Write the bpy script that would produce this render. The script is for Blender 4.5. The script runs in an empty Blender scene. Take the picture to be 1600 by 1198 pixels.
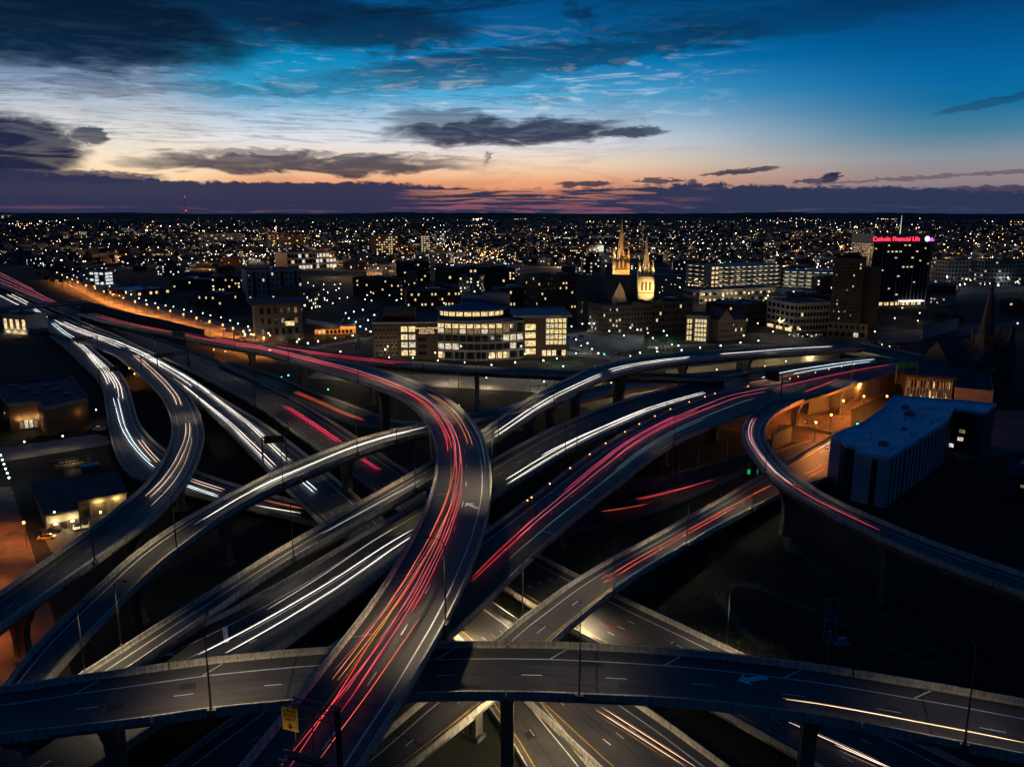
import bpy, bmesh, math, random
from mathutils import Vector, Matrix
S = bpy.context.scene
COL = S.collection
random.seed(7)
R_ = math.radians
# ------------------------------------------------------------------ camera
CAM_H, FPX, PITCH = 85.0, 1244.0, math.atan(266 / 1244.0)
cam = bpy.data.cameras.new('camera'); cam_o = bpy.data.objects.new('camera', cam); COL.objects.link(cam_o)
cam.sensor_width = 36.0; cam.lens = 36.0 * FPX / 1600.0
cam.clip_start = 1.0; cam.clip_end = 200000.0
cam_o.location = (0, 0, CAM_H); cam_o.rotation_euler = (math.pi / 2 - PITCH, 0, 0)
S.camera = cam_o
S.view_settings.view_transform = 'Standard'; S.view_settings.look = 'None'
S.view_settings.exposure = 0.0; S.view_settings.gamma = 1.0; S.view_settings.use_curve_mapping = False
S.render.engine = 'CYCLES'
S.cycles.use_denoising = True
S.cycles.max_bounces = 4; S.cycles.diffuse_bounces = 2; S.cycles.glossy_bounces = 2
S.cycles.transparent_max_bounces = 4
S.cycles.sample_clamp_indirect = 4.0
S.cycles.use_light_tree = True
S.cycles.use_adaptive_sampling = False
# calibrated view rays: used to survey where things stand (photograph 1600 x 1198, horizon at y = 333)
_c, _s = math.cos(PITCH), math.sin(PITCH)
def ray(x, y):
    u = (x - 800.0) / FPX; v = -(y - 599.0) / FPX
    return Vector((u, _c + v * _s, -_s + v * _c))
def at(x, y, z=0.0):
    r = ray(x, y); k = (z - CAM_H) / r.z
    return Vector((r.x * k, r.y * k, z))
def z_at(p, y):
    """height of image row y above ground point p"""
    v = -(y - 599.0) / FPX
    d = math.hypot(0, p.y)
    return CAM_H + p.y * (-_s + v * _c) / (_c + v * _s)
def azel(x, y):
    r = ray(x, y).normalized()
    return math.degrees(math.atan2(r.x, r.y)), math.degrees(math.asin(r.z))
def lin(c):
    return tuple(((v / 255.0) / 12.92 if v / 255.0 <= 0.04045 else ((v / 255.0 + 0.055) / 1.055) ** 2.4) for v in c) + (1.0,)

# ------------------------------------------------------------------ dusk sky (world)
W = bpy.data.worlds.new('World'); S.world = W; W.use_nodes = True
nt = W.node_tree; nt.nodes.clear()
def nd(t, **kw):
    n = nt.nodes.new(t)
    for k, v in kw.items(): setattr(n, k, v)
    return n
def lk(a, b): nt.links.new(a, b)
def M(op, a, b=None, c=None, clamp=False):
    n = nd('ShaderNodeMath', operation=op); n.use_clamp = clamp
    for i, v in enumerate((a, b, c)):
        if v is None: continue
        if isinstance(v, (int, float)): n.inputs[i].default_value = v
        else: lk(v, n.inputs[i])
    return n.outputs[0]
def sstep(v, a, b):
    n = nd('ShaderNodeMapRange', interpolation_type='SMOOTHSTEP'); n.clamp = True
    lk(v, n.inputs[0]); n.inputs[1].default_value = a; n.inputs[2].default_value = b
    n.inputs[3].default_value = 0; n.inputs[4].default_value = 1
    return n.outputs[0]
def mixc(f, a, b):
    n = nd('ShaderNodeMix', data_type='RGBA')
    if isinstance(f, (int, float)): n.inputs[0].default_value = f
    else: lk(f, n.inputs[0])
    for i, v in ((6, a), (7, b)):
        if isinstance(v, tuple): n.inputs[i].default_value = v
        else: lk(v, n.inputs[i])
    return n.outputs[2]
def ramp(v, lo, hi, stops):
    n = nd('ShaderNodeValToRGB'); cr = n.color_ramp
    while len(cr.elements) < len(stops): cr.elements.new(0.5)
    for e, (p, c) in zip(cr.elements, stops):
        e.position = min(1, max(0, (p - lo) / (hi - lo))); e.color = lin(c)
    f = M('DIVIDE', M('SUBTRACT', v, lo), hi - lo, clamp=True)
    lk(f, n.inputs[0]); return n.outputs[0]
tc = nd('ShaderNodeTexCoord'); sx = nd('ShaderNodeSeparateXYZ'); lk(tc.outputs['Generated'], sx.inputs[0])
AZ = M('MULTIPLY', M('ARCTAN2', sx.outputs[0], sx.outputs[1]), 57.29578)
EL = M('MULTIPLY', M('ARCSINE', sx.outputs[2]), 57.29578)
def noise(sa, se, off, detail=6, rough=.55, dist=0.0, lac=2.0):
    cb = nd('ShaderNodeCombineXYZ'); lk(M('MULTIPLY', AZ, sa), cb.inputs[0]); lk(M('MULTIPLY', EL, se), cb.inputs[1]); cb.inputs[2].default_value = off
    n = nd('ShaderNodeTexNoise'); lk(cb.outputs[0], n.inputs['Vector']); n.inputs['Scale'].default_value = 1
    n.inputs['Detail'].default_value = detail; n.inputs['Roughness'].default_value = rough; n.inputs['Distortion'].default_value = dist; n.inputs['Lacunarity'].default_value = lac
    return n.outputs[0]
ELS = M('POWER', M('MAXIMUM', M('DIVIDE', EL, 90.0), 0.0), 0.5)      # sqrt axis gives the low sky more room
def eramp(stops):
    return ramp(ELS, 0, 1, [(math.sqrt(e / 90.0), c) for e, c in stops])
center = eramp([(0, (128, 78, 102)), (.6, (150, 88, 100)), (1.4, (226, 142, 104)), (2.2, (240, 172, 126)), (3.2, (250, 216, 182)), (4.9, (226, 228, 234)),
                (6.5, (160, 196, 222)), (7.8, (78, 170, 214)), (9.8, (0, 128, 188)), (12, (0, 92, 150)), (14.5, (0, 68, 118)), (26, (0, 44, 88)), (90, (0, 42, 88))])
right = eramp([(0, (72, 74, 98)), (.8, (96, 88, 108)), (1.6, (138, 124, 132)), (2.4, (150, 136, 140)), (3.4, (136, 146, 156)), (4.9, (72, 128, 156)),
               (6.5, (14, 110, 158)), (8.2, (0, 100, 160)), (10.5, (0, 80, 138)), (13.6, (0, 46, 92)), (26, (0, 40, 82)), (90, (0, 42, 88))])
left = eramp([(0, (112, 74, 96)), (.6, (150, 92, 100)), (1.4, (248, 192, 146)), (2.2, (254, 216, 168)), (3.2, (253, 230, 196)), (4.9, (232, 228, 222)),
              (6.5, (186, 196, 210)), (8, (132, 156, 186)), (9.8, (78, 116, 152)), (11.7, (40, 84, 120)), (14, (12, 56, 92)), (26, (0, 43, 86)), (90, (0, 42, 88))])
behind = eramp([(0, (12, 15, 26)), (4, (8, 14, 24)), (10, (4, 15, 28)), (26, (0, 40, 82)), (90, (0, 42, 88))])
sky = mixc(sstep(M('ADD', AZ, M('MULTIPLY', EL, .2)), -22.5, -15.5), left, center)
sky = mixc(sstep(AZ, -2, 29), sky, right)
sky = mixc(sstep(M('ABSOLUTE', M('ADD', AZ, 6.0)), 42, 105), sky, behind)
# pale wisps and dim streaks of high cirrus over the glow
n_w = noise(.15, .95, 3.1, 8, .62, 2.2)
n_s = noise(.085, .5, 9.4, 7, .64, 1.6)
wis = M('MULTIPLY', sstep(n_w, .50, .68), M('MULTIPLY', sstep(EL, 4.5, 7.0), M('SUBTRACT', 1.0, sstep(EL, 8.5, 13.0))))
wis = M('MULTIPLY', wis, M('SUBTRACT', 1.0, sstep(M('ABSOLUTE', M('ADD', AZ, 6.0)), 11, 24)))
sky = mixc(M('MULTIPLY', wis, .62), sky, lin((205, 216, 232)))
n_q = noise(.11, 1.5, 63.0, 9, .66, 3.0)
fil = M('MULTIPLY', sstep(n_q, .50, .60), M('SUBTRACT', 1.0, sstep(n_q, .60, .70)))
fil = M('MULTIPLY', fil, M('MULTIPLY', sstep(EL, 3.2, 5.0), M('SUBTRACT', 1.0, sstep(EL, 10, 13))))
fil = M('MULTIPLY', fil, M('SUBTRACT', 1.0, sstep(AZ, 2, 12)))
sky = mixc(M('MULTIPLY', fil, .38), sky, lin((58, 74, 112)))
dk = eramp([(0, (48, 46, 76)), (1.2, (42, 44, 74)), (3, (32, 38, 66)), (6, (28, 42, 74)), (9, (8, 38, 66)), (12, (4, 26, 50)), (16, (2, 24, 48)), (90, (0, 16, 36))])
strk = M('MULTIPLY', sstep(n_s, .47, .66), M('ADD', .16, M('MULTIPLY', sstep(EL, 9, 14), .6)))
strk = M('MULTIPLY', strk, M('SUBTRACT', 1.0, M('MULTIPLY', sstep(AZ, 4, 20), .92)))
teal = M('MULTIPLY', M('MULTIPLY', sstep(AZ, -24, -19), M('SUBTRACT', 1.0, sstep(AZ, -15, -5))), M('MULTIPLY', sstep(EL, 6.5, 8.0), M('SUBTRACT', 1.0, sstep(EL, 9.6, 11.4))))
strk = M('MULTIPLY', strk, M('SUBTRACT', 1.0, M('MULTIPLY', teal, .8)))
sky = mixc(M('MULTIPLY', teal, .55), sky, lin((0, 146, 190)))
sky = mixc(strk, sky, dk)
# single clouds: (photo x, y, half width, half height, slope, density)
n_1 = noise(.30, 1.0, 21.0, 5, .55, .6); n_2 = noise(.30, 1.1, 57.0, 5, .55, .6); n_3 = noise(1.1, 3.2, 77.0, 5, .62, .4)
AZw = M('ADD', AZ, M('MULTIPLY', M('SUBTRACT', n_1, .5), 6.5)); ELw = M('ADD', EL, M('MULTIPLY', M('SUBTRACT', n_2, .5), 2.3))
n_f = noise(.10, 3.6, 44.0, 6, .6, .8)
ELw = M('ADD', ELw, M('MULTIPLY', M('SUBTRACT', n_f, .5), .6))
AZf = M('ADD', AZ, M('MULTIPLY', M('SUBTRACT', n_3, .5), 2.2)); ELf = M('ADD', EL, M('MULTIPLY', M('SUBTRACT', n_3, .5), .75))
dens = None
for (x, y, hw, hh, sl, de, fine) in [
        (120, 38, 235, 52, 0, 1.0, 0), (560, 44, 170, 30, .02, .8, 0), (330, 10, 320, 26, 0, .85, 0), (880, 86, 330, 17, .09, .62, 0), (700, 118, 190, 16, .06, .45, 0), (1150, 40, 260, 22, .05, .35, 0),
        (20, 232, 92, 48, 0, 1.0, 1), (140, 212, 26, 14, 0, .9, 1), (110, 276, 120, 10, .0, .9, 1), (790, 205, 165, 20, .02, .95, 0), (985, 207, 62, 8, .02, .9, 1), (700, 190, 90, 16, -.05, .6, 0),
        (480, 256, 230, 15, 0, .9, 0), (410, 240, 120, 7, 0, .6, 1), (1155, 268, 60, 4, .08, .9, 1), (1298, 278, 14, 8, .1, 1, 1), (1030, 283, 45, 4, 0, .85, 1), (1082, 287, 10, 7, 0, .9, 1),
        (1560, 158, 80, 6, .16, .45, 1), (1480, 275, 190, 3, .05, .5, 1), (762, 247, 5, 12, 0, .6, 1), (1270, 283, 30, 4, 0, .85, 1), (910, 288, 46, 5, 0, .9, 1), (300, 140, 260, 9, .03, .35, 0), (1560, 296, 90, 6, 0, .8, 1)]:
    a0, e0 = azel(x, y); ra = hw / FPX * 57.3 * .98; re = hh / FPX * 57.3 * .98
    A_, E_ = (AZf, ELf) if fine else (AZw, ELw)
    da = M('SUBTRACT', A_, a0); de_ = M('SUBTRACT', M('SUBTRACT', E_, e0), M('MULTIPLY', da, sl))
    d2 = M('ADD', M('POWER', M('DIVIDE', da, ra), 2), M('POWER', M('DIVIDE', de_, re), 2))
    m = M('MULTIPLY', M('SUBTRACT', 1.0, sstep(d2, .45, 1.7 if not fine else 1.2)), de)
    dens = m if dens is None else M('MAXIMUM', dens, m)
dens = M('MULTIPLY', dens, M('ADD', .90, M('MULTIPLY', sstep(n_w, .34, .56), .10)), clamp=True)
sky = mixc(dens, sky, dk)
# the long bank of cloud along the horizon, its top bumpy, its foot open over the glow
top = nd('ShaderNodeFloatCurve'); cv = top.mapping.curves[0]
pts = [(-60, 1.4), (-33, 2.55), (-28, 2.35), (-22, 2.05), (-9, 2.05), (-3, 1.72), (4, 1.62), (12, 1.95), (19, 1.78), (25, 1.55), (33, 1.2), (60, 1.0)]
while len(cv.points) < len(pts): cv.points.new(.5, .5)
for p, (a, e) in zip(cv.points, pts): p.location = ((a + 60) / 120.0, e / 4.0); p.handle_type = 'VECTOR'
top.mapping.update(); lk(M('DIVIDE', M('ADD', AZ, 60.0), 120.0, clamp=True), top.inputs['Value'])
n_b = noise(.9, 1.6, 33.0, 6, .6, .3)
topz = M('ADD', M('MULTIPLY', top.outputs[0], 4.0), M('MULTIPLY', M('SUBTRACT', n_b, .5), 1.1))
bank = M('SUBTRACT', 1.0, sstep(M('SUBTRACT', EL, topz), -.10, .10))
n_g = noise(.22, 4.0, 91.0, 5, .6, .5)
mid = M('MULTIPLY', sstep(AZ, -9, -4), M('SUBTRACT', 1.0, sstep(AZ, 7, 15)))
gap = M('MULTIPLY', sstep(M('ADD', n_g, M('MULTIPLY', mid, .07)), .53, .63), M('ADD', M('MULTIPLY', M('SUBTRACT', 1.0, sstep(EL, .22, .6)), .5), M('MULTIPLY', mid, .85), clamp=True))
bank = M('MULTIPLY', bank, M('SUBTRACT', .985, M('MULTIPLY', gap, .8)))
sky = mixc(bank, sky, mixc(sstep(AZ, 2, 22), lin((44, 50, 80)), lin((42, 54, 84))))
# physical twilight sky under it all
st = nd('ShaderNodeTexSky', sky_type='NISHITA'); st.sun_disc = False; st.sun_elevation = R_(-4.0); st.sun_rotation = R_(-6.0)
bg = nd('ShaderNodeBackground'); bg.inputs[1].default_value = 1.0; lk(sky, bg.inputs[0])
bg2 = nd('ShaderNodeBackground'); bg2.inputs[1].default_value = 0.01; lk(st.outputs[0], bg2.inputs[0])
ad = nd('ShaderNodeAddShader'); lk(bg.outputs[0], ad.inputs[0]); lk(bg2.outputs[0], ad.inputs[1])
ow = nd('ShaderNodeOutputWorld'); lk(ad.outputs[0], ow.inputs[0])
W.cycles.sampling_method = 'MANUAL'; W.cycles.sample_map_resolution = 512

# ------------------------------------------------------------------ materials
MATS = {}
def mat(name, col, rough=.8, nscale=None, namt=.35, bump=0.0, metal=0.0, coord='Object', stretch=None, spec=.3, col2=None):
    if name in MATS: return MATS[name]
    m = bpy.data.materials.new(name); m.use_nodes = True; t = m.node_tree; b = t.nodes['Principled BSDF']
    b.inputs['Roughness'].default_value = rough; b.inputs['Metallic'].default_value = metal
    b.inputs['Specular IOR Level'].default_value = spec
    if nscale:
        c = t.nodes.new('ShaderNodeTexCoord'); mp = t.nodes.new('ShaderNodeMapping'); t.links.new(c.outputs[coord], mp.inputs[0])
        mp.inputs['Scale'].default_value = stretch or (1, 1, 1)
        n = t.nodes.new('ShaderNodeTexNoise'); n.inputs['Scale'].default_value = nscale; n.inputs['Detail'].default_value = 7; n.inputs['Roughness'].default_value = .6
        t.links.new(mp.outputs[0], n.inputs['Vector'])
        r = t.nodes.new('ShaderNodeValToRGB'); r.color_ramp.elements[0].position = .3; r.color_ramp.elements[1].position = .72
        lo = col2 or tuple(v * (1 - namt) for v in col)
        hi = col if col2 else tuple(min(1, v * (1 + namt)) for v in col)
        r.color_ramp.elements[0].color = lo + (1,); r.color_ramp.elements[1].color = hi + (1,)
        t.links.new(n.outputs[0], r.inputs[0]); t.links.new(r.outputs[0], b.inputs['Base Color'])
        if bump:
            bp = t.nodes.new('ShaderNodeBump'); bp.inputs['Strength'].default_value = bump; t.links.new(n.outputs[0], bp.inputs['Height']); t.links.new(bp.outputs[0], b.inputs['Normal'])
    else: b.inputs['Base Color'].default_value = col + (1,)
    MATS[name] = m; return m
def emit(name, col, k, rnd=0.0, sample=True):
    if name in MATS: return MATS[name]
    m = bpy.data.materials.new(name); m.use_nodes = True; t = m.node_tree; t.nodes.clear()
    e = t.nodes.new('ShaderNodeEmission'); o = t.nodes.new('ShaderNodeOutputMaterial'); e.inputs[0].default_value = col + (1,); e.inputs[1].default_value = k
    if rnd:
        oi = t.nodes.new('ShaderNodeObjectInfo'); g = t.nodes.new('ShaderNodeNewGeometry')
        ma = t.nodes.new('ShaderNodeMath'); ma.operation = 'ADD'; t.links.new(oi.outputs['Random'], ma.inputs[0]); t.links.new(g.outputs['Random Per Island'], ma.inputs[1])
        fr = t.nodes.new('ShaderNodeMath'); fr.operation = 'FRACT'; t.links.new(ma.outputs[0], fr.inputs[0])
        mr = t.nodes.new('ShaderNodeMapRange'); mr.inputs[3].default_value = k * (1 - rnd); mr.inputs[4].default_value = k * (1 + rnd)
        t.links.new(fr.outputs[0], mr.inputs[0]); t.links.new(mr.outputs[0], e.inputs[1])
    t.links.new(e.outputs[0], o.inputs[0])
    if not sample: m.cycles.emission_sampling = 'NONE'
    MATS[name] = m; return m
def lit_room(name, col, k):
    """a lit window pane: ceiling lights, dim furniture and blinds behind glass"""
    if name in MATS: return MATS[name]
    m = bpy.data.materials.new(name); m.use_nodes = True; t = m.node_tree; t.nodes.clear()
    e = t.nodes.new('ShaderNodeEmission'); o = t.nodes.new('ShaderNodeOutputMaterial')
    c = t.nodes.new('ShaderNodeTexCoord'); oi = t.nodes.new('ShaderNodeObjectInfo')
    v = t.nodes.new('ShaderNodeVectorMath'); v.operation = 'ADD'; t.links.new(c.outputs['Object'], v.inputs[0])
    sc = t.nodes.new('ShaderNodeVectorMath'); sc.operation = 'SCALE'; sc.inputs['Scale'].default_value = 37.0
    cb = t.nodes.new('ShaderNodeCombineXYZ'); t.links.new(oi.outputs['Random'], cb.inputs[0]); t.links.new(oi.outputs['Random'], cb.inputs[2]); t.links.new(cb.outputs[0], sc.inputs[0]); t.links.new(sc.outputs[0], v.inputs[1])
    n = t.nodes.new('ShaderNodeTexNoise'); n.inputs['Scale'].default_value = 3.2; n.inputs['Detail'].default_value = 4; t.links.new(v.outputs[0], n.inputs['Vector'])
    mr = t.nodes.new('ShaderNodeMapRange'); mr.inputs[1].default_value = .36; mr.inputs[2].default_value = .62; mr.inputs[3].default_value = k * .3; mr.inputs[4].default_value = k * 1.35
    t.links.new(n.outputs[0], mr.inputs[0]); t.links.new(mr.outputs[0], e.inputs[1]); e.inputs[0].default_value = col + (1,)
    t.links.new(e.outputs[0], o.inputs[0]); MATS[name] = m; return m
# road surface: lateral metres in UV x, metres along in UV y; tyre-worn tracks, patches, cracks
def road_mat(name, base, shoulder):
    m = bpy.data.materials.new(name); m.use_nodes = True; t = m.node_tree; b = t.nodes['Principled BSDF']
    L = t.links.new
    uv = t.nodes.new('ShaderNodeUVMap'); uv.uv_map = 'lane'; mp = t.nodes.new('ShaderNodeMapping'); L(uv.outputs[0], mp.inputs[0]); mp.inputs['Scale'].default_value = (1.6, .012, 1)
    n = t.nodes.new('ShaderNodeTexNoise'); n.inputs['Scale'].default_value = 1; n.inputs['Detail'].default_value = 6; n.inputs['Roughness'].default_value = .62; L(mp.outputs[0], n.inputs['Vector'])
    mp2 = t.nodes.new('ShaderNodeMapping'); L(uv.outputs[0], mp2.inputs[0]); mp2.inputs['Scale'].default_value = (.35, .09, 1)
    n2 = t.nodes.new('ShaderNodeTexNoise'); n2.inputs['Scale'].default_value = 1; n2.inputs['Detail'].default_value = 8; n2.inputs['Roughness'].default_value = .68; L(mp2.outputs[0], n2.inputs['Vector'])
    mx = t.nodes.new('ShaderNodeMath'); mx.operation = 'MULTIPLY'; L(n.outputs[0], mx.inputs[0]); L(n2.outputs[0], mx.inputs[1])
    r = t.nodes.new('ShaderNodeValToRGB'); r.color_ramp.elements[0].position = .14; r.color_ramp.elements[1].position = .42
    r.color_ramp.elements[0].color = tuple(v * .38 for v in base) + (1,); r.color_ramp.elements[1].color = tuple(v * 1.9 for v in base) + (1,)
    L(mx.outputs[0], r.inputs[0]); L(r.outputs[0], b.inputs['Base Color'])
    rr = t.nodes.new('ShaderNodeMapRange'); rr.inputs[1].default_value = .15; rr.inputs[2].default_value = .45; rr.inputs[3].default_value = .42; rr.inputs[4].default_value = .75
    L(mx.outputs[0], rr.inputs[0]); L(rr.outputs[0], b.inputs['Roughness'])
    n3 = t.nodes.new('ShaderNodeTexNoise'); n3.inputs['Scale'].default_value = 3.0; n3.inputs['Detail'].default_value = 5; L(uv.outputs[0], n3.inputs['Vector'])
    bp = t.nodes.new('ShaderNodeBump'); bp.inputs['Strength'].default_value = .25; bp.inputs['Distance'].default_value = .04; L(n3.outputs[0], bp.inputs['Height']); L(bp.outputs[0], b.inputs['Normal'])
    return m
ASPH = road_mat('road_concrete_worn', (.052, .050, .046), None)
ASPH2 = road_mat('road_asphalt', (.027, .027, .029), None)
CONC = mat('concrete', (.15, .137, .112), .85, .5, .3, .2, stretch=(1, 1, 3))
CONC_D = mat('concrete_weathered', (.15, .135, .115), .9, .35, .45, .25, stretch=(1, 1, .3))
PARA = mat('parapet_concrete', (.44, .41, .345), .85, 2.2, .5, .3, stretch=(1, 1, .25))
WHITE = mat('road_paint_white', (.72, .72, .70), .6, 2.5, .25)
YELLOW = mat('road_paint_yellow', (.50, .30, .04), .6, 2.5, .25)
STEEL = mat('galvanised_steel', (.34, .34, .34), .45, metal=.7)
DARKSTEEL = mat('dark_steel', (.05, .055, .06), .5, metal=.4)
BLACKM = mat('black_metal', (.02, .02, .022), .5)
TRAILCOL = {'red': ((1, .07, .075), 1.5), 'pink': ((1, .20, .24), 1.1), 'orange': ((1, .30, .11), 1.4), 'redorange': ((1, .14, .06), 1.4), 'darkred': ((1, .05, .08), .55), 'magenta': ((1, .06, .22), 1.6),
            'crimson': ((1, .04, .12), 2.4), 'white': ((1, .90, .80), 3.4), 'bluewhite': ((.80, .95, 1), 3.6), 'dimwhite': ((1, .88, .78), 1.0), 'peach': ((1, .70, .52), 2.4), 'orangewhite': ((1, .62, .36), 3.0),
            'pinkwhite': ((1, .62, .60), 2.0), 'cyanwhite': ((.55, .85, .88), .9), 'dimpink': ((1, .30, .36), .5), 'dimcyan': ((.35, .75, .85), .28)}
def trail_mat(name, col, k):
    m = emit(name, col, k); t = m.node_tree; e = [n for n in t.nodes if n.type == 'EMISSION'][0]
    g = t.nodes.new('ShaderNodeNewGeometry'); n = t.nodes.new('ShaderNodeTexNoise'); n.inputs['Scale'].default_value = .045; n.inputs['Detail'].default_value = 4; n.inputs['Roughness'].default_value = .7
    t.links.new(g.outputs['Position'], n.inputs['Vector']); mr = t.nodes.new('ShaderNodeMapRange'); mr.inputs[1].default_value = .36; mr.inputs[2].default_value = .64; mr.inputs[3].default_value = k * .65; mr.inputs[4].default_value = k * 1.3
    t.links.new(n.outputs[0], mr.inputs[0]); t.links.new(mr.outputs[0], e.inputs[1]); return m
TM = {k: trail_mat('light_' + k, c, s) for k, (c, s) in TRAILCOL.items()}

# ------------------------------------------------------------------ mesh helpers
class MB:
    def __init__(s): s.v = []; s.f = []; s.m = []; s.uv = {}
    def quad(s, a, b, c, d, m=0):
        i = len(s.v); s.v += [tuple(a), tuple(b), tuple(c), tuple(d)]; s.f.append((i, i + 1, i + 2, i + 3)); s.m.append(m)
    def poly(s, pts, m=0):
        i = len(s.v); s.v += [tuple(p) for p in pts]; s.f.append(tuple(range(i, i + len(pts)))); s.m.append(m)
    def box(s, x0, y0, z0, x1, y1, z1, m=0, T=None):
        p = [Vector(q) for q in ((x0, y0, z0), (x1, y0, z0), (x1, y1, z0), (x0, y1, z0), (x0, y0, z1), (x1, y0, z1), (x1, y1, z1), (x0, y1, z1))]
        if T is not None: p = [T @ q for q in p]
        i = len(s.v); s.v += [tuple(q) for q in p]
        for f in ((0, 3, 2, 1), (4, 5, 6, 7), (0, 1, 5, 4), (1, 2, 6, 5), (2, 3, 7, 6), (3, 0, 4, 7)): s.f.append(tuple(i + k for k in f)); s.m.append(m)
    def prism(s, pts, z0, z1, m=0, mt=None):
        n = len(pts); i = len(s.v); s.v += [(p[0], p[1], z0) for p in pts] + [(p[0], p[1], z1) for p in pts]
        for k in range(n): s.f.append((i + k, i + (k + 1) % n, i + n + (k + 1) % n, i + n + k)); s.m.append(m)
        s.f.append(tuple(i + n + k for k in range(n))); s.m.append(m if mt is None else mt); s.f.append(tuple(i + k for k in reversed(range(n)))); s.m.append(m)
    def cone(s, c, r0, r1, z0, z1, n=8, m=0, rot=0):
        i = len(s.v)
        for r, z in ((r0, z0), (r1, z1)):
            for k in range(n): a = 2 * math.pi * k / n + rot; s.v.append((c[0] + r * math.cos(a), c[1] + r * math.sin(a), z))
        for k in range(n): s.f.append((i + k, i + (k + 1) % n, i + n + (k + 1) % n, i + n + k)); s.m.append(m)
        s.f.append(tuple(i + n + k for k in range(n))); s.m.append(m); s.f.append(tuple(i + k for k in reversed(range(n)))); s.m.append(m)
    def tube(s, pts, r, n=6, m=0, r1=None):
        i0 = len(s.v); N = len(pts); pts = [Vector(p) for p in pts]
        for j, p in enumerate(pts):
            d = (pts[min(j + 1, N - 1)] - pts[max(j - 1, 0)]).normalized()
            u = d.cross(Vector((0, 0, 1)));
            if u.length < 1e-3: u = Vector((1, 0, 0))
            u.normalize(); w = u.cross(d); rr = r if r1 is None else r + (r1 - r) * j / (N - 1)
            for k in range(n): a = 2 * math.pi * k / n; s.v.append(tuple(p + u * (rr * math.cos(a)) + w * (rr * math.sin(a))))
        for j in range(N - 1):
            for k in range(n): a = i0 + j * n + k; b = i0 + j * n + (k + 1) % n; s.f.append((a, b, b + n, a + n)); s.m.append(m)
        s.f.append(tuple(i0 + k for k in reversed(range(n)))); s.m.append(m); s.f.append(tuple(i0 + (N - 1) * n + k for k in range(n))); s.m.append(m)
    def mesh(s, name, mats, smooth=False):
        me = bpy.data.meshes.new(name); me.from_pydata(s.v, [], s.f)
        for m in mats: me.materials.append(m)
        if len(mats) > 1: me.polygons.foreach_set('material_index', s.m)
        if smooth: me.polygons.foreach_set('use_smooth', [True] * len(s.f))
        me.update(); return me
    def build(s, name, mats, parent=None, smooth=False, **kw):
        return put(name, s.mesh(name, mats if isinstance(mats, (list, tuple)) else [mats], smooth), parent, **kw)
def put(name, data, parent=None, loc=None, rot=None, scale=None, **kw):
    o = bpy.data.objects.new(name, data); COL.objects.link(o)
    if parent: o.parent = parent
    if loc is not None: o.location = loc
    if rot is not None: o.rotation_euler = rot if isinstance(rot, (tuple, list)) else (0, 0, rot)
    if scale is not None: o.scale = scale
    for k, v in kw.items(): o[k] = v
    return o
def thing(name, label, cat, loc=(0, 0, 0), rz=0, group=None):
    o = bpy.data.objects.new(name, None); COL.objects.link(o); o.location = loc; o.rotation_euler = (0, 0, rz); o.empty_display_size = .5
    o['label'] = label; o['category'] = cat
    if group: o['group'] = group
    return o
def kids(o): return [c for c in COL.objects if c.parent == o]
def copy_thing(src, tree, loc, rz, label, group=None):
    """tree: [(part, [subparts])]"""
    r = src.copy(); COL.objects.link(r); r.location = loc; r.rotation_euler = (0, 0, rz); r['label'] = label
    if group: r['group'] = group
    for p, subs in tree:
        c = p.copy(); COL.objects.link(c); c.parent = r
        for q in subs:
            d = q.copy(); COL.objects.link(d); d.parent = c
    return r
def point_light(name, parent, loc, power, col, r=.25):
    l = bpy.data.lights.new(name, 'POINT'); l.energy = power; l.color = col; l.shadow_soft_size = r
    return put(name, l, parent, loc)
def spot_light(name, parent, loc, power, col, ang=150, blend=.8, rot=(0, 0, 0), r=.25):
    l = bpy.data.lights.new(name, 'SPOT'); l.energy = power; l.color = col; l.spot_size = R_(ang); l.spot_blend = blend; l.shadow_soft_size = r
    return put(name, l, parent, loc, rot)

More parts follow.
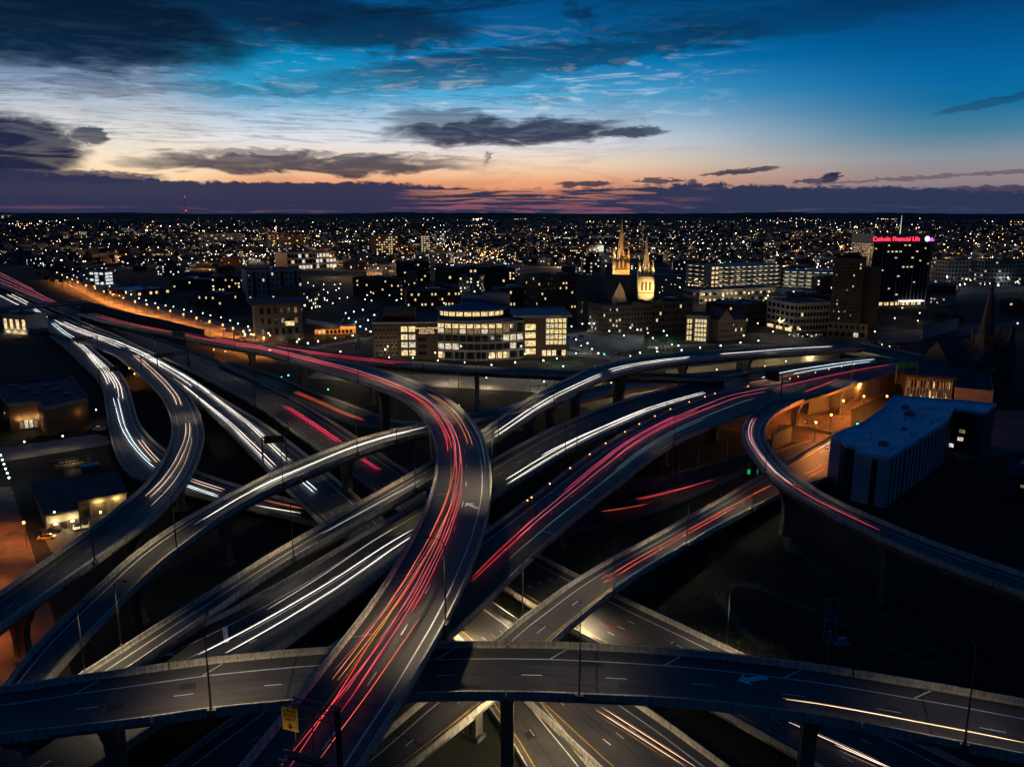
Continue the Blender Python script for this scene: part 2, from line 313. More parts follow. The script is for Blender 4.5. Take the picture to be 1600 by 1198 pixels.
# ------------------------------------------------------------------ surveyed roads: (side sign, [(x, y, z, half width), ...])
ROADS = {
's_curve': (-1, [(-341.6,636.9,6.11,6.93),(-337.8,632.3,6.29,6.92),(-334.1,627.6,6.47,6.91),(-330.3,623.0,6.65,6.90),(-326.5,618.3,6.84,6.88),(-322.7,613.6,7.03,6.86),(-319.0,609.0,7.22,6.83),(-315.2,604.3,7.41,6.80),(-311.5,599.6,7.61,6.76),(-307.7,594.9,7.81,6.70),(-303.9,590.3,8.02,6.64),(-300.2,585.6,8.22,6.56),(-296.4,581.0,8.43,6.46),(-292.6,576.3,8.64,6.35),(-288.7,571.7,8.86,6.23),(-284.9,567.1,9.07,6.10),(-281.0,562.5,9.29,5.95),(-277.1,557.9,9.51,5.79),(-273.2,553.4,9.74,5.62),(-269.3,548.9,9.97,5.44),(-265.3,544.4,10.20,5.26),(-261.3,539.9,10.43,5.08),(-257.3,535.4,10.67,4.89),(-253.3,531.0,10.91,4.71),(-249.3,526.5,11.16,4.54),(-245.3,522.0,11.41,4.38),(-241.3,517.5,11.66,4.24),(-237.4,513.0,11.92,4.11),(-233.4,508.5,12.19,4.01),(-229.4,504.0,12.46,3.94),(-225.5,499.5,12.74,3.88),(-221.5,495.0,13.02,3.85),(-217.5,490.5,13.31,3.84),(-213.6,486.0,13.61,3.85),(-209.6,481.4,13.91,3.88),(-205.7,476.9,14.21,3.91),(-201.8,472.3,14.52,3.96),(-198.0,467.7,14.83,4.01),(-194.2,463.1,15.15,4.07),(-190.4,458.4,15.47,4.14),(-186.7,453.7,15.79,4.21),(-183.0,449.0,16.12,4.29),(-179.3,444.3,16.45,4.38),(-175.6,439.6,16.78,4.48),(-171.8,434.9,17.11,4.58),(-168.1,430.2,17.45,4.69),(-164.3,425.5,17.79,4.81),(-160.6,420.8,18.13,4.93),(-156.8,416.2,18.47,5.06),(-153.0,411.5,18.81,5.18),(-149.1,406.9,19.16,5.30),(-145.2,402.4,19.50,5.41),(-141.2,397.9,19.85,5.50),(-137.2,393.4,20.19,5.58),(-133.2,389.0,20.52,5.63),(-129.1,384.5,20.86,5.67),(-125.1,380.1,21.19,5.69),(-121.1,375.6,21.52,5.71),(-117.2,371.1,21.84,5.72),(-113.4,366.4,22.15,5.75),(-109.6,361.8,22.46,5.79),(-105.9,357.0,22.76,5.85),(-102.3,352.3,23.06,5.95),(-98.6,347.5,23.35,6.08),(-95.0,342.7,23.63,6.25),(-91.5,337.9,23.91,6.46),(-87.9,333.0,24.18,6.70),(-84.4,328.2,24.45,6.98),(-80.7,323.4,24.71,7.28),(-77.0,318.7,24.97,7.58),(-73.3,314.0,25.22,7.86),(-69.6,309.3,25.46,8.09),(-65.9,304.6,25.69,8.26),(-62.3,299.8,25.92,8.35),(-58.7,294.9,26.13,8.36),(-55.3,290.0,26.34,8.30),(-51.9,285.0,26.55,8.18),(-48.6,280.1,26.75,8.00),(-45.3,275.1,26.93,7.78),(-42.0,270.0,27.11,7.55),(-38.9,264.9,27.28,7.29),(-35.9,259.7,27.44,7.04),(-33.0,254.5,27.59,6.81),(-30.3,249.1,27.72,6.62),(-27.7,243.7,27.85,6.47),(-25.4,238.1,27.97,6.36),(-23.3,232.5,28.07,6.31),(-21.4,226.8,28.17,6.28),(-19.6,221.1,28.25,6.27),(-18.0,215.3,28.31,6.27),(-16.5,209.5,28.37,6.26),(-15.2,203.7,28.41,6.25),(-14.0,197.8,28.44,6.24),(-13.0,191.9,28.46,6.22),(-12.2,185.9,28.48,6.21),(-11.6,179.9,28.49,6.19),(-11.1,174.0,28.49,6.18),(-10.7,168.0,28.50,6.18),(-10.5,162.0,28.50,6.19),(-10.4,156.0,28.50,6.21),(-10.5,150.0,28.50,6.22),(-10.7,144.0,28.50,6.24),(-11.1,138.0,28.50,6.24),(-11.5,132.0,28.50,6.23),(-12.1,126.0,28.50,6.20),(-12.8,120.1,28.50,6.18),(-13.5,114.1,28.50,6.16),(-14.4,108.2,28.50,6.15),(-15.4,102.3,28.50,6.15),(-16.6,96.4,28.50,6.16),(-17.8,90.5,28.50,6.15),(-19.0,84.6,28.50,6.12),(-20.4,78.8,28.50,6.07),(-21.7,72.9,28.50,6.02),(-23.1,67.1,28.50,6.02),(-24.4,61.3,28.50,6.02),(-25.8,55.4,28.50,6.02),(-27.1,49.6,28.50,6.02),(-28.5,43.7,28.50,6.02),(-29.9,37.9,28.50,6.02)]),
'north_branch': (-1, [(-160.5,422.4,18.54,4.28),(-156.1,418.4,18.73,4.28),(-151.6,414.3,18.93,4.46),(-147.1,410.1,19.16,4.65),(-142.8,405.8,19.42,4.84),(-138.5,401.5,19.68,5.05),(-134.2,397.2,19.95,5.29),(-129.8,392.9,20.22,5.61),(-125.3,388.8,20.47,5.96),(-120.8,384.8,20.68,6.28),(-116.0,381.0,20.84,6.47),(-111.1,377.4,20.94,6.48),(-106.1,373.8,20.98,6.30),(-101.2,370.3,20.99,6.04),(-96.1,366.8,20.99,5.77),(-91.0,363.5,20.96,5.57),(-85.8,360.4,20.88,5.45),(-80.4,357.6,20.74,5.35),(-74.8,355.0,20.55,5.30),(-69.2,352.8,20.30,5.38),(-63.4,350.9,20.04,5.51),(-57.5,349.3,19.77,5.53),(-51.6,347.8,19.51,5.43),(-45.7,346.3,19.23,5.30),(-39.7,345.3,18.94,5.27),(-33.6,344.6,18.63,5.28),(-27.6,344.1,18.29,5.28),(-21.5,343.7,17.95,5.25),(-15.4,343.6,17.61,5.18),(-9.3,343.6,17.27,5.06),(-3.2,343.5,16.94,4.92),(2.9,343.4,16.62,4.83),(9.0,343.5,16.30,4.81),(15.1,343.5,15.99,4.82),(21.2,343.5,15.69,4.86),(27.3,343.8,15.43,4.93),(33.4,344.1,15.21,5.00),(39.4,344.3,15.00,5.00),(45.4,344.6,14.78,5.00),(51.4,344.8,14.57,5.00),(57.4,345.1,14.35,5.00),(63.4,345.3,14.14,5.00),(69.3,345.5,13.92,5.00),(75.3,345.8,13.71,5.00),(81.3,346.0,13.49,5.00),(87.3,346.3,13.28,5.00),(93.3,346.5,13.07,5.00)]),
'cross_flyover': (-1, [(-95.9,87.7,19.37,5.93),(-90.0,89.2,19.40,5.93),(-84.2,90.7,19.43,5.93),(-78.4,92.1,19.46,5.93),(-72.6,93.6,19.49,5.93),(-66.8,95.0,19.52,5.93),(-60.9,96.5,19.55,6.23),(-54.9,97.8,19.59,6.46),(-49.0,99.2,19.64,6.62),(-43.1,100.7,19.68,6.63),(-37.1,101.8,19.72,6.61),(-31.1,102.7,19.77,6.63),(-25.0,103.4,19.81,6.66),(-19.0,103.9,19.86,6.64),(-12.9,104.3,19.90,6.65),(-6.8,104.5,19.95,6.65),(-0.7,104.5,19.98,6.64),(5.4,104.3,19.99,6.67),(11.5,103.8,20.00,6.66),(17.5,103.3,20.00,6.56),(23.6,102.6,20.00,6.47),(29.6,101.6,20.00,6.43),(35.5,100.3,20.00,6.42),(41.5,98.9,20.00,6.42),(47.3,97.1,20.00,6.44),(53.0,95.1,20.00,6.50),(58.8,93.1,20.00,6.55),(64.5,91.0,20.00,6.50),(70.1,88.9,20.00,6.50),(75.8,86.9,20.00,6.50),(81.4,84.8,20.00,6.50),(87.0,82.7,20.00,6.50),(92.7,80.7,20.00,6.50)]),
'west_ramp': (1, [(20.0,290.0,19.37,4.44),(16.7,284.7,19.34,4.62),(13.5,279.5,19.31,4.79),(10.1,274.4,19.26,4.80),(6.4,269.5,19.22,4.60),(2.2,265.0,19.17,4.29),(-2.5,261.0,19.12,4.08),(-7.5,257.5,19.06,3.90),(-12.6,253.9,19.00,3.73),(-17.4,250.1,18.92,3.81),(-21.7,245.7,18.81,4.26),(-26.1,241.4,18.69,4.81),(-30.9,237.5,18.54,5.11),(-35.8,233.8,18.39,5.09),(-40.1,229.5,18.23,4.89),(-44.1,224.7,18.04,4.73),(-47.8,219.8,17.79,4.66),(-51.3,214.8,17.45,4.67),(-54.8,209.7,17.04,4.67),(-58.4,204.7,16.59,4.52),(-61.9,199.7,16.11,4.22),(-65.0,194.4,15.63,3.89),(-67.9,188.9,15.14,3.72),(-70.3,183.3,14.62,3.76),(-72.7,177.6,14.08,3.90),(-74.7,171.8,13.52,4.05),(-76.4,165.9,12.95,4.10),(-77.8,159.9,12.36,4.01),(-78.7,153.8,11.79,3.90),(-79.2,147.7,11.26,3.82),(-79.7,141.6,10.74,3.78),(-80.1,135.4,10.29,3.78),(-80.3,129.3,9.92,3.73),(-80.0,123.1,9.62,3.59),(-79.5,117.0,9.38,3.36),(-78.9,110.9,9.19,3.09),(-78.2,104.9,9.00,3.09),(-77.6,98.9,8.81,3.09),(-77.0,93.0,8.62,3.09)]),
'gray_flyover': (1, [(178.2,408.8,16.88,7.44),(172.5,406.7,17.01,7.44),(166.9,404.6,17.14,7.44),(161.3,402.5,17.28,7.44),(155.6,400.4,17.41,7.91),(150.0,398.1,17.56,8.40),(144.4,395.7,17.74,8.85),(139.0,393.1,17.93,9.20),(133.6,390.3,18.13,9.42),(128.3,387.3,18.33,9.53),(123.1,384.1,18.55,9.55),(117.9,381.0,18.76,9.49),(112.7,377.9,18.98,9.39),(107.4,374.9,19.18,9.28),(102.1,372.0,19.38,9.19),(96.7,369.2,19.55,9.16),(91.3,366.5,19.70,9.21),(86.0,363.6,19.83,9.33),(80.8,360.5,19.94,9.47),(75.6,357.3,20.03,9.60),(70.5,354.1,20.10,9.68),(65.4,350.7,20.16,9.68),(60.6,347.1,20.21,9.57),(55.9,343.2,20.26,9.35),(51.4,339.2,20.29,9.02),(47.1,334.9,20.32,8.61),(43.1,330.3,20.34,8.15),(39.3,325.6,20.35,7.68),(35.8,320.6,20.35,7.20),(32.5,315.5,20.32,6.72),(29.5,310.3,20.28,6.35),(26.6,305.0,20.21,6.08),(23.6,299.7,20.13,5.87),(20.7,294.4,20.04,5.69),(17.7,289.1,19.93,5.52),(14.8,283.7,19.83,5.34),(12.1,278.3,19.72,5.16),(9.5,272.8,19.61,4.96),(7.0,267.3,19.50,4.76),(4.6,261.7,19.38,4.58),(2.3,256.1,19.25,4.40),(0.1,250.5,19.11,4.21),(-2.2,244.9,18.95,4.02),(-4.5,239.3,18.78,3.83),(-7.0,233.7,18.58,3.68),(-9.5,228.2,18.36,3.57),(-12.1,222.7,18.12,3.54),(-14.6,217.2,17.88,3.58),(-17.2,211.7,17.61,3.67),(-19.9,206.3,17.33,3.79),(-22.7,200.9,17.03,3.88),(-25.6,195.6,16.72,3.89),(-28.6,190.3,16.38,3.80),(-31.7,185.1,16.02,3.66),(-34.8,179.8,15.63,3.51),(-37.8,174.6,15.23,3.36),(-40.9,169.4,14.80,3.21),(-44.1,164.2,14.36,3.03),(-47.2,159.0,13.91,2.86),(-50.1,153.7,13.48,2.74),(-52.8,148.3,13.06,2.71),(-55.4,142.8,12.68,2.77),(-57.8,137.2,12.33,2.88),(-60.3,131.7,12.01,3.01),(-62.7,126.2,11.69,3.01),(-65.1,120.7,11.38,3.01),(-67.5,115.2,11.06,3.01),(-69.9,109.7,10.75,3.01),(-72.3,104.2,10.43,3.01)]),
'blue_mainline': (1, [(215.3,426.7,7.74,7.18),(209.8,424.2,7.83,7.18),(204.4,421.6,7.93,7.18),(199.0,419.0,8.02,7.18),(193.6,416.4,8.11,7.18),(188.2,413.8,8.20,7.18),(182.7,411.2,8.30,7.75),(177.3,408.5,8.40,8.29),(172.1,405.5,8.51,8.77),(166.9,402.4,8.64,9.16),(161.8,399.1,8.77,9.47),(156.8,395.8,8.92,9.71),(151.7,392.4,9.07,9.89),(146.7,389.1,9.22,10.04),(141.7,385.7,9.37,10.14),(136.8,382.2,9.52,10.19),(131.9,378.5,9.67,10.18),(127.3,374.6,9.82,10.12),(122.8,370.6,9.97,10.03),(118.4,366.4,10.12,9.93),(114.0,362.3,10.26,9.84),(109.5,358.2,10.41,9.78),(105.0,354.2,10.55,9.76),(100.5,350.2,10.68,9.76),(95.9,346.3,10.80,9.78),(91.3,342.3,10.91,9.79),(86.8,338.3,11.01,9.78),(82.4,334.1,11.10,9.74),(78.0,330.0,11.18,9.68),(73.7,325.8,11.25,9.63),(69.4,321.5,11.32,9.61),(65.2,317.1,11.39,9.61),(61.1,312.7,11.45,9.62),(57.0,308.3,11.51,9.64),(53.0,303.7,11.57,9.65),(49.0,299.1,11.63,9.66),(45.2,294.4,11.69,9.66),(41.6,289.6,11.74,9.63),(38.1,284.7,11.79,9.56),(34.7,279.7,11.84,9.45),(31.3,274.7,11.88,9.32),(27.9,269.7,11.92,9.19),(24.5,264.7,11.95,9.07),(21.1,259.7,11.97,8.95),(17.8,254.6,11.98,8.79),(14.7,249.4,11.99,8.59),(11.6,244.2,11.99,8.37),(8.6,239.0,12.00,8.17),(5.7,233.7,12.00,8.02),(2.8,228.3,12.00,7.93),(0.0,223.0,12.00,7.88),(-2.7,217.6,12.00,7.85),(-5.6,212.2,12.00,7.79),(-8.4,206.9,12.00,7.69),(-11.4,201.6,11.99,7.53),(-14.3,196.3,11.99,7.34),(-17.2,191.0,11.97,7.14),(-20.1,185.7,11.95,6.98),(-22.9,180.3,11.91,6.89),(-25.7,175.0,11.85,6.91),(-28.4,169.6,11.77,7.06),(-31.0,164.1,11.66,7.30),(-33.4,158.6,11.52,7.58),(-35.9,153.1,11.35,7.85),(-38.6,147.7,11.14,8.10),(-41.6,142.4,10.90,8.36),(-44.6,137.2,10.64,8.64),(-47.9,132.1,10.34,9.01),(-51.4,127.1,10.02,9.48),(-55.1,122.4,9.68,10.02),(-58.9,117.7,9.34,10.51),(-62.5,112.8,9.04,10.85),(-65.8,107.7,8.77,11.07),(-68.8,102.5,8.51,11.22),(-71.7,97.3,8.25,11.22),(-74.7,92.0,8.00,11.22),(-77.7,86.8,7.74,11.22)]),
'red_mainline': (1, [(208.4,404.0,9.94,8.47),(203.5,400.6,10.00,8.47),(198.5,397.2,10.06,8.47),(193.6,393.8,10.13,8.47),(188.6,390.3,10.19,9.02),(183.6,386.8,10.26,9.58),(178.7,383.3,10.34,10.07),(173.9,379.5,10.43,10.44),(169.3,375.6,10.52,10.69),(164.7,371.6,10.62,10.85),(160.2,367.5,10.73,10.95),(155.7,363.5,10.83,11.04),(151.2,359.3,10.94,11.14),(146.8,355.2,11.04,11.27),(142.4,351.0,11.15,11.43),(138.0,346.8,11.25,11.61),(133.6,342.5,11.36,11.79),(129.3,338.3,11.47,11.98),(124.9,334.2,11.57,12.18),(120.3,330.1,11.67,12.37),(115.6,326.3,11.76,12.52),(110.6,322.8,11.83,12.56),(105.5,319.5,11.89,12.49),(100.5,316.1,11.93,12.30),(95.5,312.6,11.96,12.04),(90.9,308.7,11.98,11.84),(86.7,304.3,11.99,11.83),(82.7,299.7,11.99,11.91),(78.6,295.2,12.00,11.97),(74.5,290.7,12.00,11.95),(70.5,286.1,12.00,11.81),(66.6,281.5,12.00,11.55),(62.8,276.8,12.00,11.19),(58.9,272.1,12.00,10.80),(55.2,267.3,12.00,10.42),(51.6,262.4,12.00,10.09),(48.1,257.5,11.99,9.80),(44.7,252.4,11.98,9.57),(41.4,247.3,11.96,9.41),(38.2,242.1,11.94,9.29),(35.1,236.9,11.91,9.20),(32.2,231.6,11.86,9.11),(29.3,226.2,11.80,9.02),(26.3,220.9,11.74,8.92),(23.4,215.6,11.66,8.80),(20.6,210.2,11.59,8.65),(17.7,204.8,11.50,8.47),(14.8,199.5,11.42,8.28),(11.9,194.2,11.33,8.11),(9.0,188.9,11.23,7.99),(6.1,183.5,11.12,7.93),(3.3,178.1,11.00,7.95),(0.5,172.7,10.86,8.02),(-2.4,167.4,10.71,8.12),(-5.2,162.0,10.53,8.23),(-8.0,156.6,10.34,8.34),(-10.7,151.2,10.14,8.43),(-13.4,145.7,9.92,8.50),(-16.3,140.3,9.70,8.54),(-19.1,135.0,9.47,8.57),(-21.9,129.6,9.24,8.59),(-24.8,124.2,9.02,8.61),(-27.7,118.9,8.81,8.63),(-30.6,113.5,8.62,8.65),(-33.5,108.2,8.44,8.68),(-36.5,102.9,8.27,8.71),(-39.4,97.7,8.10,8.71),(-42.3,92.5,7.93,8.71),(-45.3,87.2,7.77,8.71)]),
'east_ramp': (1, [(138.7,297.4,0.44,10.32),(134.7,293.0,0.52,10.32),(130.7,288.5,0.61,10.32),(126.7,284.1,0.69,10.32),(122.6,279.6,0.77,10.09),(118.6,275.1,0.86,9.86),(114.7,270.6,0.96,9.63),(110.7,266.1,1.08,9.40),(106.7,261.6,1.21,9.18),(102.7,257.1,1.37,8.96),(98.8,252.6,1.60,8.71),(94.8,248.1,1.89,8.41),(90.8,243.6,2.23,8.00),(86.7,239.2,2.61,7.52),(82.7,234.7,3.02,7.00),(78.7,230.2,3.45,6.49),(74.8,225.6,3.88,6.05),(71.1,220.9,4.31,5.70),(67.5,216.1,4.75,5.43),(63.8,211.4,5.17,5.22),(60.0,206.7,5.59,5.04),(56.3,202.0,5.98,4.90),(52.6,197.3,6.36,4.77),(48.9,192.6,6.73,4.64),(45.1,187.9,7.10,4.52),(41.4,183.1,7.46,4.41),(37.7,178.4,7.82,4.34),(33.9,173.7,8.16,4.33),(30.2,169.0,8.47,4.37),(26.4,164.3,8.74,4.42),(22.7,159.6,8.95,4.46),(19.0,154.9,9.10,4.47),(15.4,150.1,9.21,4.47),(12.0,145.1,9.28,4.49),(8.6,140.1,9.32,4.50),(5.2,135.2,9.32,4.48),(2.0,130.1,9.25,4.45),(-1.2,125.0,9.10,4.48),(-4.4,120.0,8.90,4.57),(-7.8,115.0,8.68,4.58),(-11.4,110.1,8.47,4.43),(-14.8,105.2,8.28,4.13),(-18.3,100.4,8.13,3.83),(-21.8,95.5,7.98,3.83),(-25.3,90.6,7.83,3.83),(-28.8,85.7,7.69,3.83)]),
'loop_ramp': (-1, [(151.8,347.5,12.04,3.78),(147.3,343.3,12.06,3.96),(142.9,339.1,12.08,4.15),(138.5,334.9,12.11,4.34),(134.0,330.7,12.13,4.52),(129.6,326.5,12.17,4.65),(125.1,322.3,12.21,4.70),(120.7,318.1,12.26,4.63),(116.4,313.7,12.32,4.48),(112.2,309.3,12.39,4.35),(108.2,304.7,12.46,4.29),(104.4,299.9,12.54,4.24),(100.7,295.0,12.62,4.13),(97.2,290.0,12.70,3.99),(93.9,284.9,12.78,3.85),(90.7,279.6,12.87,3.75),(87.8,274.2,12.97,3.74),(85.2,268.7,13.07,3.77),(82.9,263.0,13.20,3.79),(80.9,257.3,13.33,3.77),(79.1,251.4,13.47,3.74),(77.6,245.5,13.61,3.73),(76.5,239.5,13.76,3.74),(75.6,233.4,13.91,3.74),(74.9,227.3,14.05,3.73),(74.3,221.3,14.20,3.73),(73.8,215.2,14.35,3.76),(73.5,209.1,14.50,3.82),(73.7,202.9,14.66,3.84),(74.4,196.9,14.83,3.76),(75.1,190.8,15.01,3.64),(76.4,184.8,15.20,3.58),(78.1,178.9,15.40,3.64),(79.8,173.1,15.60,3.78),(81.6,167.2,15.81,3.93),(83.4,161.4,16.02,4.07),(85.7,155.7,16.23,4.19),(88.3,150.2,16.43,4.33),(91.2,144.8,16.61,4.45),(94.3,139.5,16.78,4.54),(97.3,134.3,16.94,4.54),(100.3,129.1,17.10,4.54),(103.3,123.9,17.27,4.54),(106.3,118.7,17.43,4.54),(109.4,113.6,17.59,4.54),(112.4,108.4,17.75,4.54)]),
'left_low_ramp': (-1, [(-310.4,541.7,3.10,6.39),(-306.8,536.9,3.12,6.43),(-303.1,532.1,3.15,6.47),(-299.4,527.3,3.17,6.51),(-295.8,522.5,3.20,6.56),(-292.1,517.6,3.22,6.60),(-288.4,512.8,3.25,6.64),(-284.8,508.0,3.27,6.67),(-281.1,503.2,3.30,6.71),(-277.4,498.4,3.33,6.73),(-273.8,493.5,3.35,6.75),(-270.2,488.7,3.38,6.75),(-266.6,483.8,3.40,6.74),(-263.1,478.9,3.43,6.73),(-259.6,473.9,3.46,6.72),(-256.1,469.0,3.48,6.71),(-252.6,464.0,3.51,6.70),(-249.1,459.1,3.53,6.70),(-245.6,454.2,3.56,6.69),(-242.1,449.2,3.59,6.67),(-238.6,444.3,3.61,6.66),(-235.1,439.4,3.64,6.63),(-231.6,434.4,3.66,6.60),(-228.1,429.5,3.69,6.56),(-224.5,424.5,3.72,6.52),(-221.0,419.6,3.74,6.46),(-217.5,414.7,3.77,6.39),(-214.1,409.7,3.79,6.30),(-210.6,404.7,3.82,6.19),(-207.3,399.7,3.85,6.07),(-203.9,394.6,3.87,5.96),(-200.7,389.5,3.89,5.87),(-197.5,384.4,3.91,5.79),(-194.3,379.3,3.93,5.73),(-191.1,374.1,3.95,5.67),(-188.1,368.9,3.96,5.62),(-185.1,363.6,3.97,5.58),(-182.3,358.2,3.98,5.54),(-179.4,352.9,3.99,5.52),(-176.6,347.5,3.99,5.50),(-173.8,342.2,4.00,5.48),(-170.9,336.8,4.00,5.46),(-168.1,331.5,4.00,5.45),(-165.2,326.2,4.00,5.43),(-162.4,320.8,4.00,5.42),(-159.5,315.5,4.00,5.41),(-156.7,310.1,3.99,5.43),(-153.8,304.8,3.99,5.47),(-150.9,299.5,3.98,5.56),(-147.9,294.2,3.97,5.71),(-144.8,289.0,3.95,5.91),(-141.6,283.9,3.93,6.15),(-138.4,278.7,3.90,6.44),(-135.1,273.7,3.86,6.77),(-131.7,268.7,3.82,7.14),(-128.2,263.7,3.78,7.52),(-124.6,258.8,3.73,7.84),(-121.0,254.0,3.67,8.08),(-117.2,249.3,3.61,8.18),(-113.1,244.8,3.54,8.11),(-108.8,240.6,3.46,7.87),(-104.0,236.9,3.38,7.47),(-98.9,233.6,3.29,6.96),(-93.7,230.5,3.21,6.42),(-88.4,227.5,3.12,5.97),(-83.2,224.5,3.04,5.65),(-78.0,221.4,2.96,5.46),(-72.7,218.4,2.88,5.33),(-67.4,215.4,2.80,5.19),(-62.1,212.6,2.72,5.03),(-56.7,209.8,2.66,4.83),(-51.4,207.1,2.59,4.83),(-46.1,204.3,2.52,4.83),(-40.7,201.5,2.45,4.83),(-35.4,198.8,2.38,4.83),(-30.1,196.0,2.31,4.83)]),
'left_high_ramp': (-1, [(-251.7,488.8,4.58,8.58),(-248.1,484.1,4.74,8.21),(-244.4,479.3,4.90,7.83),(-240.8,474.5,5.06,7.46),(-237.2,469.7,5.24,7.10),(-233.5,464.9,5.42,6.74),(-229.9,460.1,5.60,6.41),(-226.3,455.3,5.78,6.11),(-222.7,450.5,5.97,5.86),(-219.2,445.6,6.16,5.67),(-215.9,440.7,6.35,5.54),(-212.5,435.7,6.54,5.47),(-209.2,430.6,6.73,5.44),(-205.9,425.6,6.92,5.43),(-202.6,420.6,7.12,5.42),(-199.3,415.6,7.31,5.42),(-196.0,410.6,7.50,5.42),(-192.7,405.6,7.69,5.42),(-189.4,400.6,7.88,5.43),(-186.1,395.5,8.07,5.44),(-182.8,390.5,8.25,5.45),(-179.5,385.5,8.43,5.45),(-176.2,380.4,8.61,5.45),(-173.0,375.4,8.79,5.43),(-169.7,370.3,8.97,5.40),(-166.5,365.3,9.15,5.35),(-163.2,360.2,9.32,5.30),(-160.0,355.2,9.50,5.26),(-156.8,350.1,9.68,5.23),(-153.6,345.0,9.86,5.22),(-150.5,339.9,10.03,5.23),(-147.4,334.7,10.21,5.25),(-144.3,329.6,10.39,5.28),(-141.2,324.4,10.56,5.29),(-138.2,319.2,10.74,5.27),(-135.3,313.9,10.91,5.23),(-132.6,308.6,11.08,5.18),(-129.8,303.2,11.24,5.12),(-127.1,297.9,11.41,5.08),(-124.4,292.5,11.57,5.04),(-121.8,287.1,11.73,5.02),(-119.2,281.7,11.89,5.02),(-116.7,276.2,12.05,5.04),(-114.3,270.7,12.20,5.08),(-111.8,265.2,12.35,5.12),(-109.5,259.7,12.49,5.14),(-107.3,254.1,12.62,5.14),(-105.2,248.5,12.73,5.13),(-103.3,242.8,12.82,5.11),(-101.5,237.1,12.89,5.10),(-99.8,231.3,12.94,5.09),(-98.1,225.5,12.97,5.11),(-96.6,219.7,12.98,5.15),(-95.3,213.9,12.99,5.22),(-94.1,208.0,12.99,5.31),(-93.2,202.0,12.99,5.46),(-92.6,196.1,12.97,5.63),(-92.2,190.1,12.95,5.78),(-91.9,184.1,12.90,5.85),(-91.8,178.1,12.84,5.82),(-92.1,172.1,12.75,5.71),(-92.6,166.1,12.64,5.56),(-93.2,160.1,12.52,5.38),(-93.8,154.1,12.39,5.21),(-94.4,148.1,12.27,5.05),(-95.0,142.2,12.17,4.90),(-95.6,136.2,12.07,4.90),(-96.2,130.2,11.97,4.90),(-96.8,124.3,11.87,4.90),(-97.5,118.3,11.76,4.90),(-98.1,112.3,11.66,4.90),(-98.7,106.3,11.56,4.90),(-99.3,100.4,11.46,4.90),(-99.9,94.4,11.36,4.90)]),
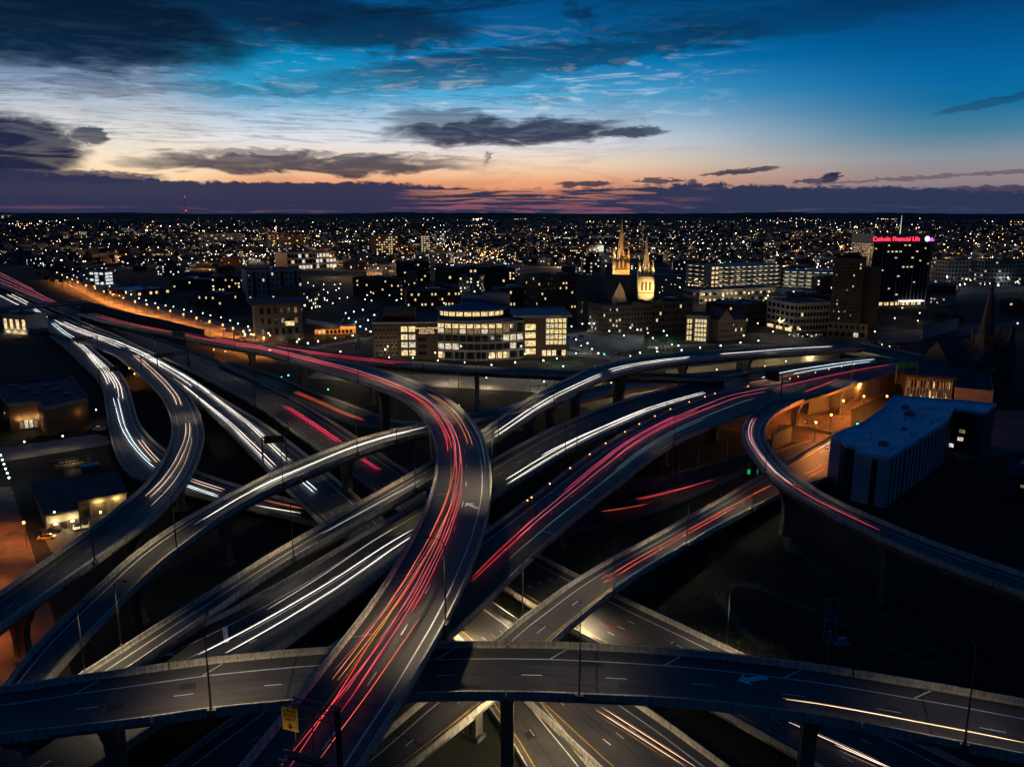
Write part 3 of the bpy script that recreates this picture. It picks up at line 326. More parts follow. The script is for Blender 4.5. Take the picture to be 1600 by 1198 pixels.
'trail_freeway': (-1, [(-538.9,828.8,1.09,16.84),(-535.0,824.3,1.12,16.67),(-531.1,819.7,1.14,16.50),(-527.2,815.1,1.16,16.33),(-523.3,810.5,1.18,16.15),(-519.4,805.9,1.21,15.98),(-515.5,801.3,1.24,15.80),(-511.6,796.7,1.26,15.63),(-507.7,792.2,1.29,15.45),(-503.8,787.6,1.32,15.28),(-499.9,783.0,1.35,15.11),(-496.0,778.4,1.38,14.94),(-492.1,773.8,1.41,14.77),(-488.2,769.2,1.44,14.60),(-484.4,764.6,1.47,14.43),(-480.5,760.0,1.50,14.27),(-476.6,755.4,1.53,14.11),(-472.7,750.8,1.56,13.96),(-468.8,746.2,1.60,13.82),(-464.9,741.6,1.63,13.69),(-461.0,737.0,1.66,13.56),(-457.1,732.4,1.69,13.45),(-453.3,727.8,1.73,13.35),(-449.4,723.2,1.76,13.26),(-445.5,718.6,1.79,13.18),(-441.6,714.0,1.82,13.11),(-437.8,709.4,1.86,13.05),(-433.9,704.8,1.89,13.00),(-430.1,700.2,1.92,12.96),(-426.2,695.5,1.96,12.92),(-422.4,690.9,1.99,12.88),(-418.5,686.3,2.02,12.84),(-414.6,681.7,2.05,12.81),(-410.8,677.1,2.09,12.78),(-406.9,672.4,2.12,12.75),(-403.1,667.8,2.15,12.72),(-399.2,663.2,2.19,12.69),(-395.4,658.6,2.22,12.67),(-391.5,654.0,2.25,12.64),(-387.6,649.3,2.29,12.62),(-383.8,644.7,2.32,12.61),(-379.9,640.1,2.35,12.59),(-376.1,635.5,2.39,12.59),(-372.2,630.9,2.42,12.59),(-368.3,626.3,2.45,12.59),(-364.4,621.7,2.49,12.61),(-360.5,617.1,2.52,12.63),(-356.6,612.5,2.56,12.66),(-352.7,607.9,2.59,12.69),(-348.8,603.3,2.63,12.72),(-344.9,598.7,2.67,12.76),(-341.0,594.2,2.71,12.80),(-337.1,589.6,2.75,12.83),(-333.2,585.0,2.79,12.86),(-329.3,580.4,2.83,12.88),(-325.5,575.8,2.88,12.89),(-321.6,571.2,2.92,12.88),(-317.6,566.6,2.97,12.85),(-313.7,562.1,3.02,12.79),(-309.8,557.5,3.08,12.71),(-305.8,553.0,3.13,12.59),(-301.8,548.5,3.19,12.45),(-297.8,544.0,3.25,12.28),(-293.7,539.6,3.31,12.08),(-289.7,535.2,3.37,11.85),(-285.6,530.7,3.44,11.60),(-281.5,526.3,3.51,11.33),(-277.4,521.9,3.58,11.06),(-273.3,517.5,3.65,10.78),(-269.3,513.0,3.72,10.51),(-265.3,508.5,3.79,10.24),(-261.3,504.0,3.87,9.98),(-257.4,499.4,3.95,9.74),(-253.5,494.8,4.03,9.51),(-249.7,490.2,4.11,9.30),(-245.8,485.5,4.19,9.10),(-242.0,480.9,4.28,8.91),(-238.2,476.2,4.37,8.73),(-234.4,471.5,4.46,8.55),(-230.7,466.9,4.56,8.39),(-226.9,462.2,4.66,8.23),(-223.1,457.5,4.76,8.07),(-219.4,452.7,4.87,7.91),(-215.7,448.0,4.98,7.75),(-212.0,443.3,5.09,7.60),(-208.3,438.5,5.21,7.45),(-204.6,433.7,5.34,7.31),(-201.0,428.9,5.46,7.16),(-197.4,424.1,5.59,7.02),(-193.7,419.3,5.72,6.88),(-190.1,414.5,5.86,6.75),(-186.6,409.7,5.99,6.60),(-183.0,404.8,6.13,6.46),(-179.4,400.0,6.27,6.30),(-175.8,395.1,6.41,6.14),(-172.3,390.3,6.54,5.98),(-168.7,385.4,6.68,5.80),(-165.2,380.6,6.81,5.63),(-161.7,375.7,6.93,5.45),(-158.2,370.8,7.05,5.28),(-154.7,365.9,7.17,5.12),(-151.2,361.0,7.28,4.98),(-147.8,356.0,7.38,4.87),(-144.4,351.1,7.47,4.79),(-141.0,346.1,7.56,4.74),(-137.6,341.1,7.63,4.75),(-134.2,336.1,7.70,4.79),(-130.9,331.1,7.76,4.87),(-127.5,326.2,7.81,4.99),(-124.1,321.2,7.85,5.14),(-120.7,316.2,7.88,5.33),(-117.2,311.3,7.90,5.53),(-113.8,306.3,7.92,5.74),(-110.4,301.4,7.92,5.96),(-107.0,296.4,7.92,6.18),(-103.6,291.5,7.91,6.39),(-100.2,286.5,7.90,6.58),(-96.9,281.4,7.87,6.76),(-93.6,276.4,7.84,6.93),(-90.4,271.3,7.80,7.07),(-87.1,266.3,7.74,7.20),(-83.8,261.2,7.68,7.30),(-80.5,256.2,7.60,7.39),(-77.2,251.1,7.50,7.46),(-74.0,246.1,7.39,7.51),(-70.7,241.1,7.27,7.54),(-67.4,236.0,7.13,7.57),(-64.1,231.0,6.97,7.57),(-60.9,225.9,6.80,7.57),(-57.6,220.8,6.60,7.55),(-54.4,215.8,6.39,7.53),(-51.1,210.7,6.17,7.49),(-47.8,205.7,5.92,7.44),(-44.4,200.7,5.67,7.36),(-41.0,195.8,5.41,7.27),(-37.4,190.9,5.14,7.17),(-33.9,186.1,4.86,7.06),(-30.3,181.2,4.59,6.94),(-26.7,176.4,4.31,6.83),(-23.1,171.5,4.04,6.73),(-19.6,166.7,3.78,6.66),(-16.1,161.8,3.52,6.62),(-12.6,156.9,3.28,6.62),(-9.1,152.0,3.05,6.65),(-5.5,147.1,2.83,6.73),(-2.0,142.3,2.63,6.85),(1.6,137.4,2.44,7.00),(5.1,132.5,2.27,7.19),(8.6,127.7,2.10,7.42),(12.1,122.8,1.95,7.67),(15.6,117.8,1.80,7.94),(19.1,112.9,1.66,8.22),(22.5,108.0,1.52,8.22),(26.0,103.1,1.37,8.22),(29.4,98.2,1.23,8.22)]),
'dark_freeway': (-1, [(-757.4,1152.0,0.94,17.89),(-753.7,1147.3,0.95,17.89),(-750.0,1142.6,0.97,17.89),(-746.2,1138.0,0.98,17.89),(-742.5,1133.3,1.00,17.89),(-738.7,1128.6,1.02,17.89),(-735.0,1123.9,1.03,17.89),(-731.3,1119.2,1.05,17.89),(-727.5,1114.5,1.06,17.89),(-723.8,1109.8,1.08,17.89),(-720.0,1105.1,1.09,17.89),(-716.3,1100.4,1.11,17.76),(-712.5,1095.7,1.13,17.64),(-708.8,1091.0,1.14,17.51),(-705.0,1086.3,1.16,17.38),(-701.3,1081.5,1.18,17.25),(-697.5,1076.8,1.19,17.12),(-693.8,1072.1,1.21,16.99),(-690.0,1067.4,1.23,16.86),(-686.3,1062.7,1.25,16.73),(-682.5,1057.9,1.27,16.60),(-678.8,1053.2,1.29,16.47),(-675.0,1048.5,1.31,16.34),(-671.3,1043.8,1.33,16.21),(-667.5,1039.1,1.35,16.08),(-663.8,1034.3,1.38,15.95),(-660.0,1029.6,1.40,15.82),(-656.3,1024.9,1.42,15.69),(-652.5,1020.2,1.44,15.56),(-648.8,1015.5,1.47,15.43),(-645.1,1010.7,1.49,15.30),(-641.3,1006.0,1.51,15.17),(-637.6,1001.3,1.54,15.04),(-633.8,996.6,1.56,14.91),(-630.1,991.8,1.58,14.78),(-626.3,987.1,1.61,14.66),(-622.6,982.4,1.63,14.53),(-618.9,977.7,1.66,14.40),(-615.1,972.9,1.68,14.27),(-611.4,968.2,1.70,14.14),(-607.6,963.5,1.73,14.00),(-603.9,958.8,1.75,13.87),(-600.1,954.0,1.78,13.74),(-596.4,949.3,1.80,13.61),(-592.6,944.6,1.82,13.48),(-588.9,939.9,1.85,13.35),(-585.2,935.2,1.87,13.22),(-581.4,930.4,1.90,13.08),(-577.7,925.7,1.92,12.95),(-573.9,921.0,1.95,12.82),(-570.2,916.3,1.97,12.68),(-566.4,911.6,2.00,12.55),(-562.7,906.8,2.02,12.41),(-558.9,902.1,2.04,12.28),(-555.2,897.4,2.07,12.14),(-551.4,892.7,2.09,12.00),(-547.7,888.0,2.12,11.86),(-543.9,883.2,2.14,11.72),(-540.2,878.5,2.17,11.58),(-536.4,873.8,2.19,11.43),(-532.7,869.1,2.21,11.29),(-528.9,864.3,2.24,11.14),(-525.2,859.6,2.26,10.99),(-521.5,854.9,2.29,10.83),(-517.7,850.2,2.31,10.68),(-514.0,845.4,2.34,10.52),(-510.3,840.7,2.36,10.36),(-506.5,836.0,2.39,10.20),(-502.8,831.2,2.41,10.03),(-499.1,826.5,2.44,9.86),(-495.4,821.7,2.46,9.69),(-491.7,817.0,2.48,9.52),(-488.0,812.2,2.51,9.34),(-484.2,807.5,2.53,9.17),(-480.5,802.7,2.56,9.00),(-476.8,798.0,2.58,8.82),(-473.1,793.2,2.61,8.65),(-469.4,788.5,2.63,8.48),(-465.7,783.7,2.66,8.32),(-462.0,779.0,2.68,8.16),(-458.3,774.2,2.71,8.00),(-454.5,769.5,2.73,7.85),(-450.8,764.8,2.76,7.71),(-447.1,760.0,2.78,7.58),(-443.4,755.3,2.81,7.45),(-439.6,750.6,2.83,7.34),(-435.9,745.9,2.85,7.23),(-432.1,741.2,2.88,7.14),(-428.3,736.5,2.90,7.05),(-424.5,731.8,2.93,6.97),(-420.7,727.1,2.95,6.90),(-417.0,722.4,2.98,6.83),(-413.2,717.7,3.00,6.78),(-409.4,713.0,3.03,6.73),(-405.6,708.3,3.05,6.68),(-401.8,703.6,3.08,6.65),(-398.0,699.0,3.10,6.61),(-394.2,694.3,3.13,6.58),(-390.4,689.6,3.15,6.55),(-386.6,684.9,3.18,6.52),(-382.8,680.2,3.20,6.50),(-379.0,675.6,3.23,6.48),(-375.2,670.9,3.25,6.46),(-371.4,666.2,3.28,6.44),(-367.6,661.5,3.31,6.42),(-363.8,656.9,3.33,6.41),(-359.9,652.2,3.36,6.39),(-356.1,647.6,3.38,6.38),(-352.3,642.9,3.41,6.37),(-348.5,638.2,3.44,6.35),(-344.6,633.6,3.46,6.34),(-340.8,628.9,3.49,6.33),(-337.0,624.3,3.52,6.33),(-333.1,619.6,3.55,6.32),(-329.3,615.0,3.58,6.33),(-325.5,610.3,3.61,6.34),(-321.6,605.7,3.64,6.36),(-317.8,601.0,3.68,6.39),(-313.9,596.4,3.71,6.43),(-310.1,591.8,3.75,6.49),(-306.2,587.1,3.79,6.56),(-302.3,582.5,3.84,6.65),(-298.4,577.9,3.88,6.76),(-294.5,573.4,3.93,6.89),(-290.6,568.8,3.98,7.03),(-286.6,564.3,4.03,7.19),(-282.5,559.8,4.09,7.35),(-278.5,555.3,4.15,7.53),(-274.5,550.8,4.22,7.71),(-270.5,546.3,4.29,7.90),(-266.5,541.8,4.36,8.08),(-262.6,537.2,4.44,8.25),(-258.7,532.7,4.52,8.42),(-254.8,528.0,4.61,8.59),(-251.0,523.4,4.69,8.74),(-247.2,518.7,4.78,8.88),(-243.4,514.0,4.88,9.01),(-239.7,509.2,4.98,9.14),(-236.0,504.5,5.08,9.25),(-232.3,499.8,5.18,9.36),(-228.6,495.0,5.29,9.46),(-224.9,490.2,5.40,9.55),(-221.2,485.5,5.51,9.64),(-217.5,480.7,5.63,9.73),(-213.8,475.9,5.75,9.81),(-210.1,471.2,5.86,9.88),(-206.4,466.4,5.98,9.95),(-202.7,461.7,6.11,10.01),(-199.0,456.9,6.23,10.07),(-195.3,452.2,6.35,10.12),(-191.6,447.4,6.47,10.15),(-187.9,442.7,6.59,10.18),(-184.1,437.9,6.71,10.19),(-180.4,433.2,6.83,10.19),(-176.8,428.4,6.95,10.18),(-173.1,423.6,7.07,10.15),(-169.5,418.8,7.19,10.10),(-165.8,414.0,7.30,10.03),(-162.3,409.1,7.42,9.96),(-158.7,404.3,7.53,9.86),(-155.2,399.4,7.63,9.76),(-151.7,394.5,7.74,9.64),(-148.2,389.5,7.84,9.52),(-144.7,384.6,7.94,9.38),(-141.3,379.7,8.03,9.24),(-137.8,374.7,8.12,9.10),(-134.4,369.8,8.21,8.96),(-131.0,364.8,8.29,8.83),(-127.5,359.9,8.37,8.70),(-124.0,355.0,8.44,8.58),(-120.5,350.1,8.51,8.47),(-117.0,345.2,8.57,8.38),(-113.5,340.3,8.63,8.30),(-109.9,335.4,8.68,8.24),(-106.4,330.5,8.72,8.20),(-102.8,325.7,8.76,8.18),(-99.3,320.7,8.78,8.17),(-95.9,315.8,8.80,8.18),(-92.5,310.9,8.80,8.19),(-89.1,305.9,8.79,8.20),(-85.7,300.9,8.78,8.20),(-82.4,295.8,8.75,8.20),(-79.1,290.8,8.71,8.20),(-75.8,285.7,8.65,8.18),(-72.5,280.7,8.58,8.15),(-69.2,275.6,8.49,8.10),(-66.0,270.6,8.38,8.05),(-62.7,265.5,8.26,7.98),(-59.4,260.5,8.11,7.91),(-56.1,255.4,7.95,7.83),(-52.8,250.4,7.78,7.75),(-49.4,245.4,7.58,7.67),(-46.0,240.4,7.38,7.59),(-42.6,235.5,7.15,7.51),(-39.1,230.5,6.91,7.44),(-35.7,225.5,6.66,7.39),(-32.4,220.5,6.40,7.35),(-29.0,215.5,6.13,7.32),(-25.6,210.5,5.86,7.32),(-22.3,205.5,5.59,7.34),(-18.9,200.5,5.31,7.39),(-15.5,195.5,5.04,7.46),(-12.1,190.6,4.77,7.57),(-8.6,185.7,4.51,7.70),(-5.0,180.8,4.25,7.85),(-1.4,176.0,4.01,8.02),(2.3,171.2,3.78,8.20),(6.0,166.5,3.56,8.38),(9.9,161.9,3.36,8.55),(13.8,157.3,3.16,8.71),(17.7,152.7,2.98,8.85),(21.7,148.2,2.82,8.97),(25.8,143.8,2.66,9.05),(29.9,139.3,2.52,9.11),(33.9,134.9,2.38,9.13),(38.0,130.4,2.26,9.12),(42.0,125.9,2.15,9.10),(46.0,121.4,2.04,9.05),(49.9,116.8,1.94,9.00),(53.9,112.3,1.83,8.94),(57.8,107.8,1.73,8.94),(61.7,103.2,1.63,8.94),(65.7,98.7,1.53,8.94)]),
'gray_offramp': (-1, [(-149.9,406.9,8.63,3.20),(-145.9,402.3,8.67,3.46),(-142.0,397.6,8.71,3.72),(-138.1,392.9,8.76,3.98),(-134.2,388.3,8.81,4.24),(-130.3,383.6,8.87,4.49),(-126.4,378.9,8.92,4.74),(-122.4,374.3,8.98,4.99),(-118.5,369.6,9.03,5.20),(-114.7,364.8,9.09,5.30),(-111.0,360.0,9.13,5.27),(-107.4,355.1,9.16,5.18),(-103.6,350.3,9.13,5.07),(-99.8,345.6,9.00,5.01),(-95.8,341.0,8.70,5.04),(-91.6,336.5,8.25,5.22),(-87.2,332.4,7.77,5.61),(-82.7,328.2,7.30,6.08),(-78.3,324.0,6.83,6.61),(-74.0,319.6,6.36,7.15),(-69.8,315.3,5.89,7.63),(-65.4,311.1,5.40,7.86),(-60.4,307.5,4.82,7.63),(-55.3,304.3,4.20,6.90),(-49.5,302.3,3.61,5.97),(-43.5,302.0,3.05,5.30),(-37.6,303.6,2.63,5.13),(-31.6,304.8,2.28,4.95),(-25.7,305.9,1.94,4.95),(-19.9,307.1,1.60,4.95),(-14.0,308.2,1.26,4.95),(-8.1,309.4,0.92,4.95),(-2.2,310.6,0.57,4.95),(3.7,311.7,0.23,4.95)]),
'far_collector': (1, [(187.3,418.7,6.00,10.49),(181.7,416.5,6.00,10.49),(176.1,414.4,6.00,10.49),(170.5,412.2,6.00,10.49),(164.9,410.1,6.00,10.28),(159.3,407.9,6.00,10.07),(153.7,405.8,6.00,9.86),(148.1,403.6,6.00,9.65),(142.5,401.4,6.00,9.44),(136.9,399.3,6.00,9.24),(131.3,397.1,6.00,9.04),(125.7,395.0,6.00,8.85),(120.1,392.8,6.00,8.68),(114.5,390.6,6.00,8.54),(108.9,388.4,6.00,8.41),(103.3,386.1,6.00,8.32),(97.8,383.8,6.00,8.29),(92.3,381.4,6.00,8.27),(86.8,379.0,5.98,8.25),(81.3,376.7,5.96,8.23),(75.7,374.3,5.91,8.30),(70.3,371.8,5.82,8.53),(65.0,369.0,5.71,8.72),(59.7,366.1,5.57,8.79),(54.5,363.2,5.41,8.75),(49.3,360.1,5.26,8.65),(44.4,356.7,5.11,8.53),(39.5,353.2,4.95,8.48),(34.6,349.7,4.79,8.46),(29.8,346.2,4.63,8.40),(25.0,342.5,4.48,8.26),(20.4,338.7,4.33,8.11),(16.0,334.6,4.18,8.07),(11.7,330.4,4.03,8.10),(7.6,326.1,3.87,8.10),(3.4,321.7,3.71,8.07),(-0.8,317.4,3.55,8.01),(-5.0,313.2,3.40,7.93),(-9.2,308.9,3.24,7.93),(-13.4,304.6,3.09,7.93),(-17.6,300.3,2.93,7.93)]),
'lit_branch': (-1, [(-6.7,142.8,1.58,5.59),(-4.4,136.0,1.44,5.07),(-2.0,129.3,1.31,4.59),(0.6,122.6,1.17,4.36),(3.6,116.1,1.04,4.46),(6.5,109.5,0.92,4.77),(9.0,104.1,0.82,4.77),(11.5,98.6,0.72,4.77),(14.0,93.1,0.62,4.77),(16.5,87.7,0.52,4.77),(19.0,82.2,0.42,4.77)]),
'wall_road': (1, [(115.6,288.5,0.80,4.74),(111.0,284.7,0.80,4.74),(106.4,280.8,0.80,4.74),(101.9,276.9,0.80,4.74),(97.3,273.1,0.80,4.74),(92.7,269.2,0.80,4.74),(87.9,265.1,0.80,4.21),(82.9,261.1,0.80,3.76),(77.8,257.3,0.80,3.60),(72.9,253.3,0.80,3.85),(68.2,249.0,0.80,4.36),(63.6,244.7,0.80,4.76),(59.1,240.2,0.80,5.05),(54.5,235.8,0.80,5.21),(49.7,231.7,0.80,5.15),(44.9,227.5,0.80,5.04),(40.0,223.6,0.80,5.20),(34.7,219.9,0.80,5.66),(29.4,216.6,0.80,5.95),(23.8,213.5,0.80,6.23),(18.3,210.4,0.80,6.56),(12.7,207.5,0.80,6.99),(7.2,204.2,0.80,7.66),(2.0,201.2,0.80,7.66),(-3.1,198.1,0.80,7.66),(-8.3,195.1,0.80,7.66)]),
}
TRAILS = [
 ('s_curve','red','long thin red tail light pair from the far end to the S bend',[(6.6, -1.26, 93.9, -2.41), (6.2, 2.82, 94.4, -3.42)]),
 ('s_curve','pink','pink tail light streaks hugging the middle of the S flyover through its bend',[(46.4, 1.01, 96.2, -0.6), (46.2, 3.57, 96.5, -1.74)]),
 ('s_curve','orange','short orange pair of streaks on the outer lane at the top of the S bend',[(83.8, 3.72, 93.6, 2.76), (83.3, 2.75, 93.4, 1.71)]),
 ('s_curve','red','red tail light pair through the narrowest part of the S bend',[(88.5, -1.08, 107.3, -3.47), (89.2, -0.03, 107.5, -2.1)]),
 ('s_curve','pink','pale pink core of streaks down the straight below the S bend',[(93.1, -1.75, 110.9, -0.92), (93.1, -0.48, 110.9, 0.13)]),
 ('s_curve','orange','orange streak pair starting beside the painted arrow on the S flyover',[(99.1, -2.68, 110.6, -3.56), (100.5, -1.38, 110.6, -2.83)]),
 ('s_curve','red','red streak pair ending just above the lamp post on the S flyover',[(98.6, 0.04, 107.6, 0.67), (99.0, -0.93, 107.6, -0.42)]),
 ('s_curve','redorange','single red orange streak along the outer lane down to the bottom edge',[(107.8, 2.24, 113.0, 1.5)]),
 ('s_curve','red','crimson streak pair running under the yellow lane sign gantry',[(108.9, -0.8, 113.2, -1.9), (109.2, -2.14, 113.2, -0.93)]),
 ('s_curve','darkred','faint dark red streak between the lanes above the yellow sign',[(109.2, -0.07, 111.7, 0.23)]),
 ('north_branch','red','thin red streak pair on the straight far flyover in front of the campus hall',[(0.0, 1.69, 22.9, 1.38), (1.5, -0.18, 22.2, -2.41)]),
 ('red_mainline','pink','long rose streak pair sweeping along the wide flyover with amber beacons',[(20.6, 6.94, 51.5, 0.38), (21.8, 2.62, 52.1, -0.72)]),
 ('red_mainline','magenta','magenta streak on the wide flyover just below its amber beacons',[(31.8, 5.37, 46.6, 2.32), (29.5, 3.65, 41.2, 0.6)]),
 ('red_mainline','red','bright red pair near the foot of the wide beacon flyover beside the S bend',[(50.0, 1.0, 55.5, -1.14), (50.4, -0.59, 55.7, -1.98)]),
 ('red_mainline','red','red streak pair at the far end of the beacon flyover where the loop leaves',[(3.9, 0.46, 19.6, 6.3), (13.2, -2.64, 19.6, -6.27)]),
 ('blue_mainline','white','peach white headlight pair sweeping down the blue mainline right of the S bend',[(28.3, -5.08, 51.9, -4.09), (28.5, -6.83, 52.4, -6.19)]),
 ('blue_mainline','white','second peach white headlight streak beside the longest pair on the blue mainline',[(35.7, -5.71, 47.8, -3.05)]),
 ('blue_mainline','white','bright white headlight pair on the blue mainline left of the S flyover',[(58.7, -1.94, 68.6, 0.72), (59.2, -4.11, 68.1, -2.84)]),
 ('blue_mainline','bluewhite','bluish white headlight pair at the far end of the blue mainline below the overpass',[(3.8, 1.94, 20.3, -3.2), (5.3, -3.05, 16.7, -7.32)]),
 ('blue_mainline','orange','orange and white dashed streak on the far blue mainline behind the black sign',[(14.8, -9.18, 22.9, -6.85)]),
 ('gray_flyover','white','white headlight pair coming down the grey flyover right behind the S bend',[(28.4, -1.67, 43.7, -0.86), (28.8, -3.48, 44.2, -2.66)]),
 ('gray_flyover','white','short white headlight pair at the crest of the grey flyover',[(17.9, -0.87, 26.7, -0.02), (18.4, -3.2, 27.2, -2.8)]),
 ('gray_flyover','white','white streak at the far right end of the grey flyover near the bridge',[(2.2, 1.48, 14.8, -0.5)]),
 ('gray_flyover','dimwhite','dim third headlight streak beside the inner parapet of the grey flyover',[(36.4, -4.07, 43.7, -2.73)]),
 ('west_ramp','white','thin white headlight pair along the narrow ramp crossing the left freeways',[(11.2, 0.83, 24.2, -0.58), (12.1, -0.07, 21.4, 0.06)]),
 ('trail_freeway','white','long white headlight pair down the middle of the left freeway',[(96.5, 4.72, 124.7, -0.25), (96.7, 4.68, 124.8, 0.96)]),
 ('trail_freeway','white','white headlight pair beside the hatched gore of the left freeway',[(101.8, -2.11, 125.3, -4.32), (100.6, -2.07, 125.5, -5.72)]),
 ('trail_freeway','bluewhite','cool white headlight stub below the narrow ramp on the left freeway',[(127.9, -0.75, 129.6, -0.48), (128.0, -2.1, 129.8, -1.9)]),
 ('trail_freeway','white','thick bundle of white headlights beyond the road bridge at far left',[(0.0, 11.85, 26.5, 7.49), (0.0, 4.19, 25.6, 1.37), (0.0, 15.84, 17.6, 12.87)]),
 ('trail_freeway','bluewhite','thick cool white headlights just below the road bridge at far left',[(28.8, 7.69, 42.3, 3.13), (29.6, 5.45, 42.0, 1.18)]),
 ('trail_freeway','white','white headlight bundle curving below the first sign gantry on the left',[(46.0, 3.5, 89.9, 3.72), (49.0, 6.48, 84.5, 6.52), (49.2, 1.91, 80.0, 0.8)]),
 ('trail_freeway','bluewhite','cool white headlight pair in the nearer lane before the left ramps split',[(49.3, -2.6, 65.4, -10.43), (48.8, -0.3, 65.8, -8.61)]),
 ('trail_freeway','white','white headlight pair passing under the middle gantry of the left freeway',[(81.5, 3.85, 102.5, 0.61), (81.8, 5.86, 102.8, 2.99)]),
 ('trail_freeway','orangewhite','orange pair of streaks on the freeway under the bottom flyover',[(149.5, 0.47, 152.5, 2.73), (149.5, 1.77, 152.8, 4.04)]),
 ('left_high_ramp','peach','peach headlight pair at the entry of the higher left ramp',[(10.5, 2.35, 37.1, -1.42), (10.7, 4.1, 37.2, 0.13)]),
 ('left_high_ramp','peach','peach headlight pair on the curve of the higher left ramp',[(42.9, -0.39, 56.2, -2.09), (43.0, 0.84, 56.3, -0.59)]),
 ('left_high_ramp','dimwhite','dim broken headlight glints on the outer lane of the higher left ramp',[(46.6, 1.35, 57.4, 2.0)]),
 ('left_low_ramp','white','white headlight pair on the upper bend of the lower left ramp',[(8.6, 2.99, 39.2, 0.47), (9.9, 3.66, 39.8, 1.86)]),
 ('left_low_ramp','white','white headlight pair in the outer lane of the lower left ramp below its gantry',[(16.8, 0.54, 33.7, -2.79), (16.1, 2.15, 33.2, -1.44)]),
 ('left_low_ramp','bluewhite','cool white headlight pair in the dip of the lower left ramp',[(39.2, -1.85, 58.4, -0.52), (39.4, -0.09, 57.2, 0.31)]),
 ('left_low_ramp','peach','peach streak pair beside the inner wall of the lower left ramp',[(52.1, 2.01, 57.6, 1.77), (52.3, 3.18, 57.5, 2.84)]),
 ('left_low_ramp','peach','peach streak pair on the lower left ramp between the two higher ramps',[(61.7, 0.67, 64.4, -0.48), (61.5, 2.12, 64.3, 1.05)]),
 ('left_low_ramp','bluewhite','cool white streak pair on the lower left ramp between the two higher ramps',[(62.0, -2.05, 64.7, -3.46), (62.1, -3.0, 64.9, -4.37)]),
 ('left_low_ramp','orange','orange streak at the tail of the lower left ramp beside the freeway',[(67.0, 0.75, 69.4, 1.46)]),
 ('left_low_ramp','white','white streak at the tail of the lower left ramp beside the freeway',[(67.2, -3.19, 69.7, -1.32)]),
 ('dark_freeway','crimson','crimson tail light pair on the dark freeway above the narrow ramp',[(178.2, 0.13, 188.1, 0.33), (178.3, 1.4, 188.3, 1.44)]),
 ('dark_freeway','crimson','short crimson tail light pair on the dark freeway below the narrow ramp',[(191.2, -0.11, 193.4, 0.2), (191.2, 0.74, 193.4, 1.01)]),
 ('dark_freeway','pink','bundle of rosy tail lights beyond the road bridge at far left',[(12.9, 9.86, 86.0, 6.23), (26.3, 1.04, 86.7, 2.79), (36.2, -5.51, 83.8, 0.14), (3.1, 16.43, 59.6, 10.34)]),
 ('dark_freeway','darkred','thin dark red streak beside the painted chevrons',[(210.5, -2.16, 212.3, -2.97)]),
 ('dark_freeway','peach','peach streak pair on the lowest road at bottom right behind the pillar',[(217.5, -2.85, 220.3, -0.79), (218.8, -2.37, 220.1, -1.26)]),
 ('gray_offramp','redorange','red orange tail light pair on the curved off ramp',[(14.5, -1.97, 22.6, -2.0), (14.5, -0.33, 22.3, -0.94)]),
 ('east_ramp','redorange','red orange tail light pair along the straight pale ramp',[(15.0, -0.07, 30.7, -0.09), (19.9, -1.26, 30.4, -1.33)]),
 ('east_ramp','red','short red tail light pair at the foot of the straight pale ramp',[(30.5, 0.42, 31.0, 0.34), (30.5, -1.45, 31.1, -1.28)]),
 ('east_ramp','pinkwhite','short pink white pair where the pale ramp meets the street by the white building',[(3.4, 6.92, 6.1, 6.62), (4.5, 5.3, 6.4, 4.83)]),
 ('east_ramp','orange','orange streak pair on the lower side of the pale ramp behind the loop',[(8.1, -2.1, 11.6, -1.88), (8.7, -3.68, 12.0, -4.11)]),
 ('loop_ramp','red','red tail light streak hugging the inside of the loop ramp',[(15.8, -0.86, 34.3, -1.02)]),
 ('loop_ramp','pinkwhite','pale pink streak on the outer lane of the loop ramp',[(16.2, -1.93, 28.9, -0.81)]),
 ('loop_ramp','cyanwhite','pale cyan streak between the red ones of the loop ramp',[(16.6, -0.83, 28.3, -0.54)]),
 ('cross_flyover','orangewhite','single bright peach headlight streak on the bottom flyover',[(22.4, -3.44, 27.1, -3.68)]),
 ('wall_road','red','red tail light pair in front of the pale retaining wall',[(16.2, 3.25, 11.1, -1.77), (16.2, 2.13, 12.3, -0.87)]),
 ('wall_road','redorange','faint orange red streak at the left end of the road by the retaining wall',[(18.6, 0.63, 16.2, -1.83)]),
 ('s_curve','dimpink','faint pink streaks on the inner lane of the S bend',[(58.6, 0.94, 88.2, -0.8), (74.3, 0.05, 92.9, -3.01)]),
 ('s_curve','dimpink','faint rosy streaks fanning out between the bright red ones below the S bend',[(101.1, -1.47, 109.1, -3.99), (101.1, -0.01, 109.2, -1.31), (102.6, -1.24, 110.3, -4.16)]),
 ('s_curve','dimcyan','faint greenish streaks along the edges of the S bend',[(81.3, 1.07, 95.7, -1.75), (90.1, 5.26, 98.6, 4.85)]),
 ('s_curve','darkred','dull red streaks over the middle lane above the lane sign',[(107.1, -0.55, 111.4, -1.04), (106.7, 0.31, 111.2, 0.24)]),
 ('red_mainline','dimcyan','faint cyan streak below the rose pair on the beacon viaduct',[(24.1, -3.05, 42.9, -3.57), (31.3, -4.81, 53.4, -3.95)]),
 ('blue_mainline','dimwhite','dim white streak above the bright pair left of the S flyover',[(58.8, 2.45, 65.9, 2.67)]),
 ('trail_freeway','dimwhite','dim white streaks spread over the lanes of the headlight freeway',[(89.1, 4.79, 121.6, 2.16), (97.9, -1.57, 125.7, -6.56), (82.7, 6.81, 115.8, 0.55)]),
 ('trail_freeway','bluewhite','thin cool white streak along the inner edge of the headlight freeway',[(71.0, 6.85, 105.5, 3.77)]),
 ('east_ramp','dimcyan','faint bluish streak along the lower edge of the pale ramp',[(18.4, -4.35, 33.7, -3.31)]),
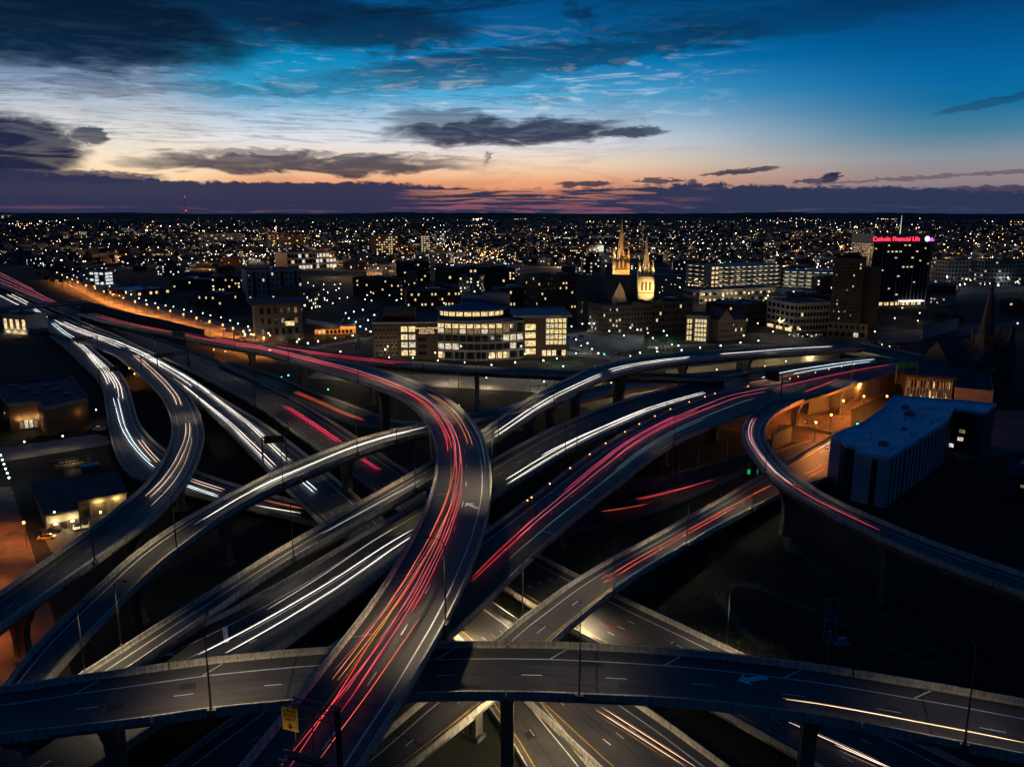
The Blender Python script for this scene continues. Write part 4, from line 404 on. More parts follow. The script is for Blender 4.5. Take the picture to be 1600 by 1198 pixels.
 ('gray_flyover','dimwhite','dim white streak on the grey flyover left of the S bend',[(50.6, -1.35, 56.6, -0.34)]),
 ('west_ramp','dimwhite','dim white streak beside the bright pair on the narrow ramp',[(13.6, 0.7, 21.4, -1.73)]),
 ('left_low_ramp','white','extra white streak down the lower left ramp beside the first pair',[(5.7, 1.78, 35.6, -0.25)]),
 ('north_branch','pink','pale rose streak at the start of the straight flyover',[(1.1, 1.14, 16.6, 1.4)]),
]

class Road:
    def __init__(s, key):
        s.sg, s.n = ROADS[key][0], [Vector(p[:3]) for p in ROADS[key][1]]; s.w = [p[3] for p in ROADS[key][1]]; s.N = len(s.n)
        s.d = [0.0]
        for a, b in zip(s.n, s.n[1:]): s.d.append(s.d[-1] + (b - a).length)
    def fr(s, i):
        i = min(max(i, 0), s.N - 1); a = min(int(i), s.N - 2); f = i - a
        p = s.n[a].lerp(s.n[a + 1], f); w = s.w[a] * (1 - f) + s.w[a + 1] * f
        def dv(k): return (s.n[min(k + 1, s.N - 1)] - s.n[max(k - 1, 0)])
        d = dv(a).lerp(dv(a + 1), f).normalized(); r = Vector((d.y, -d.x, 0)).normalized() * s.sg
        return p, d, r, w
    def pt(s, i, lat, dz=0): p, d, r, w = s.fr(i); return p + r * lat + Vector((0, 0, dz))
    def idx(s, dist):
        dist = min(max(dist, 0), s.d[-1])
        for k in range(s.N - 1):
            if s.d[k + 1] >= dist: return k + (dist - s.d[k]) / max(1e-6, s.d[k + 1] - s.d[k])
        return s.N - 1
RD = {k: Road(k) for k in ROADS}
def strip(rd, i0, i1, f0, f1, z, step=1.0, uv=False, gap=None):
    """flat strip from lateral f0(w) to f1(w)"""
    mb = MB(); n = max(1, int(math.ceil((i1 - i0) / step))); rows = []
    for k in range(n + 1):
        i = i0 + (i1 - i0) * k / n; p, d, r, w = rd.fr(i); rows.append((p + r * f0(w) + Vector((0, 0, z)), p + r * f1(w) + Vector((0, 0, z)), f0(w), f1(w), d, i))
    for a, b in zip(rows, rows[1:]):
        if rd.sg > 0: mb.quad(a[1], b[1], b[0], a[0])
        else: mb.quad(a[0], b[0], b[1], a[1])
    return mb, rows
def extrude(rd, i0, i1, prof, step=1.0, closed=True):
    """prof(w) -> [(lateral, z)]"""
    mb = MB(); n = max(1, int(math.ceil((i1 - i0) / step))); P = None
    for k in range(n + 1):
        i = i0 + (i1 - i0) * k / n; p, d, r, w = rd.fr(i); pr = prof(w); P = len(pr)
        mb.v += [tuple(p + r * l + Vector((0, 0, z))) for l, z in pr]
    for k in range(n):
        for j in range(P if closed else P - 1):
            a = k * P + j; b = k * P + (j + 1) % P; mb.f.append((a, b, b + P, a + P)); mb.m.append(0)
    if closed:
        mb.f.append(tuple(range(P))); mb.m.append(0); mb.f.append(tuple(n * P + j for j in reversed(range(P)))); mb.m.append(0)
    return mb
DASH = {}
def dash_mesh(kind, L, wd, m):
    if kind not in DASH:
        mb = MB(); mb.quad((-wd / 2, -L / 2, 0), (wd / 2, -L / 2, 0), (wd / 2, L / 2, 0), (-wd / 2, L / 2, 0)); DASH[kind] = mb.mesh(kind, [m])
    return DASH[kind]
PIERS = []
def near_other(x, y, z, skip, pad):
    for k, rd in RD.items():
        if k in skip: continue
        for p, w in zip(rd.n, rd.w):
            if abs(p.x - x) < w + pad + 4 and abs(p.y - y) < w + pad + 4 and math.hypot(p.x - x, p.y - y) < max(w + pad, 4) and p.z < z - 2.5: return True
    return False
def pier(parent, p, d, r, w, ztop, slim=False):
    """flared two-rib bridge pier with a recess between the ribs"""
    h = ztop; hw = min(w * .42, 2.6); t = .95
    T = Matrix(((r.x, d.x, 0, p.x), (r.y, d.y, 0, p.y), (0, 0, 1, 0), (0, 0, 0, 1)))
    mb = MB()
    zs = [(0, 1.0), (h * .5, .92), (h - 4.2, 1.0), (h - 2.2, 1.25), (h - .9, 1.85), (h, 2.0)] if h > 6 else [(0, 1), (h - 1.2, 1.0), (h, 1.6)]
    for sgn in (-1, 1):
        prev = None
        for z, k in zs:
            x0 = .28 * sgn; x1 = hw * .62 * k * sgn; ring = [T @ Vector(q) for q in ((x0, -t, z), (x1, -t, z), (x1, t, z), (x0, t, z))]
            if prev:
                for j in range(4): mb.quad(prev[j], prev[(j + 1) % 4], ring[(j + 1) % 4], ring[j])
            prev = ring
    mb.box(-.3, -t + .3, 0, .3, t - .3, h, T=T)
    mb.box(-hw * .9, -t - .15, 0, hw * .9, t + .15, .8, T=T)
    o = mb.build('pier', CONC_D, parent)
    cap = MB(); cap.box(-hw * 1.3, -t - .1, h - .02, hw * 1.3, t + .1, h + .75, T=T); cap.build('pier_cap', CONC_D, o)
    PIERS.append((p.x, p.y))
def viaduct(key, label, cat='flyover ramp', name='flyover_ramp', ls=1.4, rs=2.6, lanes=2, surf=None, para=((0, 1), (0, 1)), pier_at=(), pier_skip=40, joints=38.0, dash_until=330.0, bars=None, girder=2.1, structure=False, piers=True, yl=True, paras=True, zoff=0.0):
    rd = RD[key]
    if zoff:
        for v in rd.n: v.z += zoff
    c = rd.n[rd.N // 2]
    if structure: root = put(name, None); root['kind'] = 'structure'; root['label'] = label
    else: root = thing(name, label, cat)
    N = rd.N - 1
    # deck girder
    if girder > 1: prof = lambda w: [(-w, -.02), (-w, -.42), (-w + 1.2, -.62), (-w * .62, -girder), (w * .62, -girder), (w - 1.2, -.62), (w, -.42), (w, -.02)]
    else: prof = lambda w: [(-w, -.02), (-w, -girder), (w, -girder), (w, -.02)]
    extrude(rd, 0, N, prof).build('deck', CONC, root)
    mb, rows = strip(rd, 0, N, lambda w: -w + .46, lambda w: w - .46, .0)
    o = mb.build('road_surface', surf or ASPH, root)
    ul = o.data.uv_layers.new(name='lane'); li = 0
    for a, b in zip(rows, rows[1:]):
        s0, s1 = rd.d[min(int(round(a[5])), rd.N - 1)], rd.d[min(int(round(b[5])), rd.N - 1)]
        q = ((a[3], s0), (b[3], s1), (b[2], s1), (a[2], s0)) if rd.sg > 0 else ((a[2], s0), (b[2], s1), (b[3], s1), (a[3], s0))
        off = hash(key) % 100 if False else len(key) * 7.3
        for u in q: ul.data[li].uv = (u[0] + off, u[1] + off * 3); li += 1
    # parapets between expansion joints
    if paras:
        for side, (t0, t1) in ((-1, para[0]), (1, para[1])):
            L0, L1 = t0 * rd.d[-1], t1 * rd.d[-1]; m = max(1, int(round((L1 - L0) / joints)))
            for k in range(m):
                a = L0 + (L1 - L0) * k / m + .12; b = L0 + (L1 - L0) * (k + 1) / m - .12
                pf = lambda w, s=side: [(s * w, -.45), (s * w, 1.0), (s * (w - .25), 1.0), (s * (w - .32), .32), (s * (w - .47), .08), (s * (w - .47), -.01)]
                extrude(rd, rd.idx(a), rd.idx(b), pf).build('parapet', PARA, root)
    # painted lines
    mw = .11
    mb, _ = strip(rd, 0, N, lambda w: -w + .46 + ls - mw, lambda w: -w + .46 + ls + mw, .006); mb.build('edge_line', YELLOW if yl else WHITE, root)
    mb, _ = strip(rd, 0, N, lambda w: w - .46 - rs - mw, lambda w: w - .46 - rs + mw, .006); mb.build('edge_line', WHITE, root)
    dm = dash_mesh('lane_dash', 3.0, .17, WHITE); dist = 3.0; far = MB()
    while dist < rd.d[-1] - 3 and lanes > 1:
        i = rd.idx(dist); p, d, r, w = rd.fr(i)
        for l in range(1, lanes):
            lat = (-w + .46 + ls) + (2 * w - .92 - ls - rs) * l / lanes; q = p + r * lat + Vector((0, 0, .007)); rz = math.atan2(-d.x, d.y)
            if q.length < dash_until and q.y > 60 and abs(q.x) < q.y * .75: put('lane_dash', dm, root, q, rz)
            elif q.y > 20:
                T = Matrix.Translation(q) @ Matrix.Rotation(rz, 4, 'Z'); far.quad(*[T @ Vector(v) for v in ((-.09, -1.5, 0), (.09, -1.5, 0), (.09, 1.5, 0), (-.09, 1.5, 0))])
        dist += 12.2
    if far.f: far.build('distant_lane_dash', WHITE, root, kind='stuff')
    if joints:
        dist = joints * .5
        while dist < rd.d[-1] - 4:
            i = rd.idx(dist); p, d, r, w = rd.fr(i)
            if 60 < p.length < 420: put('expansion_joint', dash_mesh('joint_%d' % int(w * 2), 2 * w - .96, .34, BLACKM), root, p + Vector((0, 0, .005)), math.atan2(-r.x, r.y))
            dist += joints
    # shoulder bars
    if bars:
        side, spacing, slant, start, stop, bm = bars; dist = start
        while dist < min(stop, rd.d[-1]):
            i = rd.idx(dist); p, d, r, w = rd.fr(i); sw = rs if side > 0 else ls
            a = p + r * side * (w - .6); b = p + r * side * (w - .46 - sw + .15) + d * slant; md = (a + b) / 2; e = b - a
            k = 'shoulder_bar_%d' % int(round(e.length * 2)) ; put('shoulder_bar', dash_mesh(k, e.length, .22, bm), root, md + Vector((0, 0, .008)), math.atan2(-e.x, e.y)); dist += spacing
    # sealed repairs in the surface
    rp = random.Random(len(key) * 13)
    if rd.n[rd.N // 2].length < 380:
        for q in range(10):
            i = rp.uniform(1, N - 1); p, d, r, w = rd.fr(i)
            if p.y > 60: put('road_patch', dash_mesh('patch_%d' % (q % 4), (3.2, 5.5, 2.2, 7.0)[q % 4], (1.7, .8, 2.4, .35)[q % 4], ASPH2 if q % 3 else BLACKM), root, p + r * rp.uniform(-w * .6, w * .6) + Vector((0, 0, .0035)), math.atan2(-d.x, d.y))
    # piers
    if piers and not structure:
        done = []
        for px, py in pier_at:
            q = at(px, py, 10); j = min(range(rd.N), key=lambda k: (rd.n[k].xy - at(px, py, rd.n[k].z).xy).length)
            p, d, r, w = rd.fr(j); pier(root, p, d, r, w, p.z - girder - .75); done.append(rd.d[j])
        dist = 12.0
        while dist < rd.d[-1] - 5:
            ok = False
            if all(abs(dist - q) > 30 for q in done):
                p, d, r, w = rd.fr(rd.idx(dist))
                if p.z > 6 and p.y > 40 and abs(p.x) < p.y * .8 + 10 and not near_other(p.x, p.y, p.z, (key,), 2.0): pier(root, p, d, r, w, p.z - girder - .75); ok = True
            dist += pier_skip if ok else 5.0
    return root
# ------------------------------------------------------------------ ground and streets
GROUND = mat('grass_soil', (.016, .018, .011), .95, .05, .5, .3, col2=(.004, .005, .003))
def sheet(name, pts, z, m, label=None, kind='structure'):
    mb = MB(); mb.poly([(p[0], p[1], z) for p in pts], 0); o = mb.build(name, m); o['kind'] = kind
    if label: o['label'] = label
    if o.data.polygons[0].normal.z < 0: o.data.flip_normals()
    return o
def pxsheet(name, pts, z, m, label=None): return sheet(name, [at(x, y, z) for x, y in pts], z, m, label)
mb = MB(); rings = [0, 400, 1500, 6000, 30000, 120000]; NS = 48
for a, b in zip(rings, rings[1:]):
    for k in range(NS):
        t0, t1 = 2 * math.pi * k / NS, 2 * math.pi * (k + 1) / NS
        if a == 0: mb.poly([(0, 0, 0), (b * math.cos(t0), b * math.sin(t0), 0), (b * math.cos(t1), b * math.sin(t1), 0)])
        else: mb.quad((a * math.cos(t0), a * math.sin(t0), 0), (b * math.cos(t0), b * math.sin(t0), 0), (b * math.cos(t1), b * math.sin(t1), 0), (a * math.cos(t1), a * math.sin(t1), 0))
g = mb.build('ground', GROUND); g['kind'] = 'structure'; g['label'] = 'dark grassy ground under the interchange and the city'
BRICKST = mat('street_brick', (.19, .125, .09), .8, .16, .4, .2, col2=(.045, .03, .024))
STREET = mat('street_asphalt', (.075, .07, .066), .75, .12, .4, .15)
PAVE = mat('pavement_concrete', (.20, .19, .175), .85, .3, .35, .1)
LAWN = mat('lawn_grass', (.030, .062, .016), .95, .4, .4, .3)
LOT = mat('parking_asphalt', (.11, .105, .098), .8, .1, .4, .1)
pxsheet('street', [(0, 760), (18, 760), (120, 1075), (60, 1120), (-160, 1120), (-60, 900)], .02, BRICKST, 'orange lit brick street at the left edge')
pxsheet('street', [(70, 412), (98, 412), (150, 440), (230, 468), (330, 498), (450, 528), (450, 548), (330, 520), (230, 496), (160, 474), (90, 436)], .03, STREET, 'wide orange lit avenue beside the freeway')
pxsheet('street', [(500, 577), (640, 584), (900, 596), (960, 560), (1010, 560), (930, 606), (1010, 640), (960, 650), (830, 612), (640, 602), (480, 590)], .03, PAVE, 'pale street crossing under the straight flyover')
pxsheet('street', [(930, 640), (1000, 604), (1300, 562), (1300, 578), (1010, 618)], .05, PAVE, 'pale frontage street below the grey flyover')
pxsheet('street', [(1120, 668), (1170, 640), (1330, 588), (1420, 574), (1420, 600), (1330, 640), (1330, 690), (1230, 690)], .04, BRICKST, 'sodium lit street inside the loop ramp')
pxsheet('street', [(1060, 528), (1180, 520), (1300, 526), (1420, 516), (1600, 500), (1600, 512), (1440, 532), (1300, 546), (1180, 540)], .04, STREET, 'cross street in front of the dark tower')
pxsheet('street', [(1440, 642), (1640, 640), (1640, 700), (1500, 720)], .04, STREET, 'street behind the white roofed building')
pxsheet('parking_lot', [(62, 826), (130, 800), (212, 786), (214, 812), (120, 868), (80, 862)], .05, LOT, 'small lit parking lot by the garage')
pxsheet('parking_lot', [(885, 522), (960, 512), (1010, 520), (1000, 545), (940, 556), (890, 545)], .05, LOT, 'lit empty parking lot beside the campus hall')
pxsheet('parking_lot', [(1440, 428), (1600, 424), (1600, 455), (1480, 462)], .06, LOT, 'bright parking lot beyond the black tower')
pxsheet('parking_lot', [(205, 404), (420, 396), (440, 412), (250, 418)], .06, PAVE, 'bright parking lot far beyond the avenue')
pxsheet('parking_lot', [(690, 395), (800, 390), (830, 420), (720, 436)], .06, LOT, 'bright parking lot behind the campus')
pxsheet('parking_lot', [(1120, 455), (1240, 450), (1300, 462), (1190, 474)], .06, PAVE, 'lit forecourt of the parking garage')
pxsheet('lawn', [(1000, 537), (1120, 526), (1225, 538), (1180, 552), (1010, 562), (960, 556)], .045, LAWN, 'lamp lit lawn right of the chapel')
pxsheet('lawn', [(836, 566), (905, 562), (915, 570), (850, 580)], .045, LAWN, 'lamp lit lawn in front of the campus hall')
pxsheet('lawn', [(1015, 520), (1075, 515), (1090, 527), (1010, 534)], .045, LAWN, 'lit lawn in front of the long college hall')
pxsheet('path', [(1010, 541), (1120, 536), (1260, 540), (1262, 543), (1120, 539), (1012, 545)], .07, PAVE, 'pale path across the lawn')
pxsheet('path', [(478, 543), (540, 532), (585, 525), (585, 528), (545, 535), (485, 547)], .07, PAVE, 'pale path left of the campus hall')
pxsheet('path', [(880, 548), (965, 556), (1010, 563), (1000, 568), (950, 562), (880, 554)], .06, PAVE, 'pale walk in front of the parking lot')
# concrete apron of the lot and its fringe path under the left ramps
pxsheet('pavement', [(0, 700), (150, 678), (168, 682), (172, 694), (0, 722)], .05, PAVE, 'pale pavement in front of the brick station')

DIRTP = mat('path_dirt', (.05, .046, .04), .9, .4, .4, .2)
pxsheet('path', [(1112, 925), (1150, 908), (1180, 910), (1300, 962), (1440, 1030), (1500, 1036), (1500, 1041), (1436, 1037), (1296, 970), (1178, 918), (1152, 915), (1130, 928), (1170, 985), (1200, 1012), (1190, 1014), (1158, 990)], .05, DIRTP, 'faint curving path on the dark slope at lower right')
pxsheet('path', [(1208, 795), (1222, 792), (1240, 850), (1330, 920), (1490, 1030), (1480, 1036), (1322, 928), (1226, 856)], .05, DIRTP, 'dark service road beside the loop ramp piers')
# ------------------------------------------------------------------ viaducts
viaduct('s_curve', 'high S shaped flyover with red tail light streaks and a painted white arrow', ls=3.0, rs=1.6, para=((0, 1), (.30, 1)), pier_at=((552, 602),), bars=(-1, 19, -1.5, 330, 690, YELLOW), joints=46)
viaduct('north_branch', 'narrow straight flyover running in front of the campus hall', ls=1.0, rs=1.8, para=((.32, 1), (0, 1)), pier_at=((724, 590),))
viaduct('cross_flyover', 'wide flyover curving across the bottom of the view with a bright concrete parapet', ls=1.0, rs=3.0, pier_at=((785, 1085), (1300, 1122)), pier_skip=44, bars=(1, 16.6, -2.4, 6, 190, WHITE), joints=44)
viaduct('west_ramp', 'narrow pale one lane flyover crossing over the left freeways', ls=1.0, rs=1.2, lanes=1, pier_at=((352, 800), (548, 708)))
viaduct('gray_flyover', 'grey flyover passing behind the S bend with a pale parapet', ls=1.0, rs=1.6, lanes=1)
viaduct('blue_mainline', 'broad bluish viaduct right of the S bend with white headlight pairs', ls=1.6, rs=3.2, lanes=3, surf=ASPH2, bars=(1, 20, 0, 10, 330, WHITE))
viaduct('red_mainline', 'broad viaduct with rose streaks and amber beacons along its parapet', ls=4.2, rs=2.0, lanes=3, surf=ASPH2, bars=(-1, 24, 0, 20, 330, WHITE), para=((.2, 1), (0, 1)))
viaduct('east_ramp', 'straight pale ramp descending to the street beside the white building', ls=1.2, rs=1.6, lanes=2)
viaduct('loop_ramp', 'narrow loop ramp circling around to the lower right corner', ls=1.2, rs=1.6, lanes=1, para=((.2, 1), (.2, 1)), bars=(-1, 22, 0, 60, 250, WHITE))
viaduct('left_low_ramp', 'lower left ramp dipping under its neighbour with white headlight streaks', ls=1.6, rs=1.6, lanes=2, para=((0, 1), (.12, 1)), girder=1.6)
viaduct('left_high_ramp', 'higher left ramp bending back to the lower left corner', ls=1.6, rs=1.6, lanes=2, para=((.06, 1), (.24, 1)), zoff=.03)
viaduct('trail_freeway', 'busy left freeway full of white headlight trails', ls=2.0, rs=2.0, lanes=4, surf=ASPH, para=((.36, 1), (.05, 1)), girder=1.5)
viaduct('dark_freeway', 'dark freeway between the headlight freeway and the off ramp', ls=2.0, rs=2.2, lanes=4, surf=ASPH2, girder=1.5, para=((.08, 1), (.36, 1)))
viaduct('gray_offramp', 'grey off ramp curving under the narrow pale flyover', ls=1.2, rs=1.8, lanes=1, girder=1.5, zoff=.03, para=((.12, 1), (0, 1)))
viaduct('far_collector', 'low grey collector road under the grey flyover', ls=1.2, rs=1.6, lanes=2, girder=1.4)
viaduct('lit_branch', 'lamp lit concrete road under the bottom flyover', name='road', ls=1.2, rs=1.2, lanes=2, girder=.8, structure=True, para=((.1, 1), (0, 1)))
viaduct('wall_road', 'low road in front of the pale retaining wall', name='road', ls=1.0, rs=1.0, lanes=1, girder=.7, structure=True, paras=False, surf=ASPH2)

# painted arrow on the S flyover, chevrons on the dark freeway, arrow on the bottom flyover
def arrow(parent, p, rz, L, z):
    mb = MB(); h = .35 * L
    mb.poly([(-.11 * L, -L / 2, 0), (.11 * L, -L / 2, 0), (.11 * L, L / 2 - h, 0), (-.11 * L, L / 2 - h, 0)]); mb.poly([(-.30 * L, L / 2 - h, 0), (.30 * L, L / 2 - h, 0), (0, L / 2, 0)])
    o = mb.build('lane_arrow', WHITE, parent, loc=(p.x, p.y, z), rot=rz)
def root_of(lbl):
    for o in COL.objects:
        if o.get('label', '').startswith(lbl): return o
VS = root_of('high S shaped'); VC = root_of('wide flyover curving'); VD = root_of('dark freeway between')
a, b = at(746, 794, 28.5), at(729, 786, 28.5); arrow(VS, (a + b) / 2, math.atan2(-(b - a).x, (b - a).y), 4.2, 28.53)
a, b = at(1200, 1058, 20), at(1150, 1064, 20); arrow(VC, (a + b) / 2, math.atan2(-(b - a).x, (b - a).y), 4.6, RD['cross_flyover'].fr(21)[0].z + .05)
def chevron(p0, p1, p2, rd, zz=2.0, par=None):
    q = [at(x, y, zz) for x, y in (p0, p1, p2)]
    j = min(range(rd.N), key=lambda k: (rd.n[k].xy - q[1].xy).length); z = rd.n[j].z + .03
    mb = MB()
    for a, b in ((q[0], q[1]), (q[1], q[2])):
        d = (b - a).normalized(); s_ = Vector((-d.y, d.x, 0)) * .42
        mb.quad((a.x - s_.x, a.y - s_.y, z), (b.x - s_.x, b.y - s_.y, z), (b.x + s_.x, b.y + s_.y, z), (a.x + s_.x, a.y + s_.y, z))
    mb.build('chevron_marking', WHITE, par or VD)
for c in (((941, 967), (964, 970), (962, 960)), ((979, 989), (1004, 992), (1001, 980)), ((1041, 999), (1046, 1008), (1050, 1004))): chevron(*c, RD['dark_freeway'])
VB = root_of('broad bluish viaduct')
chevron((247, 1016), (293, 1012), (294, 1026), RD['blue_mainline'], 10.6, VB); chevron((351, 974), (352, 986), (354, 998), RD['blue_mainline'], 11.0, VB)
# hatched gore of the headlight freeway beside the higher left ramp
rd = RD['trail_freeway']; VT = root_of('busy left freeway')
for k in range(13):
    a = at(287 + 5 * k, 600 + 5.2 * k, 8.1); b = at(300 + 5.0 * k, 598 + 5.2 * k, 8.1)
    j = min(range(rd.N), key=lambda q: (rd.n[q].xy - ((a + b) / 2).xy).length); e = b - a
    put('gore_bar', dash_mesh('gore_bar', 4.2, .22, WHITE), VT, Vector(((a.x + b.x) / 2, (a.y + b.y) / 2, rd.n[j].z + .012)), math.atan2(-e.x, e.y))

# ------------------------------------------------------------------ light trails of the passing traffic
TMD = {k: trail_mat('faint_' + k, c, s_ * .35) for k, (c, s_) in TRAILCOL.items()}
random.seed(99)
for key, colr, label, segs in TRAILS:
    rd = RD[key]; p0 = rd.fr(segs[0][0])[0]
    root = thing('light_trail', label, 'light trail', tuple(p0))
    for (i0, l0, i1, l1) in segs:
        z0 = .75 if colr not in ('white', 'bluewhite', 'peach', 'dimwhite') else .68
        mb = MB(); base = None
        for off, ra, f0, f1, slot in ((0, 1, 0, 1, 0), (random.uniform(.25, .5), .42, random.uniform(-.06, .12), random.uniform(.8, 1.05), 1), (-random.uniform(.3, .9), .34, random.uniform(0, .3), random.uniform(.7, 1.04), 1))[:1 if key == 's_curve' else random.choice((2, 3))]:
            j0, j1 = i0 + (i1 - i0) * f0, i0 + (i1 - i0) * f1; n = max(4, int(abs(j1 - j0) * 1.5)); pts = []
            for k in range(n + 1):
                f = f0 + (f1 - f0) * k / n; i = i0 + (i1 - i0) * f; p, d, r, w = rd.fr(i); lat = max(-w + .8, min(w - .8, l0 + (l1 - l0) * f + off)); pts.append(p + r * lat + Vector((0, 0, z0 - .06 * slot)) - p0)
            rad = (.028 + .000064 * (p0 + pts[n // 2]).length) * ra; e = min(.25, 6.0 / max(6.0, (pts[-1] - pts[0]).length))
            a_, b_ = pts[0].lerp(pts[1], .6), pts[-1].lerp(pts[-2], .6)
            mb.tube([pts[0], a_], rad * .3, 4, slot, rad); mb.tube([a_] + pts[1:-1] + [b_], rad, 5, slot); mb.tube([b_, pts[-1]], rad, 4, slot, rad * .3)
        mb.build('streak', [TM[colr], TMD[colr]], root)

# ------------------------------------------------------------------ lamp posts on the viaducts
LENS = emit('lamp_lens', (1, .86, .58), 6.0)
WARM = (1, .80, .50); SOD = (1, .42, .09); COOL = (.86, .95, 1.0)
mb = MB(); mb.cone((0, 0), .13, .08, 0, 11.6, 8); mb.tube([(0, 0, 11.5), (0, .35, 12.1), (0, 1.3, 12.45), (0, 2.3, 12.5)], .055, 6); POLE_ME = mb.mesh('ramp_pole', [DARKSTEEL], True)
mb = MB(); mb.cone((0, 0), .26, .22, 0, .35, 8); mb.box(-.55, -.3, -1.0, .55, .3, 0); BASE_ME = mb.mesh('pole_base', [CONC])
mb = MB(); mb.box(-.17, 2.1, 12.42, .17, 2.95, 12.56); mb.box(-.12, 2.2, 12.56, .12, 2.8, 12.63); HEAD_ME = mb.mesh('lamp_head', [DARKSTEEL])
mb = MB(); mb.quad((-.14, 2.15, 12.415), (-.14, 2.9, 12.415), (.14, 2.9, 12.415), (.14, 2.15, 12.415)); LENS_ME = mb.mesh('lamp_lens', [LENS])
LAMP_GAIN = 3.6
def ramp_lamp(key, px, py, side, label, power=2600, dz=1.0, col=WARM, h=1.0, lit=True):
    rd = RD[key]; q = at(px, py, rd.n[rd.N // 2].z)
    j = min(range(rd.N), key=lambda k: (rd.n[k].xy - at(px, py, rd.n[k].z + dz).xy).length); p, d, r, w = rd.fr(j)
    q = at(px, py, p.z + dz); best = min((abs((rd.fr(j + f)[0].xy - q.xy).dot(rd.fr(j + f)[1].xy)), j + f) for f in [t * .1 - 1 for t in range(21)])[1]
    p, d, r, w = rd.fr(best); base = p + r * side * (w + .15) + Vector((0, 0, dz)); e = -r * side
    root = thing('ramp_lamp', label, 'lamp post', tuple(base), math.atan2(-e.x, e.y), 'lamp posts along the ramps')
    po = put('pole', POLE_ME, root); put('pole_base', BASE_ME, root); hd = put('lamp_head', HEAD_ME, root); put('lamp_lens', LENS_ME, hd)
    if h != 1: root.scale = (1, 1, h)
    if lit: spot_light('lamp_light', root, (0, 2.6, 12.3), power * LAMP_GAIN, col, 112, 1.0, (R_(6), 0, 0), .2)
